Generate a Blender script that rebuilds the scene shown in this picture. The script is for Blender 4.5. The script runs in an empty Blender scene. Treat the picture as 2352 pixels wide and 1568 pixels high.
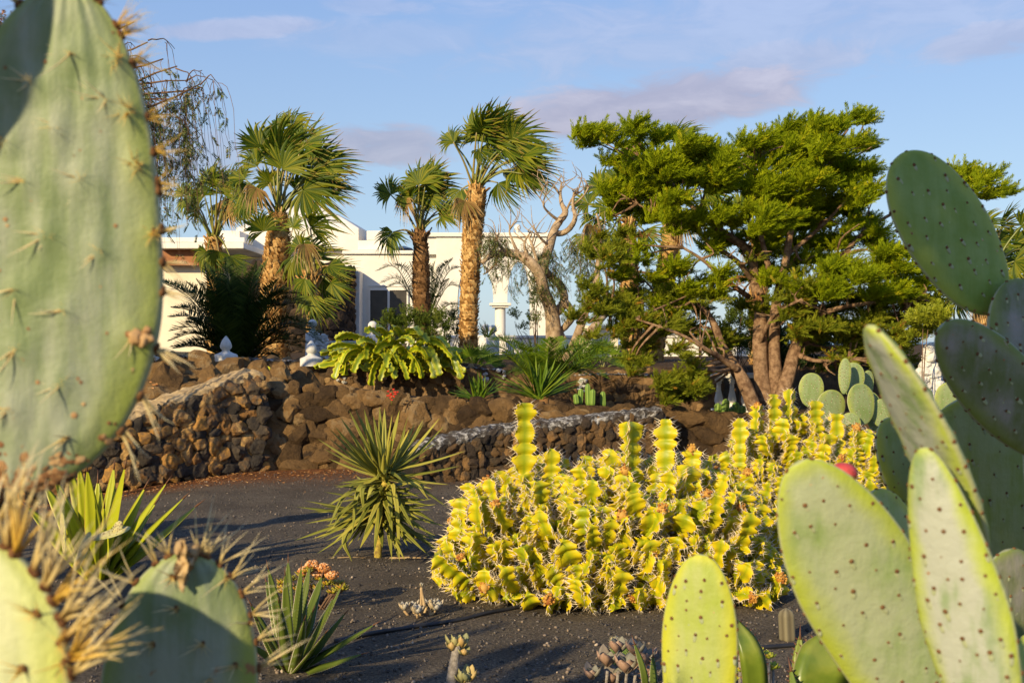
import bpy, math, random
import numpy as np
from mathutils import Vector

rng = np.random.default_rng(11)
random.seed(11)
scene = bpy.context.scene
COL = scene.collection

# ------------------------------------------------------------------ camera
F, CX, CY, EYE = 2600.0, 1176.0, 784.0, 1.6      # photograph measured at 2352 x 1568
cam_d = bpy.data.cameras.new("camera")
cam_d.sensor_width = 36.0
cam_d.lens = 36.0 * F / 2352.0
cam_d.clip_start = 0.05
cam_d.clip_end = 30000
cam_d.dof.use_dof = True
cam_d.dof.focus_distance = 9.5
cam_d.dof.aperture_fstop = 11.0
cam = bpy.data.objects.new("camera", cam_d)
cam.location = (0, 0, EYE)
cam.rotation_euler = (math.radians(90), 0, 0)
COL.objects.link(cam)
scene.camera = cam

# ------------------------------------------------------------------ light
SUN_EL = math.radians(21)
SUN_H = np.array([-0.57, -0.8216])
TO_SUN = np.array([SUN_H[0] * math.cos(SUN_EL), SUN_H[1] * math.cos(SUN_EL), math.sin(SUN_EL)])
sd = bpy.data.lights.new("sun", 'SUN')
sd.energy = 5.0
sd.angle = math.radians(0.55)
sd.color = (1.0, 0.81, 0.49)
so = bpy.data.objects.new("sun", sd)
so.rotation_euler = Vector(-TO_SUN).to_track_quat('-Z', 'Y').to_euler()
so.location = (-20, -25, 20)
COL.objects.link(so)

scene.view_settings.view_transform = 'Standard'
scene.view_settings.look = 'None'
scene.view_settings.exposure = 0.35
scene.view_settings.gamma = 1.0
scene.view_settings.use_curve_mapping = False
scene.cycles.max_bounces = 6
scene.cycles.diffuse_bounces = 3
scene.cycles.glossy_bounces = 2
scene.cycles.transmission_bounces = 4
scene.cycles.transparent_max_bounces = 4


class NT:
    """small helper for node trees"""
    def __init__(s, tree):
        s.t = tree
    def n(s, kind, **kw):
        nd = s.t.nodes.new(kind)
        for k, v in kw.items():
            setattr(nd, k, v)
        return nd
    def put(s, sock, v):
        if isinstance(v, bpy.types.NodeSocket):
            s.t.links.new(v, sock)
        else:
            sock.default_value = v
    def math(s, op, a, b=0.0, c=None, clamp=False):
        nd = s.n('ShaderNodeMath', operation=op, use_clamp=clamp)
        s.put(nd.inputs[0], a)
        s.put(nd.inputs[1], b)
        if c is not None:
            s.put(nd.inputs[2], c)
        return nd.outputs[0]
    def mix(s, fac, a, b, blend='MIX'):
        nd = s.n('ShaderNodeMix', data_type='RGBA', blend_type=blend)
        s.put(nd.inputs[0], fac)
        s.put(nd.inputs[6], a if isinstance(a, bpy.types.NodeSocket) else (*a[:3], 1))
        s.put(nd.inputs[7], b if isinstance(b, bpy.types.NodeSocket) else (*b[:3], 1))
        return nd.outputs[2]
    def ramp(s, fac, stops, interp='LINEAR'):
        nd = s.n('ShaderNodeValToRGB')
        cr = nd.color_ramp
        cr.interpolation = interp
        while len(cr.elements) < len(stops):
            cr.elements.new(0.5)
        for e, (p, c) in zip(cr.elements, stops):
            e.position = p
            e.color = (*c, 1) if len(c) == 3 else c
        s.put(nd.inputs[0], fac)
        return nd.outputs[0]
    def smooth(s, x, lo, hi, a=0.0, b=1.0):
        nd = s.n('ShaderNodeMapRange', interpolation_type='SMOOTHSTEP')
        s.put(nd.inputs[0], x)
        nd.inputs[1].default_value = lo
        nd.inputs[2].default_value = hi
        nd.inputs[3].default_value = a
        nd.inputs[4].default_value = b
        return nd.outputs[0]
    def noise(s, vec, scale, detail=3.0, rough=0.55, dist=0.0):
        nd = s.n('ShaderNodeTexNoise')
        if vec is not None:
            s.put(nd.inputs['Vector'], vec)
        nd.inputs['Scale'].default_value = scale
        nd.inputs['Detail'].default_value = detail
        nd.inputs['Roughness'].default_value = rough
        nd.inputs['Distortion'].default_value = dist
        return nd.outputs[0]


world = bpy.data.worlds.new("World")
scene.world = world
world.use_nodes = True
wt = NT(world.node_tree)
bg = world.node_tree.nodes['Background']
sky = wt.n('ShaderNodeTexSky', sky_type='NISHITA')
sky.sun_disc = False
sky.sun_elevation = SUN_EL
sky.sun_rotation = math.atan2(SUN_H[0], SUN_H[1])
sky.altitude = 0
sky.air_density = 1.0
sky.dust_density = 0.6
sky.ozone_density = 2.2
tc = wt.n('ShaderNodeTexCoord')
sep = wt.n('ShaderNodeSeparateXYZ')
wt.put(sep.inputs[0], tc.outputs['Generated'])
az = wt.math('ARCTAN2', sep.outputs[0], sep.outputs[1])
el = wt.math('ARCSINE', sep.outputs[2])
mp = wt.n('ShaderNodeMapping')
mp.inputs['Scale'].default_value = (1, 1, 2.6)
wt.put(mp.inputs[0], tc.outputs['Generated'])
cn = wt.noise(mp.outputs[0], 13.0, 8.0, 0.62, 0.6)
cn2 = wt.noise(mp.outputs[0], 3.0, 4.0, 0.55, 0.8)
elr = wt.math('ADD', wt.math('MULTIPLY', el, 1.0 / 0.6), 0.1, clamp=True)
skycol = wt.mix(0.72, sky.outputs[0], wt.ramp(elr, [(0.0, (2.25, 3.15, 3.85)), (0.1, (2.4, 3.25, 3.95)), (0.35, (2.15, 3.0, 4.05)), (0.6, (1.6, 2.5, 4.3)), (1.0, (0.9, 1.7, 3.9))]))
# the pale warm clouds of the evening: centre and size as angles (azimuth, elevation)
cloud_tot = None
for (px, py, rx, ry, tilt, dens, soft) in [
        (1560, 235, 330, 62, 0.10, 0.95, 0.9), (1790, 165, 190, 48, 0.10, 0.55, 0.9), (1380, 270, 190, 38, 0.0, 0.6, 0.9),
        (540, 88, 190, 20, 0.10, 0.55, 0.8), (880, 335, 130, 42, 0.0, 0.75, 0.9),
        (2290, 150, 140, 34, 0.05, 0.6, 0.8), (860, 20, 130, 20, 0.0, 0.3, 0.8), (1750, 60, 750, 130, 0.02, 0.38, 1.2),
        (900, 90, 330, 40, 0.0, 0.22, 1.0), (450, 380, 220, 60, 0.0, 0.4, 1.0)]:
    ca, ce = math.atan((px - CX) / F), math.atan((CY - py) / F)
    u = wt.math('SUBTRACT', az, ca)
    v = wt.math('SUBTRACT', el, ce)
    v = wt.math('SUBTRACT', v, wt.math('MULTIPLY', u, tilt))
    uu = wt.math('POWER', wt.math('ABSOLUTE', wt.math('DIVIDE', u, rx / F)), 2.0)
    vv = wt.math('POWER', wt.math('ABSOLUTE', wt.math('DIVIDE', v, ry / F)), 2.0)
    q = wt.math('SUBTRACT', 1.3 if dens > 0.5 else 1.0, wt.math('ADD', uu, vv))
    q = wt.math('ADD', q, wt.math('MULTIPLY', wt.math('SUBTRACT', cn, 0.5), 4.6))
    q = wt.math('ADD', q, wt.math('MULTIPLY', wt.math('SUBTRACT', cn2, 0.5), 1.6))
    m = wt.math('MULTIPLY', wt.smooth(q, -0.5, soft), dens)
    if cloud_tot is None:
        cloud_tot = m
    else:
        cloud_tot = wt.math('MAXIMUM', cloud_tot, m)
hi = wt.smooth(el, 0.12, 0.32)
ccol = wt.mix(hi, (2.4, 2.42, 2.95), (3.2, 3.45, 4.5))
ccol = wt.mix(wt.smooth(cn, 0.35, 0.7), wt.mix(1.0, ccol, (0.88, 0.88, 0.92), 'MULTIPLY'), wt.mix(1.0, ccol, (1.16, 1.12, 1.08), 'MULTIPLY'))
skymix = wt.mix(cloud_tot, skycol, ccol)
SKY_TINT = wt.mix(1.0, skymix, (1.0, 1.0, 1.03), 'MULTIPLY')
wt.put(bg.inputs['Color'], SKY_TINT)
bg.inputs['Strength'].default_value = 0.14

# ------------------------------------------------------------------ helpers
def P(px, py, Y):
    return np.array([(px - CX) / F * Y, Y, EYE - (py - CY) / F * Y])

def S(px, Y):
    return px / F * Y

def nrm(v):
    v = np.asarray(v, float)
    return v / (np.linalg.norm(v, axis=-1, keepdims=True) + 1e-12)

def R(a, b):
    return rng.uniform(a, b)

def ortho(axis, hint):
    axis = nrm(axis)
    n = hint - axis * np.dot(hint, axis)
    if np.linalg.norm(n) < 1e-5:
        n = np.cross(axis, [0.3, 0.5, 0.8])
    return nrm(n)

def bez(pts, n):
    """Catmull-Rom through pts, n samples"""
    p = np.asarray(pts, float)
    if len(p) == 2:
        t = np.linspace(0, 1, n)[:, None]
        return p[0] * (1 - t) + p[1] * t
    q = np.vstack([2 * p[0] - p[1], p, 2 * p[-1] - p[-2]])
    t = np.linspace(0, len(p) - 1 - 1e-9, n)
    i = t.astype(int)
    f = (t - i)[:, None]
    a, b, c, d = q[i], q[i + 1], q[i + 2], q[i + 3]
    return 0.5 * ((2 * b) + (c - a) * f + (2 * a - 5 * b + 4 * c - d) * f ** 2 + (3 * b - a - 3 * c + d) * f ** 3)

def frames(pts, hint=None):
    p = np.asarray(pts, float)
    t = nrm(np.gradient(p, axis=0))
    n = np.zeros_like(p)
    h = np.array([0.31, 0.22, 0.93]) if hint is None else np.asarray(hint, float)
    n[0] = ortho(t[0], h)
    for i in range(1, len(p)):
        n[i] = ortho(t[i], n[i - 1])
    return t, n, np.cross(t, n)

class MB:
    def __init__(s):
        s.v, s.a, s.n, s.f = [], [], 0, {}
    def add(s, v, f, mat=0, a=0.0):
        v = np.asarray(v, float).reshape(-1, 3)
        f = np.asarray(f, int)
        if f.ndim == 1:
            f = f[None]
        s.v.append(v)
        s.a.append(np.broadcast_to(np.asarray(a, float), (len(v),)) if np.ndim(a) == 0 else np.asarray(a, float))
        m = np.full(len(f), mat, int) if np.ndim(mat) == 0 else np.asarray(mat, int)
        s.f.setdefault(f.shape[1], []).append((f + s.n, m))
        s.n += len(v)
    def inst(s, tv, tf, mats, offs, mat=0, a=None):
        """copies of a template: mats (N,3,3), offs (N,3)"""
        N, K = len(offs), len(tv)
        v = np.einsum('nij,kj->nki', mats, tv) + offs[:, None, :]
        f = (tf[None] + (np.arange(N) * K)[:, None, None]).reshape(-1, tf.shape[1])
        aa = 0.0 if a is None else np.repeat(a, K)
        s.add(v.reshape(-1, 3), f, mat, aa)
    def join(s, o):
        for k, l in o.f.items():
            s.f.setdefault(k, []).extend([(f + s.n, m_ + 1) for f, m_ in l])
        s.v += o.v
        s.a += o.a
        s.n += o.n
    def build(s, name, mats, parent=None, smooth=True, loc=None, bevel=0):
        me = bpy.data.meshes.new(name)
        org = np.zeros(3)
        if parent is not None:
            q = parent
            while q is not None:
                org = org + np.array(q.location)
                q = q.parent
        elif loc is not None:
            org = np.asarray(loc, float)
        v = np.concatenate(s.v) - org
        a = np.concatenate(s.a)
        li, ls, mi, st = [], [], [], 0
        for k, lst in s.f.items():
            fa = np.concatenate([x[0] for x in lst])
            li.append(fa.ravel())
            ls.append(st + np.arange(len(fa)) * k)
            st += fa.size
            mi.append(np.concatenate([x[1] for x in lst]))
        li, ls, mi = np.concatenate(li), np.concatenate(ls), np.concatenate(mi)
        me.vertices.add(len(v))
        me.vertices.foreach_set('co', v.astype(np.float32).ravel())
        me.loops.add(len(li))
        me.loops.foreach_set('vertex_index', li.astype(np.int32))
        me.polygons.add(len(ls))
        me.polygons.foreach_set('loop_start', ls.astype(np.int32))
        at = me.attributes.new('a', 'FLOAT', 'POINT')
        at.data.foreach_set('value', a.astype(np.float32))
        if not isinstance(mats, (list, tuple)):
            mats = [mats]
        for m in mats:
            me.materials.append(m)
        me.update(calc_edges=True)
        me.validate()
        if len(me.polygons) == len(ls):
            me.polygons.foreach_set('material_index', mi.astype(np.int32))
        me.polygons.foreach_set('use_smooth', np.full(len(me.polygons), smooth, bool))
        o = bpy.data.objects.new(name, me)
        COL.objects.link(o)
        if parent is not None:
            o.parent = parent
        else:
            o.location = org
        if bevel:
            b = o.modifiers.new('bevel', 'BEVEL')
            b.width = bevel
            b.segments = 2
            b.limit_method = 'ANGLE'
        return o

def tag(o, label=None, cat=None, group=None, kind=None):
    for k, v in (('label', label), ('category', cat), ('group', group), ('kind', kind)):
        if v:
            o[k] = v
    return o

def thing(name, loc, label, cat, group=None):
    o = bpy.data.objects.new(name, None)
    o.empty_display_size = 0.1
    o.location = tuple(float(x) for x in loc)
    COL.objects.link(o)
    return tag(o, label, cat, group)

def tube(mb, pts, rad, n=8, mat=0, a=0.0, cap=True, squash=1.0, hint=None, jit=0.0):
    p = np.asarray(pts, float)
    k = len(p)
    r = np.broadcast_to(np.asarray(rad, float), (k,)) if np.ndim(rad) == 0 else np.asarray(rad, float)
    t, u, w = frames(p, hint)
    th = np.arange(n) / n * 2 * math.pi
    rr = r[:, None] * np.ones((1, n))
    if jit:
        rr = rr * (1 + rng.uniform(-jit, jit, (k, n)))
    v = p[:, None] + rr[..., None] * (np.cos(th)[None, :, None] * u[:, None] + squash * np.sin(th)[None, :, None] * w[:, None])
    i = np.arange(k - 1)[:, None] * n
    j = np.arange(n)[None]
    j2 = (j + 1) % n
    f = np.stack([i + j, i + j2, i + n + j2, i + n + j], -1).reshape(-1, 4)
    aa = np.repeat(np.asarray(a, float), n) if np.ndim(a) else a
    mb.add(v.reshape(-1, 3), f, mat, aa)
    if cap:
        mb.f.setdefault(n, []).append((np.array([mb.n - n + np.arange(n)]), np.array([mat])))
        mb.f[n].append((np.array([mb.n - n * k + np.arange(n)[::-1]]), np.array([mat])))

def box(mb, x0, x1, y0, y1, z0, z1, mat=0):
    v = [(x, y, z) for x in (x0, x1) for y in (y0, y1) for z in (z0, z1)]
    f = [(0, 1, 3, 2), (4, 6, 7, 5), (0, 4, 5, 1), (2, 3, 7, 6), (0, 2, 6, 4), (1, 5, 7, 3)]
    mb.add(v, f, mat)

def lathe(mb, base, prof, n=20, mat=0, a=0.0):
    """prof: list of (radius, height)"""
    prof = np.asarray(prof, float)
    th = np.arange(n) / n * 2 * math.pi
    k = len(prof)
    v = np.zeros((k, n, 3))
    v[..., 0] = prof[:, 0, None] * np.cos(th)
    v[..., 1] = prof[:, 0, None] * np.sin(th)
    v[..., 2] = prof[:, 1, None]
    v = v + np.asarray(base)
    i = np.arange(k - 1)[:, None] * n
    j = np.arange(n)[None]
    j2 = (j + 1) % n
    f = np.stack([i + j, i + j2, i + n + j2, i + n + j], -1).reshape(-1, 4)
    mb.add(v.reshape(-1, 3), f, mat, a)

def blade(mb, pts, wid, face, thick=0.15, gutter=0.25, mat=0):
    """a leaf: lens section, pts (k,3), wid full widths, face = direction its upper side looks"""
    p = np.asarray(pts, float)
    k = len(p)
    w = np.asarray(wid, float)
    t = nrm(np.gradient(p, axis=0))
    up = np.array([ortho(t[i], np.asarray(face, float)) for i in range(k)])
    sd_ = np.cross(t, up)
    h = w[:, None] * 0.5
    ring = np.stack([p - sd_ * h, p - sd_ * h * 0.45 - up * h * gutter * 0.7, p - up * h * gutter,
                     p + sd_ * h * 0.45 - up * h * gutter * 0.7, p + sd_ * h,
                     p - up * h * (gutter + 2 * thick)], 1)
    av = np.tile([1.0, 0.45, 0.0, 0.45, 1.0, 0.0], k)
    n = 6
    i = np.arange(k - 1)[:, None] * n
    j = np.arange(n)[None]
    j2 = (j + 1) % n
    f = np.stack([i + j, i + j2, i + n + j2, i + n + j], -1).reshape(-1, 4)
    mb.add(ring.reshape(-1, 3), f, mat, av)

SP_V = np.array([[1, 0, 0], [-0.5, 0.866, 0], [-0.5, -0.866, 0], [0, 0, 1.0]])
SP_F = np.array([[0, 1, 3], [1, 2, 3], [2, 0, 3]])

def spikes(mb, pos, dirs, length, rad, mat=0, a=None):
    pos = np.asarray(pos, float)
    d = nrm(dirs)
    h = np.where(np.abs(d[:, 2:3]) < 0.9, np.array([[0, 0, 1.0]]), np.array([[1.0, 0, 0]]))
    u = nrm(np.cross(d, h))
    w = np.cross(d, u)
    L = np.broadcast_to(length, (len(pos),))
    r = np.broadcast_to(rad, (len(pos),))
    M_ = np.stack([u * r[:, None], w * r[:, None], d * L[:, None]], -1)
    mb.inst(SP_V, SP_F, M_, pos, mat, a)

def spines(mb, pos, dirs, length, rad, bend=0.12, mat=0):
    """long cactus spines as slightly bent tapering needles (5 rings)"""
    for p, d, L in zip(pos, nrm(dirs), np.broadcast_to(length, (len(pos),))):
        b = rng.normal(0, bend, 3)
        s = np.linspace(0, 1, 5)[:, None]
        pts = p + d * L * s + b * L * s ** 2
        tube(mb, pts, rad * (1 - s[:, 0] ** 1.5 * 0.93), 5, mat, np.linspace(0, 1, 5), cap=False)

# ------------------------------------------------------------------ rocks
def ico(sub):
    import bmesh
    bm = bmesh.new()
    bmesh.ops.create_icosphere(bm, subdivisions=sub, radius=1)
    v = np.array([x.co[:] for x in bm.verts])
    f = np.array([[q.index for q in x.verts] for x in bm.faces])
    bm.free()
    return v, f
ICO_V, ICO_F = ico(3)
ICO2_V, ICO2_F = ico(2)
ROCKS = []
for _ in range(16):
    nn = nrm(rng.normal(size=(19, 3)))
    dd = rng.uniform(0.6, 1.0, 19)
    dot = ICO_V @ nn.T
    rr = np.min(np.where(dot > 0.05, dd / np.maximum(dot, 0.05), 9), axis=1)
    rr = np.minimum(rr, 1.15)
    v = ICO_V * rr[:, None]
    nz = 1.5 * sum(np.sin(v @ rng.normal(size=3) * fq + R(0, 6)) for fq in (5, 8, 12, 17)) * 0.022
    ROCKS.append(v * (1 + nz[:, None]))

def rotm(n):
    q = nrm(rng.normal(size=(n, 4)))
    w, x, y, z = q.T
    return np.stack([np.stack([1 - 2 * (y * y + z * z), 2 * (x * y - z * w), 2 * (x * z + y * w)], -1),
                     np.stack([2 * (x * y + z * w), 1 - 2 * (x * x + z * z), 2 * (y * z - x * w)], -1),
                     np.stack([2 * (x * z - y * w), 2 * (y * z + x * w), 1 - 2 * (x * x + y * y)], -1)], 1)

def put_rocks(mb, pos, sx, frame_, mat=0):
    """pos (N,3); sx (N,3) half sizes along the rows of frame_ (N,3,3)"""
    N = len(pos)
    ids = rng.integers(0, len(ROCKS), N)
    rm = rotm(N)
    for k in range(len(ROCKS)):
        s_ = np.where(ids == k)[0]
        if not len(s_):
            continue
        fr = frame_[s_].transpose(0, 2, 1)
        M_ = np.einsum('nij,nj,njk->nik', fr, sx[s_], rm[s_])
        mb.inst(ROCKS[k], ICO_F, M_, pos[s_], mat if np.ndim(mat) == 0 else 0)

# ------------------------------------------------------------------ materials
def new_mat(name):
    m = bpy.data.materials.new(name)
    m.use_nodes = True
    t = NT(m.node_tree)
    b = m.node_tree.nodes['Principled BSDF']
    return m, t, b

def noisebump(t, co, sc):
    v = t.noise(co, sc, 8.0, 0.75)
    w = t.noise(co, sc * 4.3, 6.0, 0.7)
    return t.math('ADD', v, t.math('MULTIPLY', w, 0.35))

def pm(name, stops, src='island', nscale=0, namt=0.0, rough=0.55, trans=0.0, bump=None, tip=None, spec=0.4,
       tcol=None, interp='LINEAR', stain=None):
    """stops: colour ramp; src island / attr / noise; tip=(colour, from, to) along attribute a"""
    m, t, b = new_mat(name)
    if src == 'island':
        fac = t.n('ShaderNodeNewGeometry').outputs['Random Per Island']
    elif src == 'attr':
        at = t.n('ShaderNodeAttribute')
        at.attribute_name = 'a'
        fac = at.outputs['Fac']
    else:
        fac = None
    co = t.n('ShaderNodeTexCoord').outputs['Object']
    if nscale:
        nz = t.noise(co, nscale, 4.0, 0.6)
        if fac is None:
            fac = t.smooth(nz, 0.3, 0.7)
        else:
            fac = t.math('ADD', fac, t.math('MULTIPLY', t.math('SUBTRACT', nz, 0.5), namt), clamp=True)
    col = t.ramp(fac, stops, interp)
    if tip:
        at = t.n('ShaderNodeAttribute')
        at.attribute_name = 'a'
        col = t.mix(t.smooth(at.outputs['Fac'], tip[1], tip[2]), col, tip[0])
    if stain:
        sc, lo, hi_, c = stain
        col = t.mix(t.smooth(t.noise(co, sc, 5.0, 0.62), lo, hi_), col, c)
    t.put(b.inputs['Base Color'], col)
    b.inputs['Roughness'].default_value = rough
    b.inputs['Specular IOR Level'].default_value = spec
    if bump:
        bn = t.n('ShaderNodeBump')
        bn.inputs['Strength'].default_value = bump[1]
        bn.inputs['Distance'].default_value = bump[2] if len(bump) > 2 else 0.02
        t.put(bn.inputs['Height'], noisebump(t, co, bump[0]))
        t.put(b.inputs['Normal'], bn.outputs[0])
    if trans:
        tr = t.n('ShaderNodeBsdfTranslucent')
        if tcol:
            col = t.mix(0.6, col, tcol)
        t.put(tr.inputs[0], col)
        ms = t.n('ShaderNodeMixShader')
        ms.inputs[0].default_value = trans
        t.put(ms.inputs[1], b.outputs[0])
        t.put(ms.inputs[2], tr.outputs[0])
        out = m.node_tree.nodes['Material Output']
        t.put(out.inputs[0], ms.outputs[0])
    return m

MAT = {}
MAT['white'] = pm('white_plaster', [(0, (0.66, 0.62, 0.55)), (1, (0.76, 0.72, 0.65))], 'noise', 0.9, rough=0.9, bump=(14, 0.25, 0.01), spec=0.1,
                  stain=(0.5, 0.62, 0.8, (0.58, 0.53, 0.45)))
MAT['cream'] = pm('cream_plaster', [(0, (0.68, 0.6, 0.45)), (1, (0.76, 0.68, 0.52))], 'noise', 0.9, rough=0.9, bump=(14, 0.25, 0.01), spec=0.1)
MAT['whitestone'] = pm('white_stone', [(0, (0.5, 0.48, 0.45)), (1, (0.72, 0.7, 0.66))], 'noise', 9, rough=0.9, bump=(30, 0.5, 0.01), spec=0.1)
MAT['wood'] = pm('brown_wood', [(0, (0.22, 0.075, 0.02)), (1, (0.32, 0.12, 0.03))], 'noise', 5, rough=0.6)
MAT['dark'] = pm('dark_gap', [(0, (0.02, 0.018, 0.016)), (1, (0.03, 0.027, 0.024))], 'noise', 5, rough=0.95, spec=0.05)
MAT['stone_loose'] = pm('loose_lava_stone', [(0.0, (0.06, 0.052, 0.046)), (0.25, (0.13, 0.1, 0.072)), (0.42, (0.4, 0.2, 0.065)),
                        (0.6, (0.15, 0.12, 0.09)), (0.78, (0.62, 0.32, 0.085)), (0.9, (0.26, 0.16, 0.085)), (1, (0.68, 0.42, 0.16))], 'island', 7, 0.75, rough=0.95,
                        bump=(26, 1.0, 0.06), spec=0.08)
MAT['stone_bank'] = pm('brown_lava_rock', [(0.0, (0.065, 0.042, 0.025)), (0.3, (0.13, 0.08, 0.04)), (0.6, (0.2, 0.12, 0.055)),
                       (0.85, (0.29, 0.17, 0.07)), (1, (0.36, 0.24, 0.12))], 'island', 6, 1.2, rough=0.97, bump=(16, 1.0, 0.09), spec=0.05,
                       stain=(5.0, 0.6, 0.7, (0.06, 0.042, 0.03)))
MAT['stone_wall'] = pm('wall_lava_stone', [(0.0, (0.09, 0.062, 0.042)), (0.35, (0.17, 0.105, 0.055)), (0.7, (0.26, 0.155, 0.072)),
                       (1, (0.36, 0.23, 0.11))], 'island', 8, 0.7, rough=0.95, bump=(40, 1.0, 0.03), spec=0.06)
MAT['stone_low'] = pm('low_wall_stone', [(0.0, (0.04, 0.034, 0.03)), (0.35, (0.1, 0.07, 0.048)), (0.6, (0.2, 0.115, 0.05)), (0.8, (0.09, 0.07, 0.05)), (1, (0.34, 0.19, 0.075))], 'island', 8, 0.6, rough=0.95,
                      bump=(30, 1.0, 0.05), spec=0.06)
MAT['stone_dark'] = pm('dark_lava_stone', [(0.0, (0.022, 0.018, 0.016)), (0.6, (0.055, 0.04, 0.03)), (1, (0.11, 0.07, 0.042))],
                       'island', 8, 0.5, rough=0.95, bump=(40, 1.0, 0.03), spec=0.06)
MAT['mortar'] = pm('pale_mortar', [(0, (0.4, 0.28, 0.15)), (1, (0.62, 0.46, 0.26))], 'noise', 9, rough=0.97, bump=(45, 1.0, 0.03), spec=0.05,
                   stain=(16, 0.68, 0.73, (0.16, 0.12, 0.08)))
MAT['mortar_white'] = pm('whitewashed_mortar', [(0, (0.06, 0.05, 0.045)), (0.55, (0.15, 0.135, 0.12)), (1, (0.6, 0.57, 0.53))], 'noise', 17, rough=0.97,
                         bump=(40, 1.0, 0.03), spec=0.05, stain=(5, 0.52, 0.62, (0.09, 0.07, 0.055)))
MAT['soil'] = pm('brown_soil', [(0, (0.05, 0.034, 0.022)), (1, (0.12, 0.075, 0.04))], 'noise', 6, rough=1, bump=(30, 0.8, 0.03), spec=0.05)
MAT['trunk_palm'] = pm('palm_bark', [(0, (0.2, 0.09, 0.025)), (0.4, (0.46, 0.25, 0.08)), (1, (0.72, 0.47, 0.19))], 'island', 14, 1.1, rough=0.9,
                       bump=(60, 0.6, 0.02), spec=0.1)
MAT['trunk_dark'] = pm('dark_palm_bark', [(0, (0.11, 0.055, 0.022)), (0.5, (0.21, 0.11, 0.045)), (1, (0.34, 0.19, 0.085))], 'island', 14, 0.8, rough=0.9,
                       bump=(60, 0.6, 0.02), spec=0.1)
MAT['fan'] = pm('fan_palm_leaf', [(0, (0.03, 0.06, 0.004)), (0.5, (0.085, 0.125, 0.006)), (1, (0.23, 0.22, 0.012))], 'island', 3, 0.4, rough=0.5,
                trans=0.25, tip=((0.36, 0.2, 0.05), 0.84, 1.0), spec=0.22, tcol=(0.16, 0.26, 0.01))
MAT['fan_dry'] = pm('dry_fan_leaf', [(0, (0.17, 0.085, 0.025)), (0.6, (0.32, 0.19, 0.06)), (1, (0.2, 0.19, 0.03))], 'island', 3, 0.4, rough=0.7,
                    trans=0.15, tip=((0.5, 0.33, 0.15), 0.6, 1.0), spec=0.2)
MAT['petiole'] = pm('palm_petiole', [(0, (0.12, 0.15, 0.02)), (0.6, (0.2, 0.19, 0.035)), (1, (0.32, 0.2, 0.06))], 'island', 4, 0.5, rough=0.4, spec=0.5)
MAT['pinnate'] = pm('feather_palm_leaf', [(0, (0.02, 0.042, 0.007)), (0.6, (0.045, 0.075, 0.012)), (1, (0.085, 0.11, 0.018))], 'island', 3, 0.4, rough=0.5,
                    trans=0.15, spec=0.2)
MAT['pinnate_light'] = pm('young_palm_leaf', [(0, (0.05, 0.11, 0.006)), (0.6, (0.12, 0.2, 0.01)), (1, (0.22, 0.28, 0.015))], 'island', 3, 0.4, rough=0.5,
                          trans=0.2, spec=0.25)
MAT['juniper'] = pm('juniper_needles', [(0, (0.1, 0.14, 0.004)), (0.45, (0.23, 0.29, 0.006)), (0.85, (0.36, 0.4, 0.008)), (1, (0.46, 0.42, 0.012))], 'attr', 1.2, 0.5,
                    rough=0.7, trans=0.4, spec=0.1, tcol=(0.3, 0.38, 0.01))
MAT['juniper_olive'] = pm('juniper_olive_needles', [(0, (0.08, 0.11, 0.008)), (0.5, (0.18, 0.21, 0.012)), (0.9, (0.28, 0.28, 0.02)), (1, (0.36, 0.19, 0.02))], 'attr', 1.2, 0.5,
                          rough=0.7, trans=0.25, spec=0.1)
MAT['bark'] = pm('juniper_bark', [(0, (0.17, 0.095, 0.055)), (1, (0.42, 0.27, 0.16))], 'noise', 14, rough=0.95, bump=(40, 1.0, 0.03), spec=0.05)
MAT['bark_pale'] = pm('pepper_tree_bark', [(0, (0.32, 0.22, 0.13)), (1, (0.58, 0.43, 0.28))], 'noise', 9, rough=0.95, bump=(35, 1.0, 0.03), spec=0.05,
                      stain=(6, 0.6, 0.68, (0.13, 0.07, 0.04)))
MAT['twig'] = pm('twig_bark', [(0, (0.09, 0.055, 0.035)), (1, (0.22, 0.13, 0.08))], 'island', 5, 0.5, rough=0.9, spec=0.1)
MAT['pepper'] = pm('pepper_leaf', [(0, (0.05, 0.08, 0.015)), (0.7, (0.11, 0.15, 0.03)), (1, (0.25, 0.16, 0.06))], 'island', 2, 0.4, rough=0.5, trans=0.2)
MAT['orange_leaf'] = pm('orange_tinged_leaf', [(0, (0.09, 0.1, 0.015)), (0.45, (0.2, 0.17, 0.02)), (0.7, (0.4, 0.14, 0.02)), (1, (0.5, 0.2, 0.03))], 'island', 2, 0.3, rough=0.6, trans=0.2)
MAT['shrub'] = pm('feathery_shrub', [(0, (0.045, 0.075, 0.01)), (0.6, (0.1, 0.14, 0.018)), (1, (0.17, 0.19, 0.03))], 'attr', 2, 0.4, rough=0.7, trans=0.25, spec=0.1)
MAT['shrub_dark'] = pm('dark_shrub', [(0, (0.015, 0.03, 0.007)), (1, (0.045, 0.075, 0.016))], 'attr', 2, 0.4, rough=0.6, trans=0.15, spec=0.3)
MAT['shrub_yellow'] = pm('yellow_shrub', [(0, (0.14, 0.2, 0.01)), (1, (0.36, 0.36, 0.02))], 'attr', 2, 0.4, rough=0.6, trans=0.25, spec=0.3)
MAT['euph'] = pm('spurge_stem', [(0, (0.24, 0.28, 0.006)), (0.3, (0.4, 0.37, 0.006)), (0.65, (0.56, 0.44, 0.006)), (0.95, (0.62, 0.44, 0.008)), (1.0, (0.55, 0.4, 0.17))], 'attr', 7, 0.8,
                 rough=0.45, spec=0.3)
rp_ = [n for n in MAT['euph'].node_tree.nodes if n.type == 'VALTORGB'][0]
t_ = NT(MAT['euph'].node_tree)
old_ = rp_.inputs[0].links[0].from_socket
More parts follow.
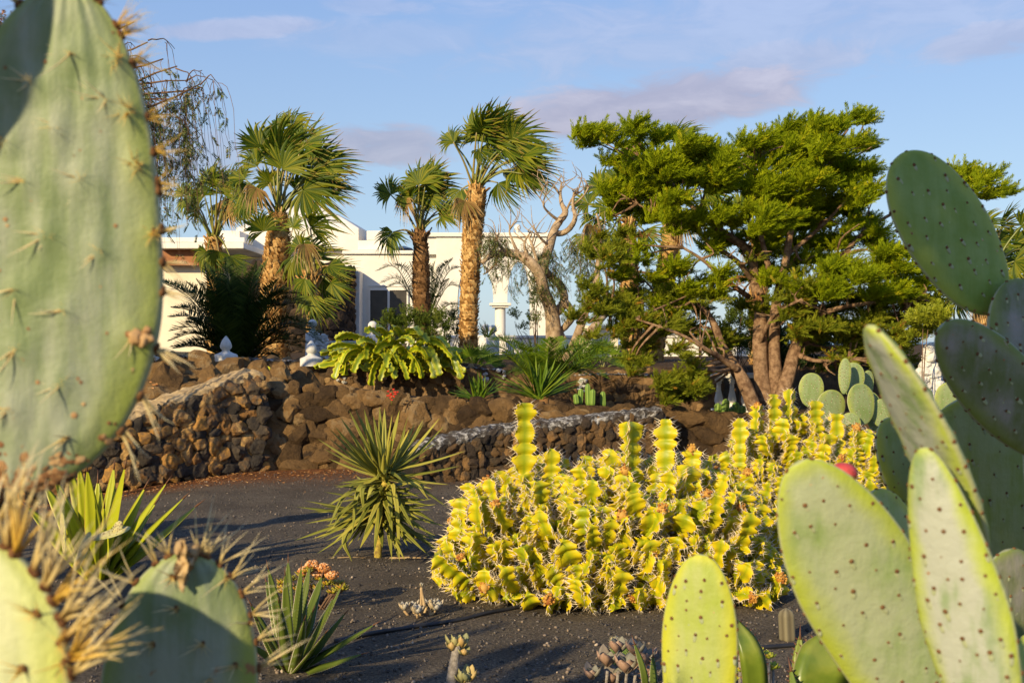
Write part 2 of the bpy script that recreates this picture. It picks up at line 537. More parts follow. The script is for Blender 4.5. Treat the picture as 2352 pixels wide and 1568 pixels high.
isl_ = t_.math('SUBTRACT', t_.n('ShaderNodeNewGeometry').outputs['Random Per Island'], 0.4)
t_.put(rp_.inputs[0], t_.math('ADD', old_, t_.math('MULTIPLY', t_.math('MINIMUM', isl_, 0.0), 0.8), clamp=True))
MAT['euph_spine'] = pm('spurge_spine', [(0, (0.5, 0.38, 0.24)), (1, (0.82, 0.72, 0.55))], 'island', rough=0.6)
MAT['euph_flower'] = pm('spurge_flower', [(0, (0.26, 0.08, 0.015)), (0.5, (0.42, 0.18, 0.02)), (1, (0.52, 0.3, 0.06))], 'island', rough=0.7)
MAT['hylo'] = pm('climbing_cactus', [(0, (0.14, 0.21, 0.008)), (0.4, (0.32, 0.37, 0.01)), (0.85, (0.52, 0.49, 0.015)), (1, (0.5, 0.4, 0.025))], 'attr', 4, 0.55, rough=0.4, spec=0.45)
MAT['yucca'] = pm('yucca_leaf', [(0, (0.13, 0.14, 0.018)), (0.55, (0.25, 0.25, 0.035)), (1, (0.44, 0.38, 0.065))], 'island', 2, 0.2, rough=0.5,
                  trans=0.15, tip=((0.5, 0.43, 0.1), 0.8, 1.0), spec=0.2)
MAT['yucca_stem'] = pm('yucca_stem', [(0, (0.16, 0.1, 0.03)), (0.5, (0.38, 0.28, 0.04)), (1, (0.5, 0.38, 0.06))], 'noise', 30, rough=0.8)
MAT['straw'] = pm('dead_leaf', [(0, (0.38, 0.24, 0.11)), (1, (0.58, 0.42, 0.22))], 'noise', 12, rough=0.8, trans=0.1)
MAT['agave_var'] = pm('yellow_agave_leaf', [(0, (0.2, 0.27, 0.012)), (0.6, (0.4, 0.42, 0.015)), (1, (0.55, 0.5, 0.03))], 'island', 2, 0.3, rough=0.4, trans=0.18,
                      tip=((0.42, 0.26, 0.07), 0.9, 1.0), spec=0.45)
MAT['agave_dark'] = pm('dark_agave_leaf', [(0, (0.04, 0.062, 0.01)), (0.6, (0.085, 0.115, 0.016)), (1, (0.14, 0.165, 0.022))], 'island', 2, 0.3, rough=0.5,
                       tip=((0.6, 0.57, 0.45), 0.88, 0.98), spec=0.2, stain=(7, 0.68, 0.74, (0.3, 0.2, 0.09)))
MAT['agave_green'] = pm('broad_agave_leaf', [(0, (0.06, 0.1, 0.012)), (0.6, (0.12, 0.17, 0.016)), (1, (0.2, 0.23, 0.03))], 'noise', 5, rough=0.35,
                        tip=((0.3, 0.26, 0.12), 0.93, 1.0), spec=0.5)
MAT['brown_tip'] = pm('brown_leaf_tip', [(0, (0.1, 0.04, 0.02)), (1, (0.18, 0.08, 0.035))], 'island', rough=0.6)
MAT['aeonium'] = pm('aeonium_leaf', [(0, (0.12, 0.12, 0.01)), (0.5, (0.3, 0.25, 0.015)), (0.8, (0.4, 0.3, 0.02)), (1, (0.4, 0.13, 0.03))], 'island', rough=0.4, spec=0.4)
MAT['aeonium_green'] = pm('yellow_aeonium_leaf', [(0, (0.22, 0.28, 0.015)), (0.7, (0.42, 0.42, 0.03)), (1, (0.5, 0.36, 0.04))], 'island', rough=0.4, spec=0.4)
MAT['pink_flower'] = pm('orange_pink_flower', [(0, (0.45, 0.15, 0.03)), (0.6, (0.6, 0.28, 0.09)), (1, (0.7, 0.48, 0.28))], 'island', rough=0.8)
MAT['echeveria'] = pm('grey_rosette_leaf', [(0, (0.28, 0.27, 0.22)), (0.5, (0.4, 0.36, 0.29)), (1, (0.46, 0.34, 0.18))], 'island', rough=0.6, spec=0.25)
MAT['fleshy'] = pm('fleshy_leaf', [(0, (0.2, 0.2, 0.09)), (0.6, (0.34, 0.3, 0.12)), (1, (0.46, 0.27, 0.09))], 'island', rough=0.5, spec=0.3)
MAT['fleshy_stem'] = pm('grey_succulent_stem', [(0, (0.2, 0.17, 0.14)), (1, (0.38, 0.33, 0.28))], 'noise', 60, rough=0.9, bump=(90, 0.8, 0.01))
MAT['kalanchoe'] = pm('purple_paddle_leaf', [(0, (0.14, 0.15, 0.11)), (0.5, (0.23, 0.19, 0.15)), (1, (0.34, 0.2, 0.13))], 'island', rough=0.5, spec=0.3)
MAT['yellow_spine'] = pm('straw_spine', [(0, (0.36, 0.19, 0.05)), (0.18, (0.75, 0.58, 0.24)), (1, (0.95, 0.86, 0.6))], 'attr', rough=0.45, spec=0.4, trans=0.3)
MAT['gold_spine'] = pm('golden_spine', [(0, (0.36, 0.16, 0.025)), (0.2, (0.75, 0.48, 0.07)), (1, (0.95, 0.78, 0.34))], 'attr', rough=0.45, spec=0.4, trans=0.3)
MAT['areole'] = pm('brown_areole', [(0, (0.09, 0.04, 0.018)), (1, (0.2, 0.1, 0.045))], 'noise', 300, rough=0.95, spec=0.05)
MAT['fruit_red'] = pm('red_fruit', [(0, (0.42, 0.035, 0.035)), (1, (0.55, 0.07, 0.065))], 'noise', 40, rough=0.5, bump=(120, 0.5, 0.004))
MAT['red_flower'] = pm('red_flower', [(0, (0.55, 0.015, 0.01)), (1, (0.75, 0.05, 0.02))], 'island', rough=0.6)
MAT['hose'] = pm('black_hose', [(0, (0.014, 0.014, 0.016)), (1, (0.024, 0.024, 0.027))], 'noise', 10, rough=0.5)
MAT['cactus_grey'] = pm('small_cactus', [(0, (0.1, 0.08, 0.045)), (1, (0.2, 0.17, 0.1))], 'attr', rough=0.8)
MAT['cactus_green'] = pm('small_green_cactus', [(0, (0.1, 0.18, 0.03)), (1, (0.22, 0.32, 0.05))], 'attr', 6, 0.4, rough=0.5)
MAT['glass'] = pm('window_screen', [(0, (0.035, 0.03, 0.024)), (1, (0.06, 0.05, 0.04))], 'noise', 2, rough=0.35, spec=0.5)
# ------------------------------------------------------------------ ground, terraces, sea
def gridmesh(xs, ys, zf):
    X, Y = np.meshgrid(xs, ys)
    Z = zf(X, Y)
    v = np.stack([X, Y, Z], -1).reshape(-1, 3)
    nx = len(xs)
    i = np.arange(len(ys) - 1)[:, None] * nx
    j = np.arange(nx - 1)[None]
    f = np.stack([i + j, i + j + 1, i + nx + j + 1, i + nx + j], -1).reshape(-1, 4)
    return v, f

def wob(X, Y, sc, seed=0):
    r_ = np.random.default_rng(seed)
    z = 0
    for k in range(7):
        a = r_.uniform(0, 6.28)
        fq = sc * r_.uniform(0.6, 2.2)
        z = z + np.sin((X * math.cos(a) + Y * math.sin(a)) * fq + r_.uniform(0, 6.28))
    return z / 7

m, t, b = new_mat('black_volcanic_gravel')
co = t.n('ShaderNodeTexCoord').outputs['Object']
n1 = t.noise(co, 62, 4, 0.8)
n2 = t.noise(co, 1.6, 4, 0.6)
n3 = t.noise(co, 260, 2, 0.6)
col = t.ramp(n1, [(0.3, (0.036, 0.03, 0.024)), (0.47, (0.15, 0.123, 0.092)), (0.62, (0.31, 0.25, 0.175)), (0.78, (0.58, 0.46, 0.3))])
col = t.mix(t.smooth(n2, 0.35, 0.7), col, t.mix(0.5, col, (0.07, 0.055, 0.042)))
spx = t.n('ShaderNodeSeparateXYZ')
t.put(spx.inputs[0], co)
near_wall = t.math('ADD', t.smooth(spx.outputs[1], 11.2, 13.7), t.smooth(t.math('ADD', spx.outputs[0], t.math('MULTIPLY', spx.outputs[1], -1.2)), -17.5, -20.0))
deb = t.smooth(t.math('ADD', t.math('MULTIPLY', near_wall, 0.15), t.noise(co, 42, 5, 0.75)), 0.6, 0.72)
col = t.mix(deb, col, t.ramp(n3, [(0.3, (0.16, 0.055, 0.02)), (0.7, (0.33, 0.14, 0.05))]))
t.put(b.inputs['Base Color'], col)
b.inputs['Roughness'].default_value = 0.95
b.inputs['Specular IOR Level'].default_value = 0.12
bn = t.n('ShaderNodeBump')
bn.inputs['Strength'].default_value = 1.0
bn.inputs['Distance'].default_value = 0.035
t.put(bn.inputs['Height'], t.math('ADD', n1, t.math('MULTIPLY', n3, 0.4)))
t.put(b.inputs['Normal'], bn.outputs[0])
MAT['gravel'] = m

xs = np.unique(np.concatenate([np.linspace(-400, -12, 12), np.linspace(-12, 12, 160), np.linspace(12, 400, 12)]))
ys = np.unique(np.concatenate([np.linspace(-60, 2, 10), np.linspace(2, 15, 150), np.linspace(15, 140, 12)]))
def gz(X, Y):
    near = np.clip(1 - np.abs(Y - 8) / 12, 0, 1)
    dip = -0.21 * np.clip((-3.3 - X) / 2.05, 0, 1) ** 1.2 * np.clip((Y - 8) / 3.5, 0, 1)
    return dip + near * (0.045 * wob(X, Y, 1.3, 3) + 0.022 * wob(X, Y, 5, 4) + 0.010 * wob(X, Y, 19, 5))
mb = MB()
mb.add(*gridmesh(xs, ys, gz))
tag(mb.build('ground', MAT['gravel']), kind='structure')
def GZ(x, y):
    return float(gz(np.array([x]), np.array([y]))[0])

m, t, b = new_mat('sea_water')
co = t.n('ShaderNodeTexCoord').outputs['Object']
b.inputs['Base Color'].default_value = (0.03, 0.09, 0.16, 1)
b.inputs['Roughness'].default_value = 0.25
bn = t.n('ShaderNodeBump')
bn.inputs['Strength'].default_value = 0.4
t.put(bn.inputs['Height'], t.noise(co, 0.4, 4, 0.6))
t.put(b.inputs['Normal'], bn.outputs[0])
mb = MB()
mb.add([(-20000, 120, -6), (20000, 120, -6), (20000, 25000, -6), (-20000, 25000, -6)], [(0, 1, 2, 3)])
tag(mb.build('sea', m), kind='structure')

# the planted terrace behind the stone walls: its front edge follows the wall line
EDGE = np.array([(-60, 11.0, -0.1), (-5.75, 12.2, -0.05), (-5.1, 12.75, 0.2), (-4.7, 13.05, 0.4), (-4.25, 13.4, 0.62), (-3.75, 13.9, 0.78), (-3.15, 14.5, 0.88),
                 (-1.0, 14.8, 0.84), (1.0, 14.9, 0.72), (3.0, 14.9, 0.6), (6.0, 14.1, 0.48), (60, 13.5, 0.48)])
exs = np.unique(np.concatenate([np.linspace(-60, -8, 10), np.linspace(-8, 9, 90), np.linspace(9, 60, 10)]))
ey = np.interp(exs, EDGE[:, 0], EDGE[:, 1])
ez = np.interp(exs, EDGE[:, 0], EDGE[:, 2])
ts = np.array([0, 0.5, 1, 1.6, 2.2, 3, 3.6, 4.2, 4.7, 4.85, 5, 5.2, 7, 10, 15, 22, 40, 70, 110])
X = np.repeat(exs[None], len(ts), 0)
Yg = np.where(ts[:, None] < 5, ey[None] + ts[:, None] * (18.5 - ey[None]) / 5 , 18.5 + (ts[:, None] - 5) * 1.0)
def tz_f(X, Y):
    e_y, e_z = np.interp(X, EDGE[:, 0], EDGE[:, 1]), np.interp(X, EDGE[:, 0], EDGE[:, 2])
    end = np.interp(X, [-7, -3, 0, 3], [0.8, 0.68, 0.58, 0.5])
    l = np.clip((Y - e_y - 0.4) / (17.0 - e_y), 0, 1)
    z = e_z + (end - e_z) * l
    return z + (1.17 - z) * np.clip((Y - 18.25) / 0.3, 0, 1) + np.clip((Y - 19) / 18, 0, 1) * 0.08
Zg = tz_f(X, Yg)
Zg = Zg + 0.03 * wob(X, Yg, 1.8, 9)
v = np.stack([X, Yg, Zg], -1)
sk = v[:1].copy()
sk[..., 2] = -0.3
v = np.concatenate([sk, v], 0)
nx = len(exs)
i = np.arange(len(ts))[:, None] * nx
j = np.arange(nx - 1)[None]
mb = MB()
mb.add(v.reshape(-1, 3), np.stack([i + j, i + j + 1, i + nx + j + 1, i + nx + j], -1).reshape(-1, 4))
tag(mb.build('terrace_soil', MAT['soil']), kind='structure')
def TZ(x, y):
    return float(tz_f(np.array(float(x)), np.array(float(y))))

# ------------------------------------------------------------------ stone walls
def pack(L, hf, rmin, rmax, tight, tries):
    us, vs, rs = np.zeros(0), np.zeros(0), np.zeros(0)
    for k in range(tries):
        r = rmax + (rmin - rmax) * (k / tries) ** 0.6
        u = R(0, L)
        h = hf(u)
        v_ = R(r * 0.35, max(h - r * 0.55, r * 0.36))
        if len(us) and np.any((us - u) ** 2 + (vs - v_) ** 2 < (tight * (rs + r)) ** 2):
            continue
        us, vs, rs = np.append(us, u), np.append(vs, v_), np.append(rs, r)
    return us, vs, rs

def stone_wall(name, label, path, tops, thick, rmin, rmax, tight, tries, stone, coping=None, group=None, cat='stone wall', depth=0.8, cop_h=0.07,
               push=0.0, asp=(0.85, 1.25), white=0, back=True, lean=0.0):
    path = np.asarray(path, float)          # base line, seen from the camera side
    tops = np.asarray(tops, float)
    d = np.diff(path[:, :2], axis=0)
    sl = np.concatenate([[0], np.cumsum(np.linalg.norm(d, axis=1))])
    L = sl[-1]
    root = thing(name, (path[:, 0].mean(), path[:, 1].mean(), path[:, 2].min()), label, cat, group)
    def at(u):
        return np.stack([np.interp(u, sl, path[:, k]) for k in range(3)], -1)
    def tang(u):
        return nrm((at(np.minimum(u + 0.02, L)) - at(np.maximum(u - 0.02, 0))) * [1, 1, 0])
    hf = lambda u: float(np.interp(u, sl, tops) - np.interp(u, sl, path[:, 2]))
    # core
    K = 40
    uu = np.linspace(0, L, K)
    p, tg = at(uu), tang(uu)
    out = np.stack([tg[:, 1], -tg[:, 0], 0 * uu], -1)
    if out[K // 2, 1] > 0:
        out = -out
    tz = np.interp(uu, sl, tops)
    A = p - out * 0.05 - [0, 0, 0.15]
    B = np.stack([p[:, 0], p[:, 1], tz], -1) - out * (0.05 + lean) - [0, 0, 0.02]
    C_ = B - out * (thick - 0.1)
    D_ = A - out * (thick - 0.1 + lean)
    mb = MB()
    v = np.stack([A, B, C_, D_], 1)
    i = np.arange(K - 1)[:, None] * 4
    j = np.arange(4)[None]
    j2 = (j + 1) % 4
    mb.add(v.reshape(-1, 3), np.stack([i + j, i + j2, i + 4 + j2, i + 4 + j], -1).reshape(-1, 4))
    mb.add(v[0], [(0, 3, 2, 1)])
    mb.add(v[-1], [(0, 1, 2, 3)])
    mb.build('core', MAT['dark'] if stone != 'stone_wall' else MAT['soil'], root, smooth=False)
    mb = MB()
    wm = MB()
    for face in ((0, 1) if back else (0,)):
        us, vs, rs = pack(L, hf, rmin, rmax, tight, tries if face == 0 else tries // 4)
        if face:
            rs = rs * 1.3
        pp, tt = at(us), tang(us)
        oo = np.stack([tt[:, 1], -tt[:, 0], 0 * us], -1)
        flip = np.where(oo[:, 1] > 0, -1.0, 1.0)[:, None]
        oo = oo * flip
        base = pp + np.stack([0 * us, 0 * us, vs], -1)
        hh = np.array([max(hf(u), 0.05) for u in us])
        base = base - oo * (lean * np.clip(vs / hh, 0, 1))[:, None]
        if face:
            base = base - oo * thick
            oo = -oo
        N = len(us)
        base = base + oo * rng.uniform(-0.25, 0.25, (N, 1)) * rs[:, None] * 0.6 + oo * push
        ang = rng.uniform(-0.35, 0.35, N)
        up = np.tile([0, 0, 1.0], (N, 1))
        e1 = tt * np.cos(ang)[:, None] + up * np.sin(ang)[:, None]
        e2 = -tt * np.sin(ang)[:, None] + up * np.cos(ang)[:, None]
        fr = np.stack([e1, e2, oo], 1)
        a_ = rng.uniform(asp[0], asp[1], N)
        sx = np.stack([rs * a_ * 1.28, rs / a_ * 1.28, rs * depth * 1.15], -1)
        put_rocks(mb, base, sx, fr)
    mb.build('stones', MAT[stone], root, smooth=False)
    # whitewashed stones
    for (px_u, vv, rr) in (white or []):
        wm = MB()
        for q in range(4):
            u = px_u + R(-1, 1) * rr
            pp, tt = at(np.array([u])), tang(np.array([u]))
            oo = np.stack([tt[:, 1], -tt[:, 0], 0 * tt[:, 0]], -1)
            if oo[0, 1] > 0:
                oo = -oo
            fr = np.stack([tt, np.array([[0, 0, 1.0]]), oo], 1)
            put_rocks(wm, pp + [0, 0, vv + R(-1, 1) * rr] + oo * (rmax * 0.35), np.array([[rr * 0.62, rr * 0.55, rmax * 0.8]]), fr)
        wm.build('white_stone', MAT['whitestone'], root, smooth=False)
    if coping:
        mb = MB()
        K = int(L / 0.05)
        uu = np.linspace(0, L, K)
        p, tg = at(uu), tang(uu)
        out = np.stack([tg[:, 1], -tg[:, 0], 0 * uu], -1)
        if out[K // 2, 1] > 0:
            out = -out
        tz = np.interp(uu, sl, tops)
        cen = np.stack([p[:, 0], p[:, 1], tz - 0.01], -1) - out * (thick * 0.5 - 0.02 + lean)
        th = np.linspace(0, 2 * math.pi, 18, endpoint=False)
        cx_, cy_ = np.sign(np.cos(th)) * np.abs(np.cos(th)) ** 0.6, np.sign(np.sin(th)) * np.abs(np.sin(th)) ** 0.7
        nzz = 1 + 0.16 * rng.normal(size=(K, 18))
        rr_ = np.stack([cx_[None] * (thick * 0.5 + 0.02) * (1 + 0.05 * rng.normal(size=(K, 18))), cy_[None] * cop_h * nzz], -1)
        v = cen[:, None] + rr_[..., :1] * out[:, None] + rr_[..., 1:] * np.array([0, 0, 1.0])
        i = np.arange(K - 1)[:, None] * 18
        j = np.arange(18)[None]
        j2 = (j + 1) % 18
        mb.add(v.reshape(-1, 3), np.stack([i + j, i + j2, i + 18 + j2, i + 18 + j], -1).reshape(-1, 4))
        mb.add(v[0], [tuple(range(18))])
        mb.add(v[-1], [tuple(range(18))])
        mb.build('coping', MAT[coping], root, smooth=False)
    return root

def wpath(pts):
    """(px, ybase, ytop, depth)"""
    base = np.array([P(a, b_, d) for a, b_, c, d in pts])
    top = np.array([P(a, c, d)[2] for a, b_, c, d in pts])
    return base, top

bp, tp = wpath([(604, 1080, 866, 14.0), (566, 1082, 865, 13.9), (522, 1087, 882, 13.75), (459, 1096, 905, 13.55), (397, 1103, 926, 13.35), (334, 1112, 946, 13.15),
                (287, 1117, 966, 13.0), (225, 1128, 1010, 12.85), (120, 1146, 1060, 12.55), (-60, 1180, 1110, 12.0)])
stone_wall('dry_stone_wall', 'tall dry stone wall of loose lava stones under a sloping pale mortar coping', bp, tp, 0.45, 0.035, 0.108, 0.66, 14000,
           'stone_loose', 'mortar', cat='stone wall', depth=0.8, cop_h=0.085)

bp, tp = wpath([(596, 1084, 886, 14.15), (700, 1084, 888, 14.2), (820, 1084, 893, 14.25), (960, 1084, 912, 14.3), (1060, 1083, 922, 14.35), (1180, 1082, 925, 14.4),
                (1330, 1082, 934, 14.45), (1480, 1081, 944, 14.5), (1640, 1081, 948, 14.5), (1800, 1082, 955, 14.45), (2050, 1088, 962, 14.2), (2400, 1100, 975, 13.6)])
stone_wall('boulder_wall', 'long retaining wall of big rounded brown boulders behind the yucca and the yellow spurge', bp, tp, 0.5, 0.045, 0.175, 0.58, 12000,
           'stone_bank', None, depth=0.7, asp=(0.85, 1.5), back=False, lean=0.18)

bp, tp = wpath([(955, 1112, 1040, 12.7), (1010, 1108, 1020, 12.9), (1060, 1104, 1008, 13.05), (1150, 1100, 990, 13.3), (1300, 1094, 974, 13.6), (1450, 1088, 956, 13.9), (1520, 1085, 948, 14.0)])
stone_wall('low_stone_wall', 'low dark stone wall with white flecked coping running behind the tallest spurge stem', bp, tp, 0.34, 0.03, 0.078, 0.66, 7000,
           'stone_low', 'mortar_white', depth=0.8, cop_h=0.075)

bp, tp = wpath([(340, 900, 812, 17.6), (430, 905, 818, 17.8), (520, 905, 822, 18), (660, 905, 828, 18.1), (800, 912, 833, 18.1), (950, 918, 838, 18.1), (1100, 925, 845, 18.1), (1185, 930, 852, 18.05),
                (1300, 936, 860, 18), (1420, 936, 858, 18), (1560, 945, 862, 17.9), (1650, 950, 866, 17.8)])
L_up = bp[-1][0] - bp[0][0]
up_u = lambda px: (P(px, 0, 18)[0] - bp[0][0])
stone_wall('terrace_wall', 'upper terrace wall of small fitted lava stones with a thin whitewashed top edge', bp, tp, 0.42, 0.04, 0.105, 0.63, 9000,
           'stone_wall', 'mortar_white', depth=0.5, cop_h=0.022,
           white=[(up_u(655), 0.42, 0.07), (up_u(660), 0.3, 0.06), (up_u(795), 0.28, 0.06), (up_u(1135), 0.42, 0.07), (up_u(890), 0.3, 0.05),
                  (up_u(1165), 0.5, 0.06), (up_u(1345), 0.42, 0.08), (up_u(1350), 0.3, 0.06), (up_u(1590), 0.25, 0.07), (up_u(372), 0.5, 0.05)])

# boulders heaped behind the left wall
rocks = [(465, 851, 34, 15.8), (520, 862, 36, 15.4), (420, 868, 40, 15.2), (375, 880, 46, 15.0), (400, 905, 40, 14.6), (450, 885, 30, 14.9), (485, 882, 34, 14.7), (350, 915, 44, 14.2),
         (560, 850, 26, 15.6), (600, 862, 26, 15.4), (330, 870, 40, 15.6), (395, 845, 26, 16.2), (440, 902, 28, 14.4), (640, 868, 28, 15.3), (500, 848, 22, 16.0), (300, 900, 40, 14.6)]
rlab = ['pale tan boulder topping the heap at the terrace wall', 'orange brown boulder just above the highest coping', 'round brown boulder below the pale tan one',
        'dark rough boulder low in the heap beside the big pad', 'brown boulder resting behind the sloping coping', 'flat brown rock between the heap and the coping',
        'ochre rock close behind the coping rise', 'broad dark boulder lowest in the heap beside the spines', 'small brown rock under the green cactus arm',
        'small brown rock at the top end of the coping', 'dark boulder half hidden by the big spiny pad', 'small dark rock under the white lump of the wall',
        'narrow brown rock lying along the coping', 'brown boulder where coping and boulder wall meet', 'small pale rock behind the tan boulder', 'dark boulder behind the long edge spines']
for (px, py, r, d), lb in zip(rocks, rlab):
    c = P(px, py, d)
    rr = S(r, d)
    mb = MB()
    k = rng.integers(0, len(ROCKS))
    mb.inst(ROCKS[k], ICO_F, rotm(1) * rr * 1.25, c[None])
    tz = TZ(c[0], c[1])
    o = mb.build('boulder', MAT['stone_bank'], smooth=False, loc=c)
    tag(o, lb, 'boulder', 'boulders heaped behind the curved wall')
mb = MB()
cc = np.array([P(px, py + 30, d) for px, py, r, d in rocks for _ in range(6)]) + rng.normal(0, 0.25, (96, 3)) * [1.3, 1, 0.6]
cc[:, 2] = np.minimum(cc[:, 2], [P(0, 890, y)[2] for y in cc[:, 1]])
put_rocks(mb, cc, rng.uniform(0.12, 0.28, (96, 1)) * np.ones((1, 3)), rotm(96))
tag(mb.build('rubble', MAT['stone_bank'], smooth=False), 'dark lava rubble filling the heap below the boulders', 'rubble', kind='stuff')

# loose pebbles on the gravel
mb = MB()
N = 15000
py_ = 4.9 + 9.1 * rng.uniform(0, 1, N) ** 1.5
px_ = rng.uniform(-0.5, 0.5, N) * py_ * 1.0
ICO1_V, ICO1_F = ico(1)
mb.inst(ICO1_V, ICO1_F, rotm(N) * (0.0035 + 0.011 * rng.uniform(0, 1, (N, 1, 1)) ** 3) * np.array([1, 0.8, 0.6])[None, None], np.stack([px_, py_, gz(px_, py_) + 0.004], -1))
MAT['pebble'] = pm('pebble', [(0, (0.04, 0.036, 0.034)), (0.7, (0.14, 0.12, 0.105)), (0.95, (0.26, 0.19, 0.13)), (1, (0.5, 0.4, 0.3))], 'island', rough=0.9, spec=0.1)
tag(mb.build('pebbles', MAT['pebble']), 'small volcanic pebbles scattered over the black gravel', 'pebbles', kind='stuff')
mb = MB()
N = 1500
uu = rng.uniform(0, 1, N)
ex = np.interp(uu, [0, 0.45, 1], [-5.4, -3.1, 1.5])
ey_ = np.interp(ex, [-5.4, -4.7, -4.1, -3.15, 1.5], [12.3, 12.8, 13.2, 13.95, 14.2]) - np.abs(rng.normal(0, 0.45, N)) - 0.12
d_ = nrm(np.stack([rng.normal(size=N), rng.normal(size=N), rng.normal(size=N) * 0.2], -1))
spikes(mb, np.stack([ex, ey_, gz(ex, ey_) + 0.012], -1), d_, rng.uniform(0.015, 0.05, N), rng.uniform(0.003, 0.007, N))
MAT['litter'] = pm('leaf_litter', [(0, (0.2, 0.07, 0.025)), (0.6, (0.34, 0.15, 0.05)), (1, (0.5, 0.3, 0.13))], 'island', rough=0.9, spec=0.1)
tag(mb.build('leaf_litter', MAT['litter']), 'rusty dry leaf litter along the foot of the walls', 'leaf litter', kind='stuff')

# ------------------------------------------------------------------ the white house
HD = 40.0
def hbox(mb, x0, x1, yt, yb, d=HD, dep=4.0, mat=0):
    a, c = P(x0, yb, d), P(x1, yt, d)
    box(mb, a[0], c[0], d, d + dep, a[2], c[2], mat)

house = thing('house', (P(900, 805, HD)[0], HD, 1.2), 'white flat roofed villa with stepped parapets and a domed roof behind the palms', 'house')
W = MAT['white']
mb = MB()
hbox(mb, 790, 1010, 584, 812, HD, 6)
hbox(mb, 500, 800, 582, 812, HD + 2.2, 6)
mb.build('wall', W, house, False, bevel=0.03)
mb = MB()
hbox(mb, 786, 1012, 575, 583.5, HD - 0.12, 6.3)
hbox(mb, 502, 800, 572, 581.5, HD + 2.0, 6.3)
mb.build('parapet', W, house, False, bevel=0.03)
mb = MB()
hbox(mb, 822, 890, 552, 575, HD + 0.7, 3)
hbox(mb, 842, 886, 530, 552, HD + 0.9, 2.4)
mb.build('stepped_block', W, house, False, bevel=0.03)
mb = MB()
hbox(mb, 360, 560, 557, 571, HD - 1.5, 7)
mb.build('flat_roof', W, house, False, bevel=0.03)
mb = MB()
hbox(mb, 360, 562, 545, 557, HD + 0.5, 4)
mb.build('roof_edge', W, house, False, bevel=0.03)
mb = MB()
hbox(mb, 504, 551, 530, 557, HD + 0.8, 1.4)
mb.build('chimney', W, house, False, bevel=0.02)
mb = MB()
hbox(mb, 350, 456, 572, 609, HD - 1.0, 0.25)
mb.build('eave_board', MAT['wood'], house, False)
mb = MB()
hbox(mb, 330, 505, 600, 812, HD - 0.5, 7)
mb.build('cream_wall', MAT['cream'], house, False, bevel=0.02)
# domed hip roof with a small lantern
mb = MB()
cx0, cy0 = P(706, 0, HD + 4)[0], HD + 4.2
zt, zb = P(0, 468, HD + 4)[2], P(0, 536, HD + 4)[2]
hw = S(146, HD + 4)
K, ns = 8, 24
for k in range(K + 1):
    pass
ring = []
for k in range(K + 1):
    s = k / K
    rad = hw * s
    z = zb + (zt - zb) * (1 - s ** 1.35)
    th = np.arange(ns) / ns * 2 * math.pi
    sq = 1 / np.maximum(np.abs(np.cos(th)), np.abs(np.sin(th))) ** 0.75
    ring.append(np.stack([cx0 + rad * sq * np.cos(th), cy0 + rad * sq * np.sin(th), np.full(ns, z)], -1))
v = np.array(ring)
low = v[-1:].copy()
low[..., 2] = P(0, 585, HD + 4)[2]
v = np.concatenate([v, low], 0)
i = np.arange(K + 1)[:, None] * ns
j = np.arange(ns)[None]
j2 = (j + 1) % ns
mb.add(v.reshape(-1, 3), np.stack([i + j, i + j2, i + ns + j2, i + ns + j], -1).reshape(-1, 4))
mb.build('dome_roof', W, house, False)
mb = MB()
r_ = S(11, HD + 4)
lathe(mb, (cx0, cy0, P(0, 474, HD + 4)[2]), [(r_, -0.1), (r_, 0.18), (r_ * 1.2, 0.2), (r_ * 1.2, 0.26), (r_ * 0.5, 0.36), (0.01, 0.42)], 12)
mb.build('lantern', W, house)
mb = MB()
a = P(925, 575, HD + 3)
hwid = S(26, HD + 3)
v = [(a[0] - hwid, HD + 2, a[2]), (a[0] + hwid, HD + 2, a[2]), (a[0] + hwid, HD + 5, a[2]), (a[0] - hwid, HD + 5, a[2]), (a[0], HD + 3.5, a[2] + S(13, HD + 3))]
mb.add(v, [(0, 1, 4), (1, 2, 4), (2, 3, 4), (3, 0, 4)])
mb.build('hip_roof', MAT['glass'], house, False)
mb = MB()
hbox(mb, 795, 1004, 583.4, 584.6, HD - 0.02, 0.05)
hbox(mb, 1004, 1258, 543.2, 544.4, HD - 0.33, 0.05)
mb.build('shade_line', MAT['dark'], house, False)  # dark strips standing in for the thin shade under parapet and cornice
# sliding window
win = MB()
for (x0, x1, y0, y1) in ((847, 937, 661, 666.5), (890, 895, 666.5, 800), (846.5, 850, 666.5, 800), (934, 937.5, 666.5, 800), (847, 937, 800, 806)):
    hbox(win, x0, x1, y0, y1, HD - 0.08, 0.1)
wf = win.build('window', W, house, False)
mb = MB()
hbox(mb, 850, 890, 666.5, 800, HD - 0.03, 0.02)
hbox(mb, 895, 934, 666.5, 800, HD - 0.03, 0.02)
mb.build('pane', MAT['glass'], wf, False)
mb = MB()
hbox(mb, 846, 938, 655, 657.5, HD - 0.05, 0.2)
mb.build('window_lintel', MAT['whitestone'], house, False)
mb = MB()
hbox(mb, 793, 826, 622, 812, HD - 0.9, 0.9)
mb.build('buttress', W, house, False, bevel=0.03)
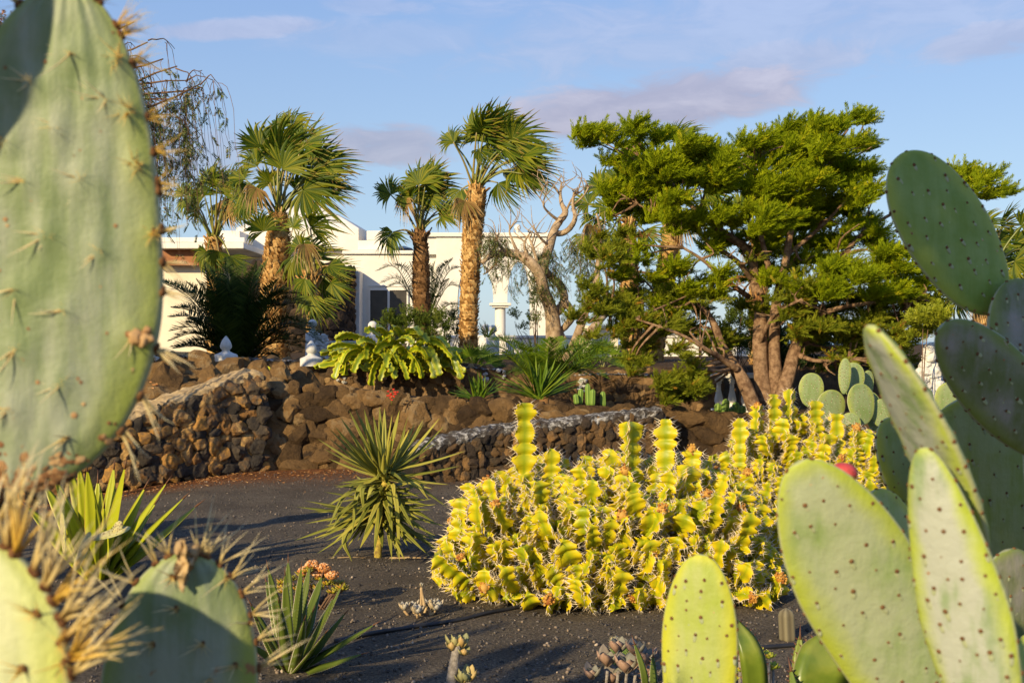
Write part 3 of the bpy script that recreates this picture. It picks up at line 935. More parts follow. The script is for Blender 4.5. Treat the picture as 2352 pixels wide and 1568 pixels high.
# porch with two arches
def arch_low(x):
    if 1051 < x < 1133:
        return 690 - 92 * math.sqrt(max(0, 1 - ((x - 1092) / 41.0) ** 2))
    if 1165 < x < 1217:
        return 692 - 92 * math.sqrt(max(0, 1 - ((x - 1191) / 26.0) ** 2))
    if 1133 <= x <= 1165:
        return 695
    return 812
bps = np.unique(np.concatenate([[1002, 1259], 1092 + 41 * np.cos(np.linspace(0, math.pi, 25)), 1191 + 26 * np.cos(np.linspace(0, math.pi, 21)), [1051, 1133, 1165, 1217]]))
mb = MB()
th_ = 0.55
for x0, x1 in zip(bps[:-1], bps[1:]):
    if x1 - x0 < 1e-6:
        continue
    e = 1e-4
    l0, l1 = arch_low(x0 + e), arch_low(x1 - e)
    A = [P(x0, l0, HD - 0.3), P(x1, l1, HD - 0.3), P(x1, 544, HD - 0.3), P(x0, 544, HD - 0.3)]
    B = [q + [0, th_, 0] for q in A]
    mb.add(A + B, [(0, 1, 2, 3), (5, 4, 7, 6), (1, 0, 4, 5)])
for x, lo in ((1051, 812), (1217, 812)):
    A = [P(x, 690, HD - 0.3), P(x, lo, HD - 0.3)]
    mb.add([A[0], A[1], A[1] + [0, th_, 0], A[0] + [0, th_, 0]], [(0, 1, 2, 3)])
for x in (1002, 1259):
    A = [P(x, 544, HD - 0.3), P(x, 812, HD - 0.3)]
    mb.add([A[0], A[1], A[1] + [0, th_, 0], A[0] + [0, th_, 0]], [(0, 1, 2, 3)])
mb.build('porch_wall', W, house, False)
mb = MB()
hbox(mb, 972, 1262, 534, 543.5, HD - 0.4, 3.2)
mb.build('porch_cornice', W, house, False, bevel=0.02)
mb = MB()
hbox(mb, 972, 1052, 544, 584, HD - 0.25, 3.0)
mb.build('porch_side', W, house, False)
mb = MB()
cb = P(1149, 774, HD - 0.03)
rc = S(12.5, HD)
z1 = P(0, 703, HD)[2] - cb[2]
lathe(mb, cb, [(rc * 1.15, -0.6), (rc * 1.1, 0), (rc, 0.05), (rc * 0.97, z1)], 20)
col_ = mb.build('column', W, house)
mb = MB()
a = P(1149, 0, HD)
hbox(mb, 1124, 1174, 695.5, 701, HD - 0.4, 0.76)
hbox(mb, 1130, 1168, 701, 706, HD - 0.32, 0.6)
mb.build('capital', W, col_, False)
mb = MB()
c = P(1189, 523, HD + 0.3)
r_ = S(8, HD)
lathe(mb, c, [(0.02, -r_ * 1.5), (r_ * 0.5, -r_ * 1.45), (r_ * 0.45, -r_ * 0.9)] + [(r_ * math.cos(q), r_ * math.sin(q)) for q in np.linspace(-1.1, 1.57, 9)], 16)
mb.build('roof_ball', W, house)

# round tower of dark lava stone
tower = thing('stone_tower', P(677, 800, 37), 'round dark lava stone tower standing against the white villa', 'tower')
tc_ = P(677, 0, 38.5)
trad = S(135, 38)
mb = MB()
lathe(mb, (tc_[0], 38.5, 1.0), [(trad - 0.08, 0), (trad - 0.08, P(0, 612, 38)[2] - 1.0), (0.01, P(0, 611, 38)[2] - 1.0)], 48)
mb.build('core', MAT['dark'], tower)
mb = MB()
zt = P(0, 610, 38)[2]
us, vs, rs = pack(math.pi * trad * 1.2, lambda u: zt - 1.0, 0.07, 0.17, 0.62, 7000)
ph = -math.pi * 1.1 + us / trad
oo = np.stack([np.cos(ph), np.sin(ph), 0 * ph], -1)
tt = np.stack([-np.sin(ph), np.cos(ph), 0 * ph], -1)
pos = np.array([tc_[0], 38.5, 1.0]) + oo * trad + np.stack([0 * vs, 0 * vs, vs], -1)
fr = np.stack([tt, np.tile([0, 0, 1.0], (len(us), 1)), oo], 1)
a_ = rng.uniform(0.85, 1.35, len(us))
put_rocks(mb, pos, np.stack([rs * a_ * 1.3, rs / a_ * 1.3, rs * 0.6], -1), fr)
mb.build('stones', MAT['stone_dark'], tower, False)

# garden wall, balustrade and finials
def lowwall(name, label, x0, x1, yt, yb, d, cat, mat='white', dep=0.3):
    a, c = P(x0, yb, d), P(x1, yt, d)
    mb = MB()
    box(mb, a[0], c[0], d, d + dep, a[2] - 0.3, c[2] - 0.03)
    box(mb, a[0] - 0.04, c[0] + 0.04, d - 0.05, d + dep + 0.05, c[2] - 0.03, c[2] + 0.05)
    o = mb.build(name, MAT[mat], None, False, loc=((a[0] + c[0]) / 2, d, a[2]), bevel=0.012)
    return tag(o, label, cat)
lowwall('garden_wall', 'low white wall under the arches of the villa', 1030, 1345, 774, 806, 33, 'wall')
lowwall('garden_wall', 'low cream wall behind the twisted tree trunk', 1340, 1420, 752, 812, 29, 'wall', 'cream')
lowwall('garden_wall', 'low white wall half hidden behind the juniper branches', 1428, 1760, 772, 815, 29, 'wall')
pier = thing('gate_pier', P(738, 830, 22), 'white rough stone pier beside the dark tower', 'pier')
a, c = P(725, 835, 22), P(751, 768, 22)
mb = MB()
box(mb, a[0] + 0.02, c[0] - 0.02, 22.02, 22.3, a[2] - 0.4, c[2])
mb.build('core', MAT['mortar_white'], pier, False)
mb = MB()
us, vs, rs = pack(c[0] - a[0], lambda u: c[2] - a[2] + 0.2, 0.018, 0.045, 0.62, 1500)
k = len(us)
put_rocks(mb, np.stack([a[0] + us, np.full(k, 22.0), a[2] - 0.2 + vs], -1), np.stack([rs * 1.25, rs * 1.25, rs], -1), np.tile(np.array([[1, 0, 0], [0, 0, 1], [0, -1, 0.0]]), (k, 1, 1)))
mb.build('stones', MAT['whitestone'], pier, False)

def balus(name, label, x0, x1, yt, yb, d, n, posts=()):
    a, c = P(x0, yb, d), P(x1, yt, d)
    h = c[2] - a[2]
    root = thing(name, ((a[0] + c[0]) / 2, d, a[2]), label, 'balustrade')
    mb = MB()
    box(mb, a[0], c[0], d - 0.09, d + 0.09, c[2] - h * 0.13, c[2])
    mb.build('rail', W, root, False, bevel=0.008)
    mb = MB()
    box(mb, a[0], c[0], d - 0.09, d + 0.09, a[2] - 0.25, a[2])
    mb.build('plinth', W, root, False, bevel=0.008)
    hh = h * 0.87
    for k in range(n):
        x = a[0] + (c[0] - a[0]) * (k + 0.55) / n
        r = h * 0.13
        mb = MB()
        lathe(mb, (x, d, a[2]), [(r, 0), (r, hh * 0.07), (r * 0.6, hh * 0.1), (r * 0.95, hh * 0.24), (r * 0.9, hh * 0.34), (r * 0.5, hh * 0.62), (r * 0.48, hh * 0.8),
                                 (r * 0.7, hh * 0.83), (r * 0.55, hh * 0.87), (r * 0.9, hh * 0.93), (r * 0.9, hh)], 14)
        mb.build('baluster', W, root)
    return root
balus('balustrade', 'white balustrade on the terrace under the leaning juniper trunk', 1634, 1756, 857, 938, 17.2, 4)
balus('balustrade', 'white balustrade between the stone pier and the green draping cactus', 756, 1010, 783, 822, 21.5, 10)

def pine_finial(px, ytop, ybot, d, label):
    base = P(px, ybot, d)
    h = P(px, ytop, d)[2] - base[2]
    root = thing('finial', base, label, 'finial', 'pointed finials on the terrace wall')
    mb = MB()
    lathe(mb, base, [(h * 0.56, -0.1), (h * 0.56, h * 0.06), (h * 0.5, h * 0.1), (h * 0.34, h * 0.16), (h * 0.2, h * 0.24), (h * 0.17, h * 0.32)], 4 if False else 24)
    mb.build('base', MAT['whitestone'], root)
    mb = MB()
    lathe(mb, base + [0, 0, h * 0.3], [(h * 0.17, 0), (h * 0.27, h * 0.1), (h * 0.29, h * 0.2), (h * 0.25, h * 0.34), (h * 0.17, h * 0.5), (h * 0.08, h * 0.63), (0.004, h * 0.7)], 20)
    mb.build('cone', MAT['whitestone'], root)
pine_finial(519, 771, 818, 18.0, 'pointed white finial in front of the dark feather palm')
pine_finial(715, 780, 826, 18.0, 'pointed white finial beside the yellow green draping cactus')
def ball_finial(px, ytop, ybot, d, label):
    base = P(px, ybot, d)
    h = P(px, ytop, d)[2] - base[2]
    root = thing('ball_finial', base, label, 'finial', 'ball finials on the garden posts')
    mb = MB()
    lathe(mb, base, [(h * 0.5, -0.6), (h * 0.5, 0), (h * 0.42, h * 0.06), (h * 0.22, h * 0.14), (h * 0.16, h * 0.38)], 20)
    mb.build('base', MAT['whitestone'], root)
    mb = MB()
    r = h * 0.31
    lathe(mb, base + [0, 0, h * 0.69], [(r * math.cos(q), r * math.sin(q)) for q in np.linspace(-1.57, 1.57, 14)], 20)
    mb.build('ball', MAT['whitestone'], root)
ball_finial(718, 733, 766, 22.2, 'ball finial on the white stone pier beside the dark tower')
ball_finial(856, 737, 772, 21.5, 'ball finial standing in front of the villa window')
ball_finial(1132, 746, 776, 31, 'ball finial beside the porch column')
ball_finial(1116, 744, 776, 32, 'cream ball finial between the pale palm trunk and the porch column')
# the white cairn on the right
cairn = thing('white_cairn', P(2140, 960, 14.8), 'pointed white rough stone cairn behind the distant prickly pears', 'cairn')
mb = MB()
for k in range(130):
    s = rng.uniform(0, 1)
    w = (1 - s) * 40 + 7
    c = P(2138 + R(-1, 1) * w, 960 - s * 160, 14.8 + R(-0.15, 0.15))
    put_rocks(mb, c[None], np.full((1, 3), S(15, 14.8)), rotm(1))
mb.build('stones', MAT['whitestone'], cairn, False)
# ------------------------------------------------------------------ fan palms
WIND = np.array([1.0, -0.1, 0.05])

def fan(mb, hub, axis, face, L, n=30, spread=2.0, droop=0.35, wind=0.35, dry=0.0):
    axis = nrm(axis)
    up = ortho(axis, np.asarray(face, float))
    side = np.cross(axis, up)
    th = np.linspace(-spread, spread, n) + rng.normal(0, 0.02, n)
    dth = 2 * spread / n
    L_ = L * (0.72 + 0.28 * np.cos(th * 0.75)) * rng.uniform(0.88, 1.06, n)
    d = np.cos(th)[:, None] * axis + np.sin(th)[:, None] * side + (0.25 * np.abs(np.sin(th)) ** 1.5)[:, None] * up
    d = nrm(d)
    s = np.array([0.03, 0.28, 0.5, 0.66, 0.8, 0.91, 1.0])
    w = np.where(s < 0.55, s * math.tan(dth / 2) * 1.3, 0.55 * 1.3 * math.tan(dth / 2) * ((1 - s) / 0.45) ** 0.8)
    w[-1] = 0.002
    k = len(s)
    dr = rng.uniform(0.6, 1.5, n)
    bend = np.maximum(s - 0.42, 0) ** 1.7 * 1.9
    off = bend[None, :, None] * (dr[:, None, None] * droop * np.array([0, 0, -1.0]) + wind * rng.uniform(0.5, 1.4, (n, 1, 1)) * WIND
                                 + rng.normal(0, 0.12, (n, 1, 3)))
    c = hub + L_[:, None, None] * (d[:, None] * s[None, :, None] + off)
    tang = nrm(np.gradient(c, axis=1))
    sdir = nrm(np.cross(tang, up[None, None]))
    ww = (w[None] * L_[:, None])[..., None]
    pl = ((-1.0) ** np.arange(n))[:, None, None] * up * ww * 0.35
    ring = np.stack([c - sdir * ww - up * ww * 0.45, c + up * ww * 0.35, c + sdir * ww - up * ww * 0.45], 2)   # n,k,3,3
    i = np.arange(k - 1)[:, None] * 3
    j = np.arange(2)[None]
    f = np.stack([i + j, i + j + 1, i + 3 + j + 1, i + 3 + j], -1).reshape(-1, 4)
    F_ = (f[None] + (np.arange(n) * k * 3)[:, None, None]).reshape(-1, 4)
    a = np.repeat(np.tile(s, n), 3)
    mb.add(ring.reshape(-1, 3), F_, 0, a)

def palm_trunk(mb, px, d, mat=0, scales=True):
    """px: list of (x, y, width)"""
    pts = np.array([P(x, y, d) for x, y, w in px])
    rad = np.array([S(w, d) / 2 for x, y, w in px])
    n = 40
    cp = bez(pts, n)
    cr = np.interp(np.linspace(0, len(px) - 1, n), np.arange(len(px)), rad)
    tube(mb, cp, cr * 0.9, 16)
    if scales:
        L = np.linalg.norm(np.diff(cp, axis=0), axis=1).sum()
        rings = int(L / 0.055)
        pos, dr, ln, wd = [], [], [], []
        for k in range(rings):
            s = (k + 0.5) / rings
            c = np.array([np.interp(s * (n - 1), np.arange(n), cp[:, q]) for q in range(3)])
            r = np.interp(s * (n - 1), np.arange(n), cr)
            m_ = max(7, int(2 * math.pi * r / 0.085))
            for q in range(m_):
                th = (q + 0.5 * (k % 2)) / m_ * 2 * math.pi + R(-0.12, 0.12)
                if math.sin(th) > 0.55:
                    continue
                o = np.array([math.cos(th), math.sin(th), 0])
                pos.append(c + o * r * 0.82)
                up = np.array([0, 0, 1.0])
                dr.append((o, up))
        pos = np.array(pos)
        N = len(pos)
        # leaf base scale: a wedge pointing up and out
        tv = np.array([[-0.5, 0, -0.35], [0.5, 0, -0.35], [0.36, 0.55, 0.25], [-0.36, 0.55, 0.25], [0.2, 0.62, 0.52], [-0.2, 0.62, 0.52], [0, 0.1, 0.5]])
        tf4 = np.array([[0, 1, 2, 3], [3, 2, 4, 5]])
        o = np.array([x[0] for x in dr])
        t_ = np.stack([-o[:, 1], o[:, 0], 0 * o[:, 0]], -1)
        sz = rng.uniform(0.8, 1.25, N)[:, None]
        upv = np.tile([0, 0, 1.0], (N, 1)) + rng.normal(0, 0.25, (N, 3))
        r0 = rad.mean()
        M_ = np.stack([t_ * 0.1 * sz, o * r0 * 0.42 * sz, nrm(upv) * 0.12 * sz], -1)
        mb.inst(tv, tf4, M_, pos)
        tf3 = np.array([[0, 3, 5], [1, 4, 2], [5, 4, 6]])
        mb.inst(tv, tf3, M_, pos)

def fan_palm(label, trunk, d, crown, fans, dry=(), skirt=0, base_z=None, group='fan palms in front of the villa', tmat='trunk_palm', extra=4):
    tx = trunk[-1]
    base = P(tx[0], tx[1], d)
    root = thing('fan_palm', base, label, 'palm tree', group)
    mb = MB()
    gz_ = TZ(base[0], d) - 0.2
    if base[2] > gz_:
        yb = CY + (EYE - gz_) / d * F
        trunk = list(trunk) + [(tx[0], yb, tx[2] * 1.08)]
    palm_trunk(mb, trunk, d)
    # broken leaf stubs under the crown
    ct = P(crown[0], crown[1], d)
    for k in range(26):
        th = R(0, 6.28)
        o = np.array([math.cos(th), math.sin(th) * 0.9, R(0.3, 1.2)])
        tube(mb, [ct + [0, 0, R(-0.55, -0.1)], ct + [0, 0, R(-0.25, -0.05)] + nrm(o) * R(0.2, 0.36)], [0.03, 0.015], 5)
    mb.build('trunk', MAT[tmat], root)
    mp_, ml = MB(), MB()
    fl = list(fans)
    for k in range(extra):
        ang = R(20, 160)
        fl.append((crown[0] + math.cos(math.radians(ang)) * R(40, 90), crown[1] - math.sin(math.radians(ang)) * R(60, 110) - 10, ang + R(-30, 10), R(60, 80), R(0.3, 1.0)))
    for f in fl:
        hx, hy, ang, Lp = f[:4]
        dd = f[4] if len(f) > 4 else R(-0.5, 0.5)
        hub = P(hx, hy, d + dd)
        L = S(Lp * 0.95, d)
        a_ = math.radians(ang)
        axis = np.array([math.cos(a_), R(-0.35, 0.2), math.sin(a_)])
        face = np.array([R(-0.9, 0.7), -0.75, R(-0.25, 0.9)])
        fan(ml, hub, axis, face, L, n=30, spread=R(1.3, 1.9), droop=R(0.12, 0.42), wind=R(0.15, 0.42))
        st = ct + np.array([R(-0.08, 0.08), R(-0.08, 0.08), R(-0.1, 0.1)])
        dv = hub - st
        mid = st + dv * 0.5 + np.array([0, 0, 0.16 * np.linalg.norm(dv[:2])])
        pts = bez([st, mid, hub], 9)
        tube(mp_, pts, np.linspace(0.03, 0.014, 9), 6, a=np.linspace(0, 1, 9))
        tube(ml, [hub - nrm(dv) * 0.02, hub + nrm(axis) * L * 0.25], [0.013, 0.004], 5, a=0.3)
    mp_.build('petioles', MAT['petiole'], root)
    ml.build('crown', MAT['fan'], root)
    md = MB()
    for f in dry:
        hx, hy, ang, Lp = f[:4]
        hub = P(hx, hy, d + R(-0.5, 0.1))
        a_ = math.radians(ang)
        axis = np.array([math.cos(a_), R(-0.5, 0.1), math.sin(a_)])
        fan(md, hub, axis, [R(-0.8, 0.8), -0.8, R(0, 0.6)], S(Lp, d), n=24, spread=R(1.1, 1.7), droop=R(0.6, 1.0), wind=0.15)
        tube(md, bez([ct, (ct + hub) / 2 + [0, 0, 0.1], hub], 6), 0.016, 5, a=0.5)
    if dry:
        md.build('dry_fronds', MAT['fan_dry'], root)
    return root

fan_palm('fan palm with the thickest trunk and the widest wind blown crown, before the domed roof',
         [(639, 492, 34), (640, 530, 46), (637, 580, 58), (632, 640, 64), (628, 720, 66), (630, 806, 70)], 24, (640, 498),
         [(591, 383, 108, 92), (648, 389, 72, 86, -0.5), (642, 356, 84, 112), (718, 392, 32, 100), (713, 412, -5, 104), (696, 436, -32, 100), (698, 331, 38, 84),
          (597, 338, 98, 82), (580, 425, 245, 72), (563, 412, 165, 62), (669, 296, 62, 70), (640, 300, 95, 66), (605, 532, 112, 66, -0.5), (735, 375, 18, 92), (620, 420, 140, 60),
          (690, 380, 55, 80, 0.6), (735, 430, -15, 84, 0.4), (570, 460, 215, 62, 0.4), (665, 345, 60, 95, 0.8), (620, 350, 118, 85, 0.6)],
         dry=[(590, 432, 255, 46)])
fan_palm('short fan palm with low fans before the dark lava tower',
         [(716, 640, 18), (716, 680, 22), (716, 740, 24)], 23, (716, 632),
         [(674, 523, 78, 48), (713, 523, 28, 72), (701, 590, 22, 92), (678, 585, -60, 84), (740, 640, -50, 66), (755, 610, -25, 62), (700, 640, -95, 64), (730, 690, -80, 62), (712, 680, -95, 60, -0.4), (760, 650, -40, 62), (690, 570, 110, 60)], dry=[(700, 560, -80, 45)], extra=0)
fan_palm('small slender fan palm before the flat roof, half behind the weeping twigs',
         [(492, 548, 22), (492, 566, 30), (492, 590, 34), (495, 640, 38), (496, 720, 42)], 26.5, (492, 549),
         [(480, 418, 92, 58), (498, 430, 66, 62), (526, 425, 62, 64), (552, 414, 128, 50), (457, 484, 165, 44), (500, 467, 262, 52), (528, 479, -70, 52), (558, 478, -55, 52),
          (424, 446, 100, 46), (424, 462, 250, 40), (502, 577, 255, 58, -0.5), (528, 588, -52, 54, -0.5), (476, 580, 235, 52, -0.4), (510, 445, 80, 66), (540, 450, 20, 56), (470, 450, 120, 52)],
         dry=[(520, 455, -85, 45)], extra=2)
fan_palm('middle fan palm before the villa window, brown shaggy trunk and one hanging frond',
         [(965, 532, 22), (966, 560, 30), (967, 600, 36), (967, 650, 40), (969, 712, 42), (972, 770, 34)], 25.5, (965, 536),
         [(898, 448, 132, 64), (963, 424, 98, 78), (977, 424, 62, 72), (1003, 440, 58, 52), (925, 452, 262, 32), (960, 452, 42, 46), (967, 474, 30, 42), (903, 533, 246, 64, -0.4),
          (1009, 490, 32, 54), (1014, 497, 4, 62), (940, 460, 120, 54), (990, 410, 75, 66), (945, 440, 150, 46), (985, 450, 20, 60), (1010, 480, -30, 52)],
         dry=[(930, 458, -85, 34)], tmat='trunk_dark', extra=2)
fan_palm('tall fan palm with a pale trunk between the villa window and the arches',
         [(1093, 428, 22), (1095, 450, 40), (1090, 500, 46), (1084, 560, 46), (1080, 640, 44), (1077, 720, 42), (1076, 800, 44)], 24.5, (1093, 432),
         [(1041, 326, 142, 52), (1044, 330, 78, 44), (1098, 322, 86, 96), (1112, 306, 66, 98), (1142, 298, 52, 84), (1176, 322, 42, 86), (1157, 342, -12, 74), (1176, 342, -22, 72),
          (1186, 369, 10, 94), (1190, 386, -18, 90), (1144, 420, -52, 74), (1100, 342, -62, 50), (1058, 436, 262, 56), (1125, 330, 62, 92), (1200, 360, 28, 84), (1170, 390, -35, 86),
          (1120, 360, 20, 70), (1205, 400, -30, 70), (1095, 300, 100, 70), (1140, 330, 30, 90)],
         dry=[(1068, 462, 262, 49)], extra=0)
fan_palm('fan palm behind the juniper whose pale trunk rises beside the twisted tree',
         [(1440, 520, 30), (1440, 560, 40), (1445, 640, 46), (1450, 740, 52), (1455, 830, 60)], 22.5, (1440, 500),
         [(1352, 470, 150, 60), (1350, 540, 250, 66), (1385, 430, 120, 70), (1400, 480, 170, 66), (1420, 420, 95, 70), (1470, 430, 60, 70), (1490, 470, 10, 70), (1370, 500, 235, 60),
          (1480, 530, -60, 60), (1400, 540, 250, 60)], dry=[(1365, 520, 255, 52)], extra=2)
fan_palm('fan palm behind the juniper with one frond sticking up above the foliage',
         [(1545, 480, 34), (1542, 540, 42), (1532, 620, 46), (1518, 700, 48), (1504, 780, 50), (1495, 860, 54)], 23.5, (1545, 450),
         [(1558, 318, 62, 64), (1548, 326, 84, 58), (1570, 330, 40, 56), (1520, 400, 130, 60), (1600, 400, 30, 70), (1620, 440, -20, 70), (1500, 440, 190, 60), (1580, 370, 45, 70), (1590, 480, -60, 60)],
         dry=[(1570, 500, -80, 45)], extra=2)
fan_palm('fan palm behind the tall deep green pad, bright trunk and bowed fronds',
         [(2268, 640, 30), (2262, 690, 40), (2256, 720, 42), (2254, 770, 38), (2256, 820, 40)], 21, (2266, 636),
         [(2262, 520, 88, 58), (2300, 520, 60, 70), (2330, 560, 20, 70), (2330, 600, -20, 66), (2290, 560, 50, 70), (2250, 560, 120, 60), (2230, 640, 235, 66), (2200, 690, 225, 60),
          (2310, 630, -50, 66), (2345, 520, 40, 66), (2170, 700, 200, 50), (2360, 570, 10, 80)], dry=[(2240, 660, 240, 52)], extra=2)
fan_palm('stout palm trunk close behind the juniper middle fork',
         [(1745, 560, 38), (1742, 640, 42), (1744, 720, 44), (1746, 800, 48)], 21, (1745, 540),
         [(1700, 480, 120, 60), (1790, 480, 50, 60), (1745, 470, 90, 60), (1660, 530, 190, 60), (1650, 560, 215, 56)], dry=[(1720, 560, 250, 37)], extra=1)

# ------------------------------------------------------------------ feather palms
def frond(mb, pts, leaf_len, n, wid=0.012, vee=0.5, mat=0, droop=0.2):
    p = bez(pts, 24)
    tube(mb, p, np.linspace(0.016, 0.003, 24), 5, mat)
    t, u, w = frames(p, [0, 0, 1])
    s = np.linspace(0.1, 0.995, n)
    c = np.stack([np.interp(s * 23, np.arange(24), p[:, k]) for k in range(3)], -1)
    tt = nrm(np.stack([np.interp(s * 23, np.arange(24), t[:, k]) for k in range(3)], -1))
    up = nrm(np.array([0, -0.15, 1.0]) - tt * (tt @ np.array([0, -0.15, 1.0]))[:, None])
    sd = np.cross(tt, up)
    ll = leaf_len * (np.sin(np.clip(s * 1.02, 0, 1) * math.pi * 0.86 + 0.35)) * rng.uniform(0.85, 1.1, n)
    tv = np.array([[0, 0, 0], [0.5, 0.35, 0.04], [0, 1.0, -0.0], [-0.5, 0.35, 0.04]])
    tf = np.array([[0, 1, 2, 3]])
    for sg in (-1, 1):
        d = nrm(sd * sg + tt * rng.uniform(0.55, 0.85, (n, 1)) + up * (vee + rng.normal(0, 0.14, (n, 1))) + np.array([0, 0, -droop]))
        wv = nrm(np.cross(d, up))
        uv = np.cross(wv, d)
        M_ = np.stack([wv * wid, d * ll[:, None], uv * ll[:, None] * 0.3], -1)
        mb.inst(tv, tf, M_, c, mat)

def feather_palm(label, base_px, d, fronds, leaf, n, wid, mat, group, stem_r=0.09, dup=1):
    """fronds: (tip x, tip y, bulge up px, depth offset)"""
    b_ = P(base_px[0], base_px[1], d)
    root = thing('feather_palm', b_, label, 'palm', group)
    mb = MB()
    for fr in [(f[0] + q * R(-30, 30), f[1] + q * R(-20, 26), f[2]) for q in range(dup) for f in fronds]:
        tx, ty, bl = fr[:3]
        dd = fr[3] if len(fr) > 3 else R(-0.8, 0.5)
        tip = P(tx, ty, d + dd)
        mid = b_ * 0.45 + tip * 0.55
        mid = mid + np.array([0, 0, S(bl, d)])
        frond(mb, [b_ + rng.normal(0, 0.03, 3), mid, tip], leaf, n, wid, mat=0)
    mb.build('crown', MAT[mat], root)
    mb = MB()
    tube(mb, [b_ + [0, 0, -0.5], b_ + [0, 0, 0.05]], [stem_r * 1.2, stem_r], 12, jit=0.08)
    mb.build('trunk', MAT['trunk_dark'], root)

fr = [(560, 600, 10), (520, 590, 6), (482, 612, 8), (450, 640, 20), (410, 660, 30), (392, 705, 40), (388, 760, 40), (600, 612, 20), (640, 640, 30), (690, 672, 55), (728, 705, 60), (742, 765, 60),
      (715, 745, 50), (660, 700, 45), (575, 640, 14), (540, 630, 5), (500, 650, 8), (460, 690, 20), (430, 730, 26), (620, 690, 24), (660, 780, 30), (700, 800, 30), (600, 740, 20),
      (395, 800, 20), (440, 780, 18), (500, 720, 5), (560, 700, 5), (480, 800, 6), (570, 790, 6), (640, 820, 16), (365, 640, 40), (470, 600, 10)]
feather_palm('big dark feather palm behind the pointed finials, fronds arching both ways', (545, 838), 20.5, fr, 0.4, 62, 0.024, 'pinnate', 'feather palms of the garden', 0.16, dup=2)
fr = [(862, 622, 60), (872, 650, 50), (905, 605, 40), (940, 600, 20), (1000, 598, 20), (1040, 592, 30), (1058, 612, 40), (1062, 660, 40), (1030, 640, 20), (1010, 680, 18), (1060, 700, 20), (885, 660, 44),
      (1045, 720, 14), (990, 610, 10), (1020, 605, 24)]
feather_palm('dark feather palm between the villa window and the tall pale trunk', (980, 752), 28, fr, 0.36, 44, 0.02, 'pinnate', 'feather palms of the garden')
fr = [(1112, 772, 40), (1180, 780, 20), (1232, 790, 10), (1290, 772, 20), (1330, 792, 30), (1420, 800, 50), (1436, 846, 50), (1130, 830, 40), (1400, 870, 40), (1260, 800, 6), (1205, 810, 10), (1310, 830, 20), (1160, 860, 30),
      (1350, 860, 30), (1090, 800, 44)]
feather_palm('bright young feather palm leaning over the terrace wall before the twisted trunk', (1250, 905), 16.6, fr, 0.27, 50, 0.014, 'pinnate_light', 'feather palms of the garden', 0.07, dup=2)
fr = [(1345, 800, 20), (1385, 790, 20), (1310, 780, 10), (1290, 800, 14), (1360, 820, 14), (1420, 826, 20), (1330, 770, 8)]
feather_palm('small light feather palm at the foot of the twisted tree', (1340, 860), 18.8, fr, 0.22, 36, 0.012, 'pinnate_light', 'feather palms of the garden', 0.05)

def fan_shrub(label, bx, by, d, tips, L=38):
    b_ = P(bx, by, d)
    root = thing('fan_palm_seedling', b_, label, 'palm', 'low fan palms by the terrace wall')
    ml, mp_ = MB(), MB()
    for tx, ty, ang in tips:
        hub = P(tx, ty, d + R(-0.3, 0.3))
        a_ = math.radians(ang)
        fan(ml, hub, [math.cos(a_), R(-0.4, 0.1), math.sin(a_)], [R(-0.4, 0.4), -0.7, 0.5], S(L, d), n=22, spread=1.5, droop=0.1, wind=0.1)
        tube(mp_, bez([b_, (b_ + hub) / 2 + [0, 0, 0.05], hub], 6), 0.01, 5)
    mp_.build('petioles', MAT['petiole'], root)
    ml.build('crown', MAT['pinnate_light'], root)
fan_shrub('low fan palm seedling between the draping cactus and the young feather palm', 1090, 858, 19, [(1060, 830, 130), (1080, 820, 100), (1105, 822, 70), (1120, 835, 40), (1070, 845, 160), (1095, 835, 85), (1045, 840, 150), (1135, 845, 20)])
fan_shrub('low fan palm seedling below the cream wall at the twisted trunk', 1385, 850, 18.9, [(1370, 815, 110), (1395, 812, 80), (1410, 825, 40), (1360, 830, 150), (1385, 805, 95), (1425, 840, 10)])

# ------------------------------------------------------------------ sprays for juniper and shrubs
def spray_template(nside=13, side_len=0.3, w=0.02, ang=0.5):
    vs, fs = [], []
    def leaf(o, d, up, L, wd):
        d = nrm(d)
        sdv = nrm(np.cross(d, up))
        n0 = len(vs)
        vs.extend([o, o + d * L * 0.4 + sdv * wd, o + d * L, o + d * L * 0.4 - sdv * wd])
        fs.append([n0, n0 + 1, n0 + 2, n0 + 3])
    for k in range(nside):
        s = 0.08 + 0.8 * k / (nside - 1)
        o = np.array([0, s, 0])
        L = side_len * (1.0 - 0.55 * s)
        for sg in (-1, 1):
            tilt = rng.normal(0, 0.5)
            leaf(o, np.array([sg * math.sin(ang), math.cos(ang), tilt]), np.array([0.3 * rng.normal(), 0, 1.0]), L, w)
        leaf(o, np.array([0.25 * rng.normal(), math.cos(ang), rng.choice([-1, 1]) * 0.5]), np.array([1.0, 0, 0.3]), L * 0.8, w)
    leaf(np.array([0, 0.75, 0]), np.array([0, 1, 0.05]), np.array([0, 0, 1.0]), 0.3, w)
    return np.array(vs), np.array(fs)
SPRAYS = [spray_template() for _ in range(6)]
TUFTS = [spray_template(6, 0.5, 0.05, 0.8) for _ in range(4)]

def put_sprays(mb, pos, dirs, size, shade, tmpl=SPRAYS, mat=0):
    N = len(pos)
    d = nrm(dirs)
    up = np.array([0, 0, 1.0]) + rng.normal(0, 0.5, (N, 3))
    w = nrm(np.cross(d, up))
    u = np.cross(w, d)
    ids = rng.integers(0, len(tmpl), N)
    for k, (tv, tf) in enumerate(tmpl):
        s_ = np.where(ids == k)[0]
        if len(s_):
            M_ = np.stack([w[s_], d[s_], u[s_]], -1) * size[s_, None, None]
            mb.inst(tv, tf, M_, pos[s_], mat, shade[s_])

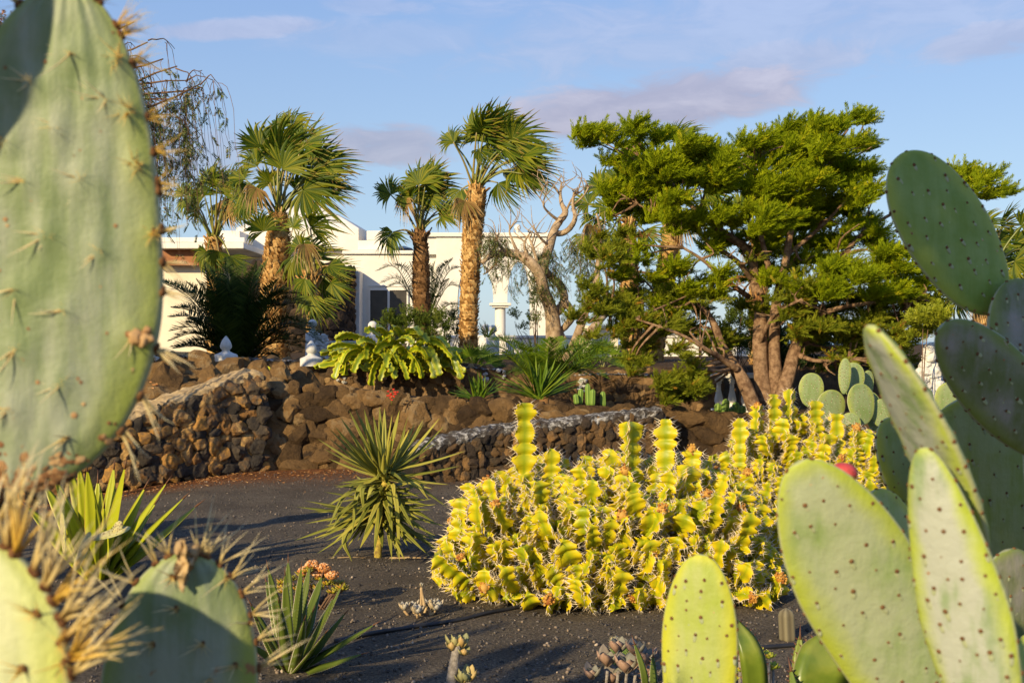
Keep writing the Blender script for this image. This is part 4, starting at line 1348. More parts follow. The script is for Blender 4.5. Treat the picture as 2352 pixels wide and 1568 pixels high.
def clump_sprays(mb, clumps, d, dens, size, wind=(0.5, 0, 0.35), flat=0.8, depth_j=1.0, mat=0, shade_lo=0.0, shade_hi=1.0, tmpl=SPRAYS, grow=1.0, split=0):
    for c in clumps:
        cx, cy, rx, ry = c[:4]
        dd = c[4] if len(c) > 4 else R(-depth_j, depth_j)
        Y = d + dd
        cen = P(cx, cy, Y)
        a, b_ = S(rx, Y) * grow, S(ry, Y) * grow
        N = int(dens * (rx * ry) / 1000)
        if split:
            subs = []
            for _ in range(split):
                aa, r0 = R(0, 6.28), R(0, 1) ** 0.5
                subs.append((cx + math.cos(aa) * rx * r0 * 1.05, cy + math.sin(aa) * ry * r0 * 1.2, rx * R(0.3, 0.55), max(8, ry * R(0.35, 0.6)), dd + R(-0.35, 0.35)))
            clump_sprays(mb, subs, d, dens * R(0.75, 1.25), size, wind, flat, depth_j, mat, shade_lo, shade_hi, tmpl, 1.0)
            continue
        q = nrm(rng.normal(size=(N, 3)))
        q[:, 2] = np.where(q[:, 2] < -0.25, -q[:, 2] * 0.6, q[:, 2])
        rad = rng.uniform(0.35, 1.0, (N, 1)) ** 0.6
        # several uneven lobes rather than one smooth ball
        lob = 1 + 0.35 * np.sin(q[:, :1] * 5 + cx) * np.cos(q[:, 2:] * 4 + cy)
        pos = cen + q * rad * lob * np.array([a, max(a * 0.8, b_), b_])
        dr = q * np.array([1, 1, 0.8]) + np.array(wind) + rng.normal(0, 0.3, (N, 3))
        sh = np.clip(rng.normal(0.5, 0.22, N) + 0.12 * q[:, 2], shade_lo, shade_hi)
        put_sprays(mb, pos - nrm(dr) * size * 0.4, dr, size * rng.uniform(0.65, 1.25, N), sh, tmpl, mat)

# ------------------------------------------------------------------ the juniper
JD = 15.6
jun = thing('juniper_tree', P(1755, 925, JD), 'wide windswept juniper with several leaning trunks and flat bright green foliage', 'tree')
def jt(pts, d0=JD):
    return [P(p[0], p[1], d0 + (p[3] if len(p) > 3 else 0)) for p in pts], [S(p[2], d0) * 0.42 for p in pts]
stems = [[(1737, 945, 40, -0.3), (1712, 890, 38, -0.3), (1690, 850, 36, -0.2), (1660, 800, 26), (1642, 755, 22), (1628, 725, 16), (1600, 690, 12), (1560, 660, 6)],
         [(1762, 930, 46), (1752, 860, 44), (1745, 780, 40), (1742, 700, 36, 0.2), (1735, 640, 32, 0.3), (1715, 580, 26, 0.3), (1660, 530, 20, 0.2), (1600, 480, 14), (1540, 420, 9), (1460, 350, 5)],
         [(1785, 930, 44), (1782, 860, 38), (1776, 790, 32), (1776, 700, 28), (1800, 600, 22), (1830, 500, 16), (1880, 400, 10), (1950, 300, 5)],
         [(1790, 930, 44, -0.2), (1806, 860, 38, -0.2), (1830, 800, 34), (1856, 735, 28), (1880, 670, 22), (1920, 600, 16), (1990, 520, 10), (2120, 460, 7), (2290, 430, 4)],
         [(1690, 855, 20, -0.3), (1660, 828, 16, -0.5), (1620, 800, 12, -0.8), (1560, 770, 8, -0.9), (1460, 730, 5, -0.8)],
         [(1735, 640, 20, 0.3), (1690, 600, 14), (1640, 560, 11), (1590, 530, 8), (1500, 490, 6), (1420, 440, 4)],
         [(1715, 680, 16, 0.2), (1660, 640, 12, -0.3), (1610, 600, 9, -0.4), (1560, 560, 6, -0.4)],
         [(1826, 812, 14), (1870, 825, 11, -0.3), (1920, 828, 9, -0.4), (1955, 815, 4, -0.5)],
         [(1770, 620, 18), (1745, 540, 13), (1730, 450, 10), (1740, 340, 5)], [(1805, 590, 14), (1890, 520, 10), (1960, 440, 6)],
         [(1745, 780, 14), (1790, 720, 10, -0.5), (1840, 690, 6, -0.8)], [(1860, 730, 18), (1940, 700, 12, -0.4), (2040, 690, 8, -0.6), (2120, 690, 4, -0.6)],
         [(1690, 850, 14), (1650, 850, 9, -0.7), (1600, 850, 6, -1.0)], [(1600, 690, 8), (1540, 700, 6), (1470, 640, 5, 0.2), (1420, 610, 3, 0.3)],
         [(1560, 660, 6), (1470, 690, 5), (1380, 690, 3)]]
JW = []
mb = MB()
for st in stems:
    p, r = jt(st)
    p = np.array(p) + rng.normal(0, 0.02, (len(p), 3))
    c = bez(p, 30)
    rr = np.interp(np.linspace(0, len(p) - 1, 30), np.arange(len(p)), r)
    tube(mb, c, rr, 9, jit=0.05)
    JW.append(c)
jw = np.concatenate(JW)
J_TOP = [(1370, 315, 50, 16), (1432, 310, 55, 20), (1490, 322, 50, 22), (1450, 365, 55, 26), (1530, 362, 60, 28), (1600, 372, 70, 32), (1680, 368, 60, 28), (1735, 333, 50, 24), (1790, 322, 50, 25),
         (1850, 312, 55, 24), (1910, 298, 50, 20), (1965, 274, 44, 10), (1990, 335, 28, 10), (1930, 348, 55, 24), (1860, 370, 60, 32), (1780, 392, 70, 34),
         (1430, 432, 50, 32), (1500, 420, 70, 38), (1590, 430, 80, 38), (1690, 430, 80, 38), (1800, 442, 80, 38), (1900, 420, 70, 36), (1970, 400, 42, 26), (1985, 450, 40, 26),
         (1480, 482, 60, 26), (1560, 490, 60, 26), (1650, 500, 60, 24), (1740, 502, 70, 30), (1840, 500, 80, 36), (1940, 500, 70, 36), (1420, 480, 32, 20)]
J_MID = [(1640, 560, 36, 20), (1720, 570, 55, 26), (1800, 572, 75, 30), (1890, 572, 80, 32), (1970, 560, 60, 34), (2040, 600, 55, 34), (1570, 525, 36, 14),
         (1760, 640, 55, 26), (1850, 650, 75, 34), (1940, 652, 75, 34), (2040, 662, 66, 30), (2105, 650, 46, 22), (1550, 640, 52, 24), (1600, 690, 62, 32), (1520, 700, 46, 30), (1640, 640, 34, 18),
         (1470, 590, 30, 16), (1440, 640, 26, 16), (2190, 410, 50, 16), (2250, 403, 42, 14), (2240, 440, 60, 15), (2300, 440, 24, 9), (2150, 440, 40, 20)]
J_LOW = [(1378, 565, 32, 30), (1398, 620, 32, 34), (1370, 692, 46, 32), (1440, 720, 55, 32), (1500, 758, 62, 32), (1402, 758, 46, 24), (1560, 760, 56, 32), (1900, 720, 66, 30), (1980, 722, 76, 34),
         (2070, 720, 74, 30), (2130, 690, 36, 20), (2000, 780, 76, 26), (2085, 782, 46, 22), (1730, 722, 40, 24), (1790, 702, 52, 28), (1835, 742, 46, 24), (1560, 862, 46, 50, -1.0), (1600, 838, 36, 26, -1.0),
         (1640, 800, 30, 18), (1470, 800, 40, 22), (1935, 818, 26, 18, -0.5), (2040, 830, 40, 24), (1560, 905, 40, 22, -1.0), (1650, 790, 40, 24, 0.4), (1900, 765, 60, 26), (1850, 790, 40, 20, 0.5), (1960, 800, 56, 24, 0.3), (2060, 835, 50, 24, 0.3), (1930, 850, 40, 20, 0.6), (1990, 660, 70, 30, 0.5), (2060, 740, 60, 30, 0.6),
         (1880, 690, 60, 30, 0.6), (1620, 740, 40, 26, 0.5), (1480, 690, 50, 30, 0.5), (1440, 560, 30, 22, 0.4), (1340, 730, 26, 22), (1450, 840, 30, 22, -0.5)]
for c in J_TOP + J_MID + J_LOW:
    for q in range(3):
        tgt = P(c[0] + R(-0.6, 0.6) * c[2], c[1] + R(-0.2, 0.6) * c[3], JD + R(-0.6, 0.6))
        k = np.argmin(np.linalg.norm(jw - tgt, axis=1))
        s0 = jw[max(0, k - 2)]
        m_ = (s0 + tgt) / 2 + rng.normal(0, 0.06, 3)
        tube(mb, bez([s0, m_, tgt], 7), np.linspace(0.022, 0.006, 7), 5)
mb.build('trunk', MAT['bark'], jun)
mb = MB()
clump_sprays(mb, J_TOP, JD, 150, 0.28, (0.75, -0.15, 0.5), depth_j=1.1, split=6)
clump_sprays(mb, [(1560, 420, 170, 75), (1760, 420, 170, 80), (1890, 420, 110, 80), (1480, 400, 90, 60)], JD, 12, 0.28, (0.75, -0.15, 0.5), depth_j=0.3)
clump_sprays(mb, J_MID, JD, 150, 0.25, (0.6, -0.15, 0.35), depth_j=1.1, split=6)
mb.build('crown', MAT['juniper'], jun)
mb = MB()
clump_sprays(mb, J_LOW, JD, 150, 0.22, (0.5, -0.15, 0.2), depth_j=0.9, split=6)
clump_sprays(mb, [(1900, 640, 160, 80), (1990, 720, 110, 60), (1560, 690, 110, 60), (1430, 700, 80, 60)], JD, 16, 0.25, (0.5, -0.15, 0.1), depth_j=0.3)
clump_sprays(mb, [(1850, 655, 80, 30), (1950, 640, 70, 26), (1720, 600, 50, 18), (1640, 700, 50, 20), (1560, 540, 30, 12), (1640, 590, 40, 14)], JD, 16, 0.2, (0.3, -0.1, 0.0))
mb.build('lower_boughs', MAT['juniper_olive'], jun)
mb = MB()
clump_sprays(mb, [(1690, 660, 22, 14, -0.8), (1740, 690, 26, 10, -0.8), (1480, 545, 30, 10, -0.2), (1560, 560, 20, 8), (1690, 640, 14, 10, -0.9)], JD, 42, 0.14, (0, 0, -0.3))
MAT['juniper_dead'] = pm('dead_juniper_needles', [(0, (0.2, 0.08, 0.025)), (1, (0.42, 0.2, 0.06))], 'attr', rough=0.8)
mb.build('dead_sprays', MAT['juniper_dead'], jun)

# ------------------------------------------------------------------ shrubs
def shrub(name, label, clumps, d, mat, dens, size, cat='shrub', group=None, wind=(0.05, -0.1, 0.6), tmpl=TUFTS, stem=True):
    c0 = clumps[0]
    b_ = P(c0[0], max(c[1] + c[3] for c in clumps), d)
    b_[2] = min(b_[2], TZ(b_[0], d) if d > 14.6 else 0.0)
    root = thing(name, b_, label, cat, group)
    mb = MB()
    clump_sprays(mb, clumps, d, dens, size, wind, depth_j=0.3, tmpl=tmpl)
    mb.build('foliage', MAT[mat], root)
    mb = MB()
    for c in (clumps if stem else clumps[:1]):
        for k in range(2):
            tube(mb, bez([b_ + rng.normal(0, 0.05, 3) * [1, 1, 0], b_ * 0.4 + P(c[0], c[1], d) * 0.6 + rng.normal(0, 0.1, 3), P(c[0] + R(-.5, .5) * c[2], c[1] + 0.3 * c[3], d + R(-.2, .2))], 7), np.linspace(0.012, 0.004, 7), 5)
    mb.build('stem', MAT['twig'], root)
    return root
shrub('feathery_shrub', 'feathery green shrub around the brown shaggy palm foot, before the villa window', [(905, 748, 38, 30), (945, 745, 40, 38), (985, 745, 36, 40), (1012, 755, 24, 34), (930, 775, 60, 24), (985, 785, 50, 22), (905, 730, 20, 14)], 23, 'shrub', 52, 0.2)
shrub('round_shrub', 'round grey green shrub between the leaning and middle juniper trunks', [(1692, 752, 42, 52), (1695, 700, 34, 22), (1710, 800, 44, 44), (1680, 800, 36, 40)], 17.5, 'shrub', 52, 0.15)
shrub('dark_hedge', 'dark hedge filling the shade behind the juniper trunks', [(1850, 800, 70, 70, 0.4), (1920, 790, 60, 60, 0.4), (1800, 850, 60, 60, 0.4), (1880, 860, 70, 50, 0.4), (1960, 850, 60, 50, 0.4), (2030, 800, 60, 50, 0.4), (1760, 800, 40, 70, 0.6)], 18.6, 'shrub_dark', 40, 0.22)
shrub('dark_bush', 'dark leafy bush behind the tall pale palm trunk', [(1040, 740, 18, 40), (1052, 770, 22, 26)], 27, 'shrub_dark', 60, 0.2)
shrub('yellow_shrub', 'bright yellow green upright shrub behind the narrow edge-on pad', [(2120, 745, 34, 34), (2150, 760, 26, 40), (2105, 775, 34, 24), (2130, 740, 40, 36), (2160, 735, 18, 36)], 14.3, 'shrub_yellow', 80, 0.15, stem=False)
shrub('leafy_climber', 'leafy green climber hanging at the narrow porch arch', [(1228, 690, 12, 40), (1222, 740, 14, 30), (1240, 655, 10, 22), (1182, 730, 8, 26), (1200, 755, 10, 18)], 29, 'shrub', 60, 0.2)
shrub('low_shrub', 'low green shrub below the white cairn', [(2165, 890, 26, 12), (2198, 860, 14, 16), (2080, 850, 22, 22)], 15.0, 'shrub', 34, 0.14, stem=False)
shrub('cypress_sapling', 'olive conifer sapling under the porch wall by the twisted trunk', [(1230, 800, 30, 12), (1330, 830, 20, 12)], 22, 'shrub', 30, 0.16)

# ------------------------------------------------------------------ pepper trees
def pepper_twigs(ml, mt, starts, L, n_leaf, wind=0.15, leaf=0.05, leaves=True):
    for s0 in starts:
        d = np.array([R(-0.5, 0.7), R(-0.5, 0.5), R(-0.1, 0.4)])
        Lk = L * R(0.5, 1.15)
        s = np.linspace(0, 1, 10)[:, None]
        pts = s0 + d * Lk * 0.35 * s * (1.4 - s) + np.array([wind, 0, -1.0]) * Lk * s ** 1.6 + np.cumsum(rng.normal(0, 0.012, (10, 3)), axis=0)
        tube(mt, pts, np.linspace(0.0035, 0.0016, 10), 4, cap=False)
        if leaves:
            k = rng.integers(2, n_leaf)
            for q in range(k):
                i_ = rng.integers(2, 10)
                lp = pts[i_]
                ld = nrm(np.array([R(-0.8, 0.8), R(-0.8, 0.8), -0.8]))
                nn = 7
                ss = np.linspace(0.15, 1, nn)
                c = lp + ld * (ss * leaf * 2.6)[:, None]
                for sg in (-1, 1):
                    sdv = nrm(np.cross(ld, rng.normal(size=3)))
                    dd = nrm(ld * 0.6 + sdv * sg)
                    wv = nrm(np.cross(np.tile(dd, (nn, 1)), rng.normal(size=(nn, 3))))
                    M_ = np.stack([wv * 0.007, np.tile(dd * leaf, (nn, 1)), np.zeros((nn, 3))], -1)
                    ml.inst(np.array([[0, 0, 0], [1, 0.45, 0], [0, 1, 0], [-1, 0.45, 0.0]]), np.array([[0, 1, 2, 3]]), M_, c)

# weeping tree on the left
PD = 13.0
pb = np.array([-7.6, PD + 1.0, 0.0])
pep = thing('pepper_tree', pb, 'weeping pepper tree with bare hanging twigs reaching past the big spiny pad', 'tree')
mt, ml = MB(), MB()
trunk = bez([pb + [0, 0, -0.3], pb + [0.1, 0, 1.2], pb + [0.3, 0, 2.4], pb + [0.8, -0.2, 3.6]], 20)
tube(mt, trunk, np.linspace(0.28, 0.16, 20), 12, jit=0.08)
ends = [(330, 95), (400, 150), (440, 175), (455, 200), (350, 190), (380, 120), (300, 60), (420, 230), (470, 205), (200, 80), (120, 60), (365, 260), (250, 160)]
tips = []
for ex_, ey_ in ends:
    e = P(ex_, ey_, PD + R(-1, 1))
    s0 = trunk[rng.integers(12, 20)]
    c = bez([s0, s0 * 0.5 + e * 0.5 + [0, 0, 0.45], e], 14) + np.cumsum(rng.normal(0, 0.012, (14, 3)), axis=0)
    tube(mt, c, np.linspace(0.045, 0.007, 14), 6)
    tips.append(c)
    for q in range(5):
        k = rng.integers(7, 14)
        e2 = c[k] + np.array([R(0.0, 0.55), R(-0.3, 0.3), R(-0.35, 0.15)])
        c2 = bez([c[k], (c[k] + e2) / 2 + [0, 0, 0.08], e2], 8) + np.cumsum(rng.normal(0, 0.01, (8, 3)), axis=0)
        tube(mt, c2, np.linspace(0.009, 0.003, 8), 5)
        tips.append(c2)
st = [t_[rng.integers(len(t_) // 2, len(t_))] for t_ in tips for _ in range(3)]
pepper_twigs(ml, mt, st, 1.35, 7, 0.12)
st = [P(R(385, 440), R(180, 330), PD + R(-0.4, 0.4)) for _ in range(34)]
pepper_twigs(ml, mt, st, 1.2, 8, 0.04)
mt.build('trunk', MAT['twig'], pep)
ml.build('crown', MAT['pepper'], pep)
# fuller side added beyond the picture edge so it shades the garden bed
mb = MB()
N = 3600
q = nrm(rng.normal(size=(N, 3))) * rng.uniform(0.3, 1, (N, 1)) ** 0.5
pos = np.array([-8.3, 15.6, 3.7]) + q * [2.2, 1.9, 1.3]
put_sprays(mb, pos, np.tile([0.2, 0, -1.0], (N, 1)) + rng.normal(0, 0.3, (N, 3)), rng.uniform(0.25, 0.45, N), rng.uniform(0, 1, N), TUFTS)
mb.build('shade_boughs', MAT['shrub'], pep)

shrub('orange_shrub', 'tall shrub with orange tinged leaves behind the huge spiny pad', [(20, 90, 40, 44), (-30, 130, 50, 60), (10, 160, 36, 40), (55, 55, 16, 14), (-60, 60, 60, 60)], 11.5, 'orange_leaf', 30, 0.14,
      wind=(0, 0, 0.1), cat='shrub')

# the twisted half bare tree
TD = 20.5
tw = thing('twisted_tree', P(1285, 835, TD), 'half bare twisted pepper tree with a forked pale trunk before the porch', 'tree')
mt, ml = MB(), MB()
br = [[(1268, 850, 46), (1272, 790, 38), (1270, 736, 34), (1262, 700, 30), (1250, 674, 28), (1240, 630, 26), (1215, 600, 24), (1194, 588, 22), (1164, 580, 18), (1130, 586, 14), (1107, 604, 8)],
      [(1240, 632, 24), (1250, 600, 24), (1262, 566, 22), (1272, 530, 20), (1285, 508, 18), (1299, 488, 16), (1290, 468, 10), (1287, 445, 7), (1290, 420, 4)],
      [(1272, 534, 16), (1290, 536, 14), (1309, 524, 13), (1321, 500, 11), (1316, 470, 8), (1319, 440, 5)],
      [(1272, 722, 24), (1290, 704, 22), (1296, 686, 20), (1290, 660, 20), (1270, 640, 18), (1252, 622, 18)],
      [(1296, 690, 18), (1310, 710, 16), (1314, 728, 16), (1300, 748, 16), (1288, 762, 14), (1296, 780, 14)],
      [(1285, 850, 30), (1310, 810, 22), (1328, 765, 20), (1340, 731, 18), (1348, 700, 18), (1362, 676, 17), (1370, 645, 15), (1374, 600, 12), (1380, 540, 7), (1370, 490, 4)],
      [(1290, 848, 26), (1325, 805, 22), (1350, 770, 20), (1372, 742, 18), (1395, 720, 10)],
      [(1287, 448, 6), (1265, 420, 4), (1250, 430, 3), (1240, 455, 3)], [(1285, 508, 8), (1262, 490, 6), (1248, 470, 4), (1255, 440, 3)], [(1319, 470, 5), (1340, 450, 4), (1352, 430, 3)],
      [(1194, 588, 10), (1180, 560, 6), (1170, 530, 4), (1180, 515, 3)], [(1164, 580, 10), (1145, 560, 7), (1140, 540, 4)], [(1240, 625, 10), (1225, 570, 6), (1215, 545, 4)],
      [(1215, 600, 8), (1205, 560, 5), (1220, 530, 3)], [(1262, 566, 8), (1240, 545, 5), (1225, 520, 3)], [(1299, 488, 6), (1315, 455, 4), (1335, 440, 3)], [(1150, 582, 6), (1125, 620, 4), (1110, 630, 3)]]
tp = []
for st in br:
    p = np.array([P(x, y, TD + 0.25 * math.sin(x * 0.05)) for x, y, w in st])
    c = bez(p, 26)
    rr = np.interp(np.linspace(0, len(p) - 1, 26), np.arange(len(p)), [S(w, TD) / 2 for x, y, w in st])
    tube(mt, c, rr, 10, jit=0.06)
    if st[-1][2] < 9:
        tp.append(c)
for c in tp:
    for q in range(5):
        k = rng.integers(12, 26)
        e = c[k] + np.array([R(-0.35, 0.35), R(-0.3, 0.3), R(0.05, 0.5)])
        c2 = bez([c[k], (c[k] + e) / 2 + rng.normal(0, 0.06, 3), e], 9)
        tube(mt, c2, np.linspace(0.012, 0.004, 9), 5)
mt.build('trunk', MAT['bark_pale'], tw)
mt2 = MB()
st = [P(x + R(-22, 22), y + R(-14, 14), TD + R(-0.3, 0.3)) for x, y, n in [(1135, 530, 14), (1120, 545, 10), (1160, 590, 10), (1185, 560, 8), (1215, 560, 10), (1250, 570, 14), (1265, 600, 12), (1225, 615, 8), (1330, 560, 14), (1345, 600, 12),
      (1305, 545, 8), (1150, 540, 8), (1370, 520, 10), (1250, 640, 8), (1290, 620, 8)] for _ in range(n)]
pepper_twigs(ml, mt2, st, 0.75, 8, 0.05, leaf=0.065)
mt2.build('twigs', MAT['twig'], tw)
ml.build('crown', MAT['pepper'], tw)
# ------------------------------------------------------------------ ribbed succulent stems
def ribbed(mb, ms, pts, Rw, seg=0.085, ribs=3, waist=0.5, wave=0.05, pitch=0.017, spine=0.024, core=0.3, twist=0.6, mat=0, spine_r=0.0016, ds=0.011, flower=None):
    p0 = np.asarray(pts, float)
    L = np.linalg.norm(np.diff(bez(p0, 40), axis=0), axis=1).sum()
    n = max(10, int(L / ds))
    p = bez(p0, n)
    t, u, w = frames(p)
    s = np.linspace(0, L, n)
    ph = R(0, 6.28)
    sw = s + seg * 0.22 * np.sin(s * 2 * math.pi / (seg * 2.7) + R(0, 6))
    fr_ = np.mod(sw / seg + R(0, 1), 1.0)
    q = np.sin(math.pi * fr_ ** 1.35)
    prof = (waist + (1 - waist) * q ** 0.6) * (1 + 0.14 * np.sin(s * 2 * math.pi / (seg * 3.3) + R(0, 6)))
    rr = Rw * prof * np.clip((L - s) / (0.35 * Rw) + 0.25, 0, 1) ** 0.5 * np.clip(s / (0.6 * Rw) + 0.6, 0, 1)
    nr = ribs * 6
    V = np.zeros((n, nr, 3))
    A = np.zeros((n, nr))
    tw = ph + twist * s
    tipd = []
    for k in range(ribs):
        th = tw + k * 2 * math.pi / ribs
        wv = rr * (1 + wave * np.cos(2 * math.pi * s / pitch + k))
        lat = 0.11 * Rw * np.sin(2 * math.pi * s / (seg * 0.8) + k * 2 + ph)
        dirv = np.cos(th)[:, None] * u + np.sin(th)[:, None] * w
        tan_ = -np.sin(th)[:, None] * u + np.cos(th)[:, None] * w
        half = math.pi / ribs
        vall = np.cos(th - half)[:, None] * u + np.sin(th - half)[:, None] * w
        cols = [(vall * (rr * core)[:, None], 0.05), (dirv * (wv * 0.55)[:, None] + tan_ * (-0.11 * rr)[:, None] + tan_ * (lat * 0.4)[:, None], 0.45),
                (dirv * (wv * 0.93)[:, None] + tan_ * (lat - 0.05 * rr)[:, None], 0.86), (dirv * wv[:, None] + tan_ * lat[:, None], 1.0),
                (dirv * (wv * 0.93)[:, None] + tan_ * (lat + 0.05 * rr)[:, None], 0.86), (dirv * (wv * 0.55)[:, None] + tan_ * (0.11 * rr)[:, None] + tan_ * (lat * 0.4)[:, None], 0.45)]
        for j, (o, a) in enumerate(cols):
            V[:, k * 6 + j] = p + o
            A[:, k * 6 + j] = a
        if ms is not None:
            idx = np.arange(int(R(0, 2)), n, max(1, int(round(pitch / ds))))
            e = p[idx] + (dirv * wv[:, None] + tan_ * lat[:, None])[idx]
            sp = rng.uniform(0.35, 0.75, (len(idx), 1))
            for sg in (-1, 1):
                d = dirv[idx] * 0.85 + t[idx] * (sg * sp) + tan_[idx] * rng.normal(0, 0.25, (len(idx), 1)) + tan_[idx] * (sg * 0.25)
                spikes(ms, e - dirv[idx] * 0.002, d, rng.uniform(0.65, 1.2, len(idx)) * spine, spine_r)
    i = np.arange(n - 1)[:, None] * nr
    j = np.arange(nr)[None]
    j2 = (j + 1) % nr
    mb.add(V.reshape(-1, 3), np.stack([i + j, i + j2, i + nr + j2, i + nr + j], -1).reshape(-1, 4), mat, A.ravel())
    mb.f.setdefault(nr, []).append((np.array([mb.n - nr + np.arange(nr)]), np.array([mat])))
    return p, t, rr

def best_tips(N, gen, cand=14):
    out = [gen()]
    while len(out) < N:
        cs = np.array([gen() for _ in range(cand)])
        dm = np.min(np.linalg.norm(cs[:, None] - np.array(out)[None], axis=2), axis=1)
        out.append(cs[np.argmax(dm)])
    return np.array(out)

def spurge(label, center, rx, ry, rz, N, Rw, explicit, front=0.35, group='spiny yellow spurges', zmin=0.02, flower_p=0.28, extra=0):
    root = thing('spurge_bush', center, label, 'spurge', group)
    def gen():
        while True:
            q = nrm(rng.normal(size=3))
            if q[2] < zmin or q[1] > front:
                continue
            q = q / (np.sum(np.abs(q) ** 3.0) ** (1 / 3.0))
            return q * np.array([rx, ry, rz]) * R(0.88, 1.06)
    tips = list(best_tips(N - len(explicit), gen))
    inner = [gen() * R(0.86, 1.0) for _ in range(extra)]
    specs = []
    for tp in tips + inner:
        e = tp / np.array([rx, ry, rz])
        d0 = nrm(np.array([e[0] * 0.8 + R(-.7, .7), e[1] * 1.35 - 0.1 + R(-.5, .5), 0.75 + 0.5 * e[2] + R(-.2, .3)]))
        L = R(0.17, 0.32) * (rz / 0.8)
        tip = center + tp
        up = np.array([0, 0, 1.0])
        st = tip - d0 * L * 0.7 - up * L * 0.3
        st[2] = max(st[2], center[2] + 0.03)
        mid = (st + tip) / 2 + d0 * L * 0.12 - up * L * 0.06
        if e[2] < 0.25:
            mid[2] = max(center[2] + 0.05, mid[2] - 0.05)
        specs.append((np.array([st, mid, tip]), Rw * R(0.75, 1.15)))
    for pts, rw in explicit:
        specs.append((np.array(pts), rw))
    ib, is_ = MB(), MB()
    for k_, (pts, rw) in enumerate(specs):
        if N - len(explicit) <= k_ < N - len(explicit) + extra:
            ribbed(ib, is_, pts, rw, seg=R(0.07, 0.105), waist=R(0.36, 0.55), spine=0.047 * (rw / 0.075), spine_r=0.0029, pitch=0.018, wave=0.09, ds=0.0095)
            continue
        mb, ms = MB(), MB()
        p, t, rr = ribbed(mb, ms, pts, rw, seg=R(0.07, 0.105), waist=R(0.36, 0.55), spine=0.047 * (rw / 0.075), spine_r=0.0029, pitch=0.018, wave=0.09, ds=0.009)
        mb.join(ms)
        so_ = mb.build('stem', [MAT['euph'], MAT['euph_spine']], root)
        if rng.uniform() < flower_p:
            mf = MB()
            k = rng.integers(24, 46)
            c = p[-1] - t[-1] * 0.012
            q = nrm(rng.normal(size=(k, 3)) + t[-1] * 0.4)
            pos = c + q * rw * rng.uniform(0.36, 0.5, (k, 1)) + t[-1] * rw * 0.06
            mf.inst(ICO2_V, ICO2_F, rotm(k) * rng.uniform(0.005, 0.009, (k, 1, 1)), pos)
            mf.inst(ICO2_V, ICO2_F, np.eye(3)[None] * rw * 0.4, (c + t[-1] * rw * 0.06)[None])
            mf.build('flower_cluster', MAT['euph_flower'], so_)
    mb = MB()
    # woody heart of the bush, only glimpsed between the stems
    for k in range(40):
        th, r0 = R(0, 6.28), R(0.1, 0.85)
        b_ = center + [math.cos(th) * rx * r0 * 0.8, math.sin(th) * ry * r0 * 0.8, 0]
        e = b_ + [R(-.15, .15), R(-.15, .15), rz * (0.85 - 0.6 * r0)]
        tube(mb, bez([b_ - [0, 0, 0.05], (b_ + e) / 2 + rng.normal(0, 0.03, 3), e], 6), np.linspace(0.035, 0.028, 6), 6)
    mb.build('woody_base', MAT['cactus_grey'], root)
    if extra:
        ib.join(is_)
        tag(ib.build('inner_stems', [MAT['euph'], MAT['euph_spine']], root), kind='stuff')
    return root

c1 = np.array([0.66, 7.55, 0.0])
def up_stem(px, ytop, d, rw, low=0.42, lean=0.0):
    tip = P(px, ytop, d)
    return ([tip - [lean, 0, low], tip - [lean * 0.4, 0, low * 0.5], tip], rw)
ex1 = [up_stem(1203, 925, 7.3, 0.086, 0.46), up_stem(1447, 968, 7.25, 0.084, 0.4), up_stem(1530, 962, 7.35, 0.084, 0.4), up_stem(1265, 1030, 7.3, 0.078, 0.3), up_stem(1590, 1030, 7.4, 0.08, 0.3)]
for a, b_, rw in [((1110, 1340), (1000, 1275), 0.08), ((1180, 1330), (1110, 1350), 0.075), ((1360, 1390), (1405, 1290), 0.085), ((1650, 1340), (1730, 1375), 0.07)]:
    A, B = P(a[0], a[1], 6.95), P(b_[0], b_[1], 6.75)
    A[2], B[2] = max(A[2], 0.06), max(B[2], 0.07)
    ex1.append(([A, (A + B) / 2 - [0, 0.02, 0.02], B], rw))
spurge('large mass of yellow green spiny spurge beside the yucca, with four tall tips', c1, 1.1, 0.9, 0.83, 99, 0.075, ex1, extra=480)
c2 = np.array([2.5, 9.7, 0.0])
ex2 = [up_stem(1775, 905, 9.4, 0.075, 0.4), up_stem(1815, 893, 9.5, 0.075, 0.4), up_stem(1700, 960, 9.3, 0.075, 0.4), up_stem(1870, 920, 9.4, 0.075, 0.4), up_stem(1740, 930, 9.6, 0.07, 0.4), up_stem(1920, 950, 9.3, 0.075), up_stem(1970, 985, 9.3, 0.075)]
spurge('yellow spiny spurge standing behind, taller, half hidden by the narrow pad', c2, 0.80, 0.8, 0.95, 92, 0.078, ex2, flower_p=0.15, extra=200)

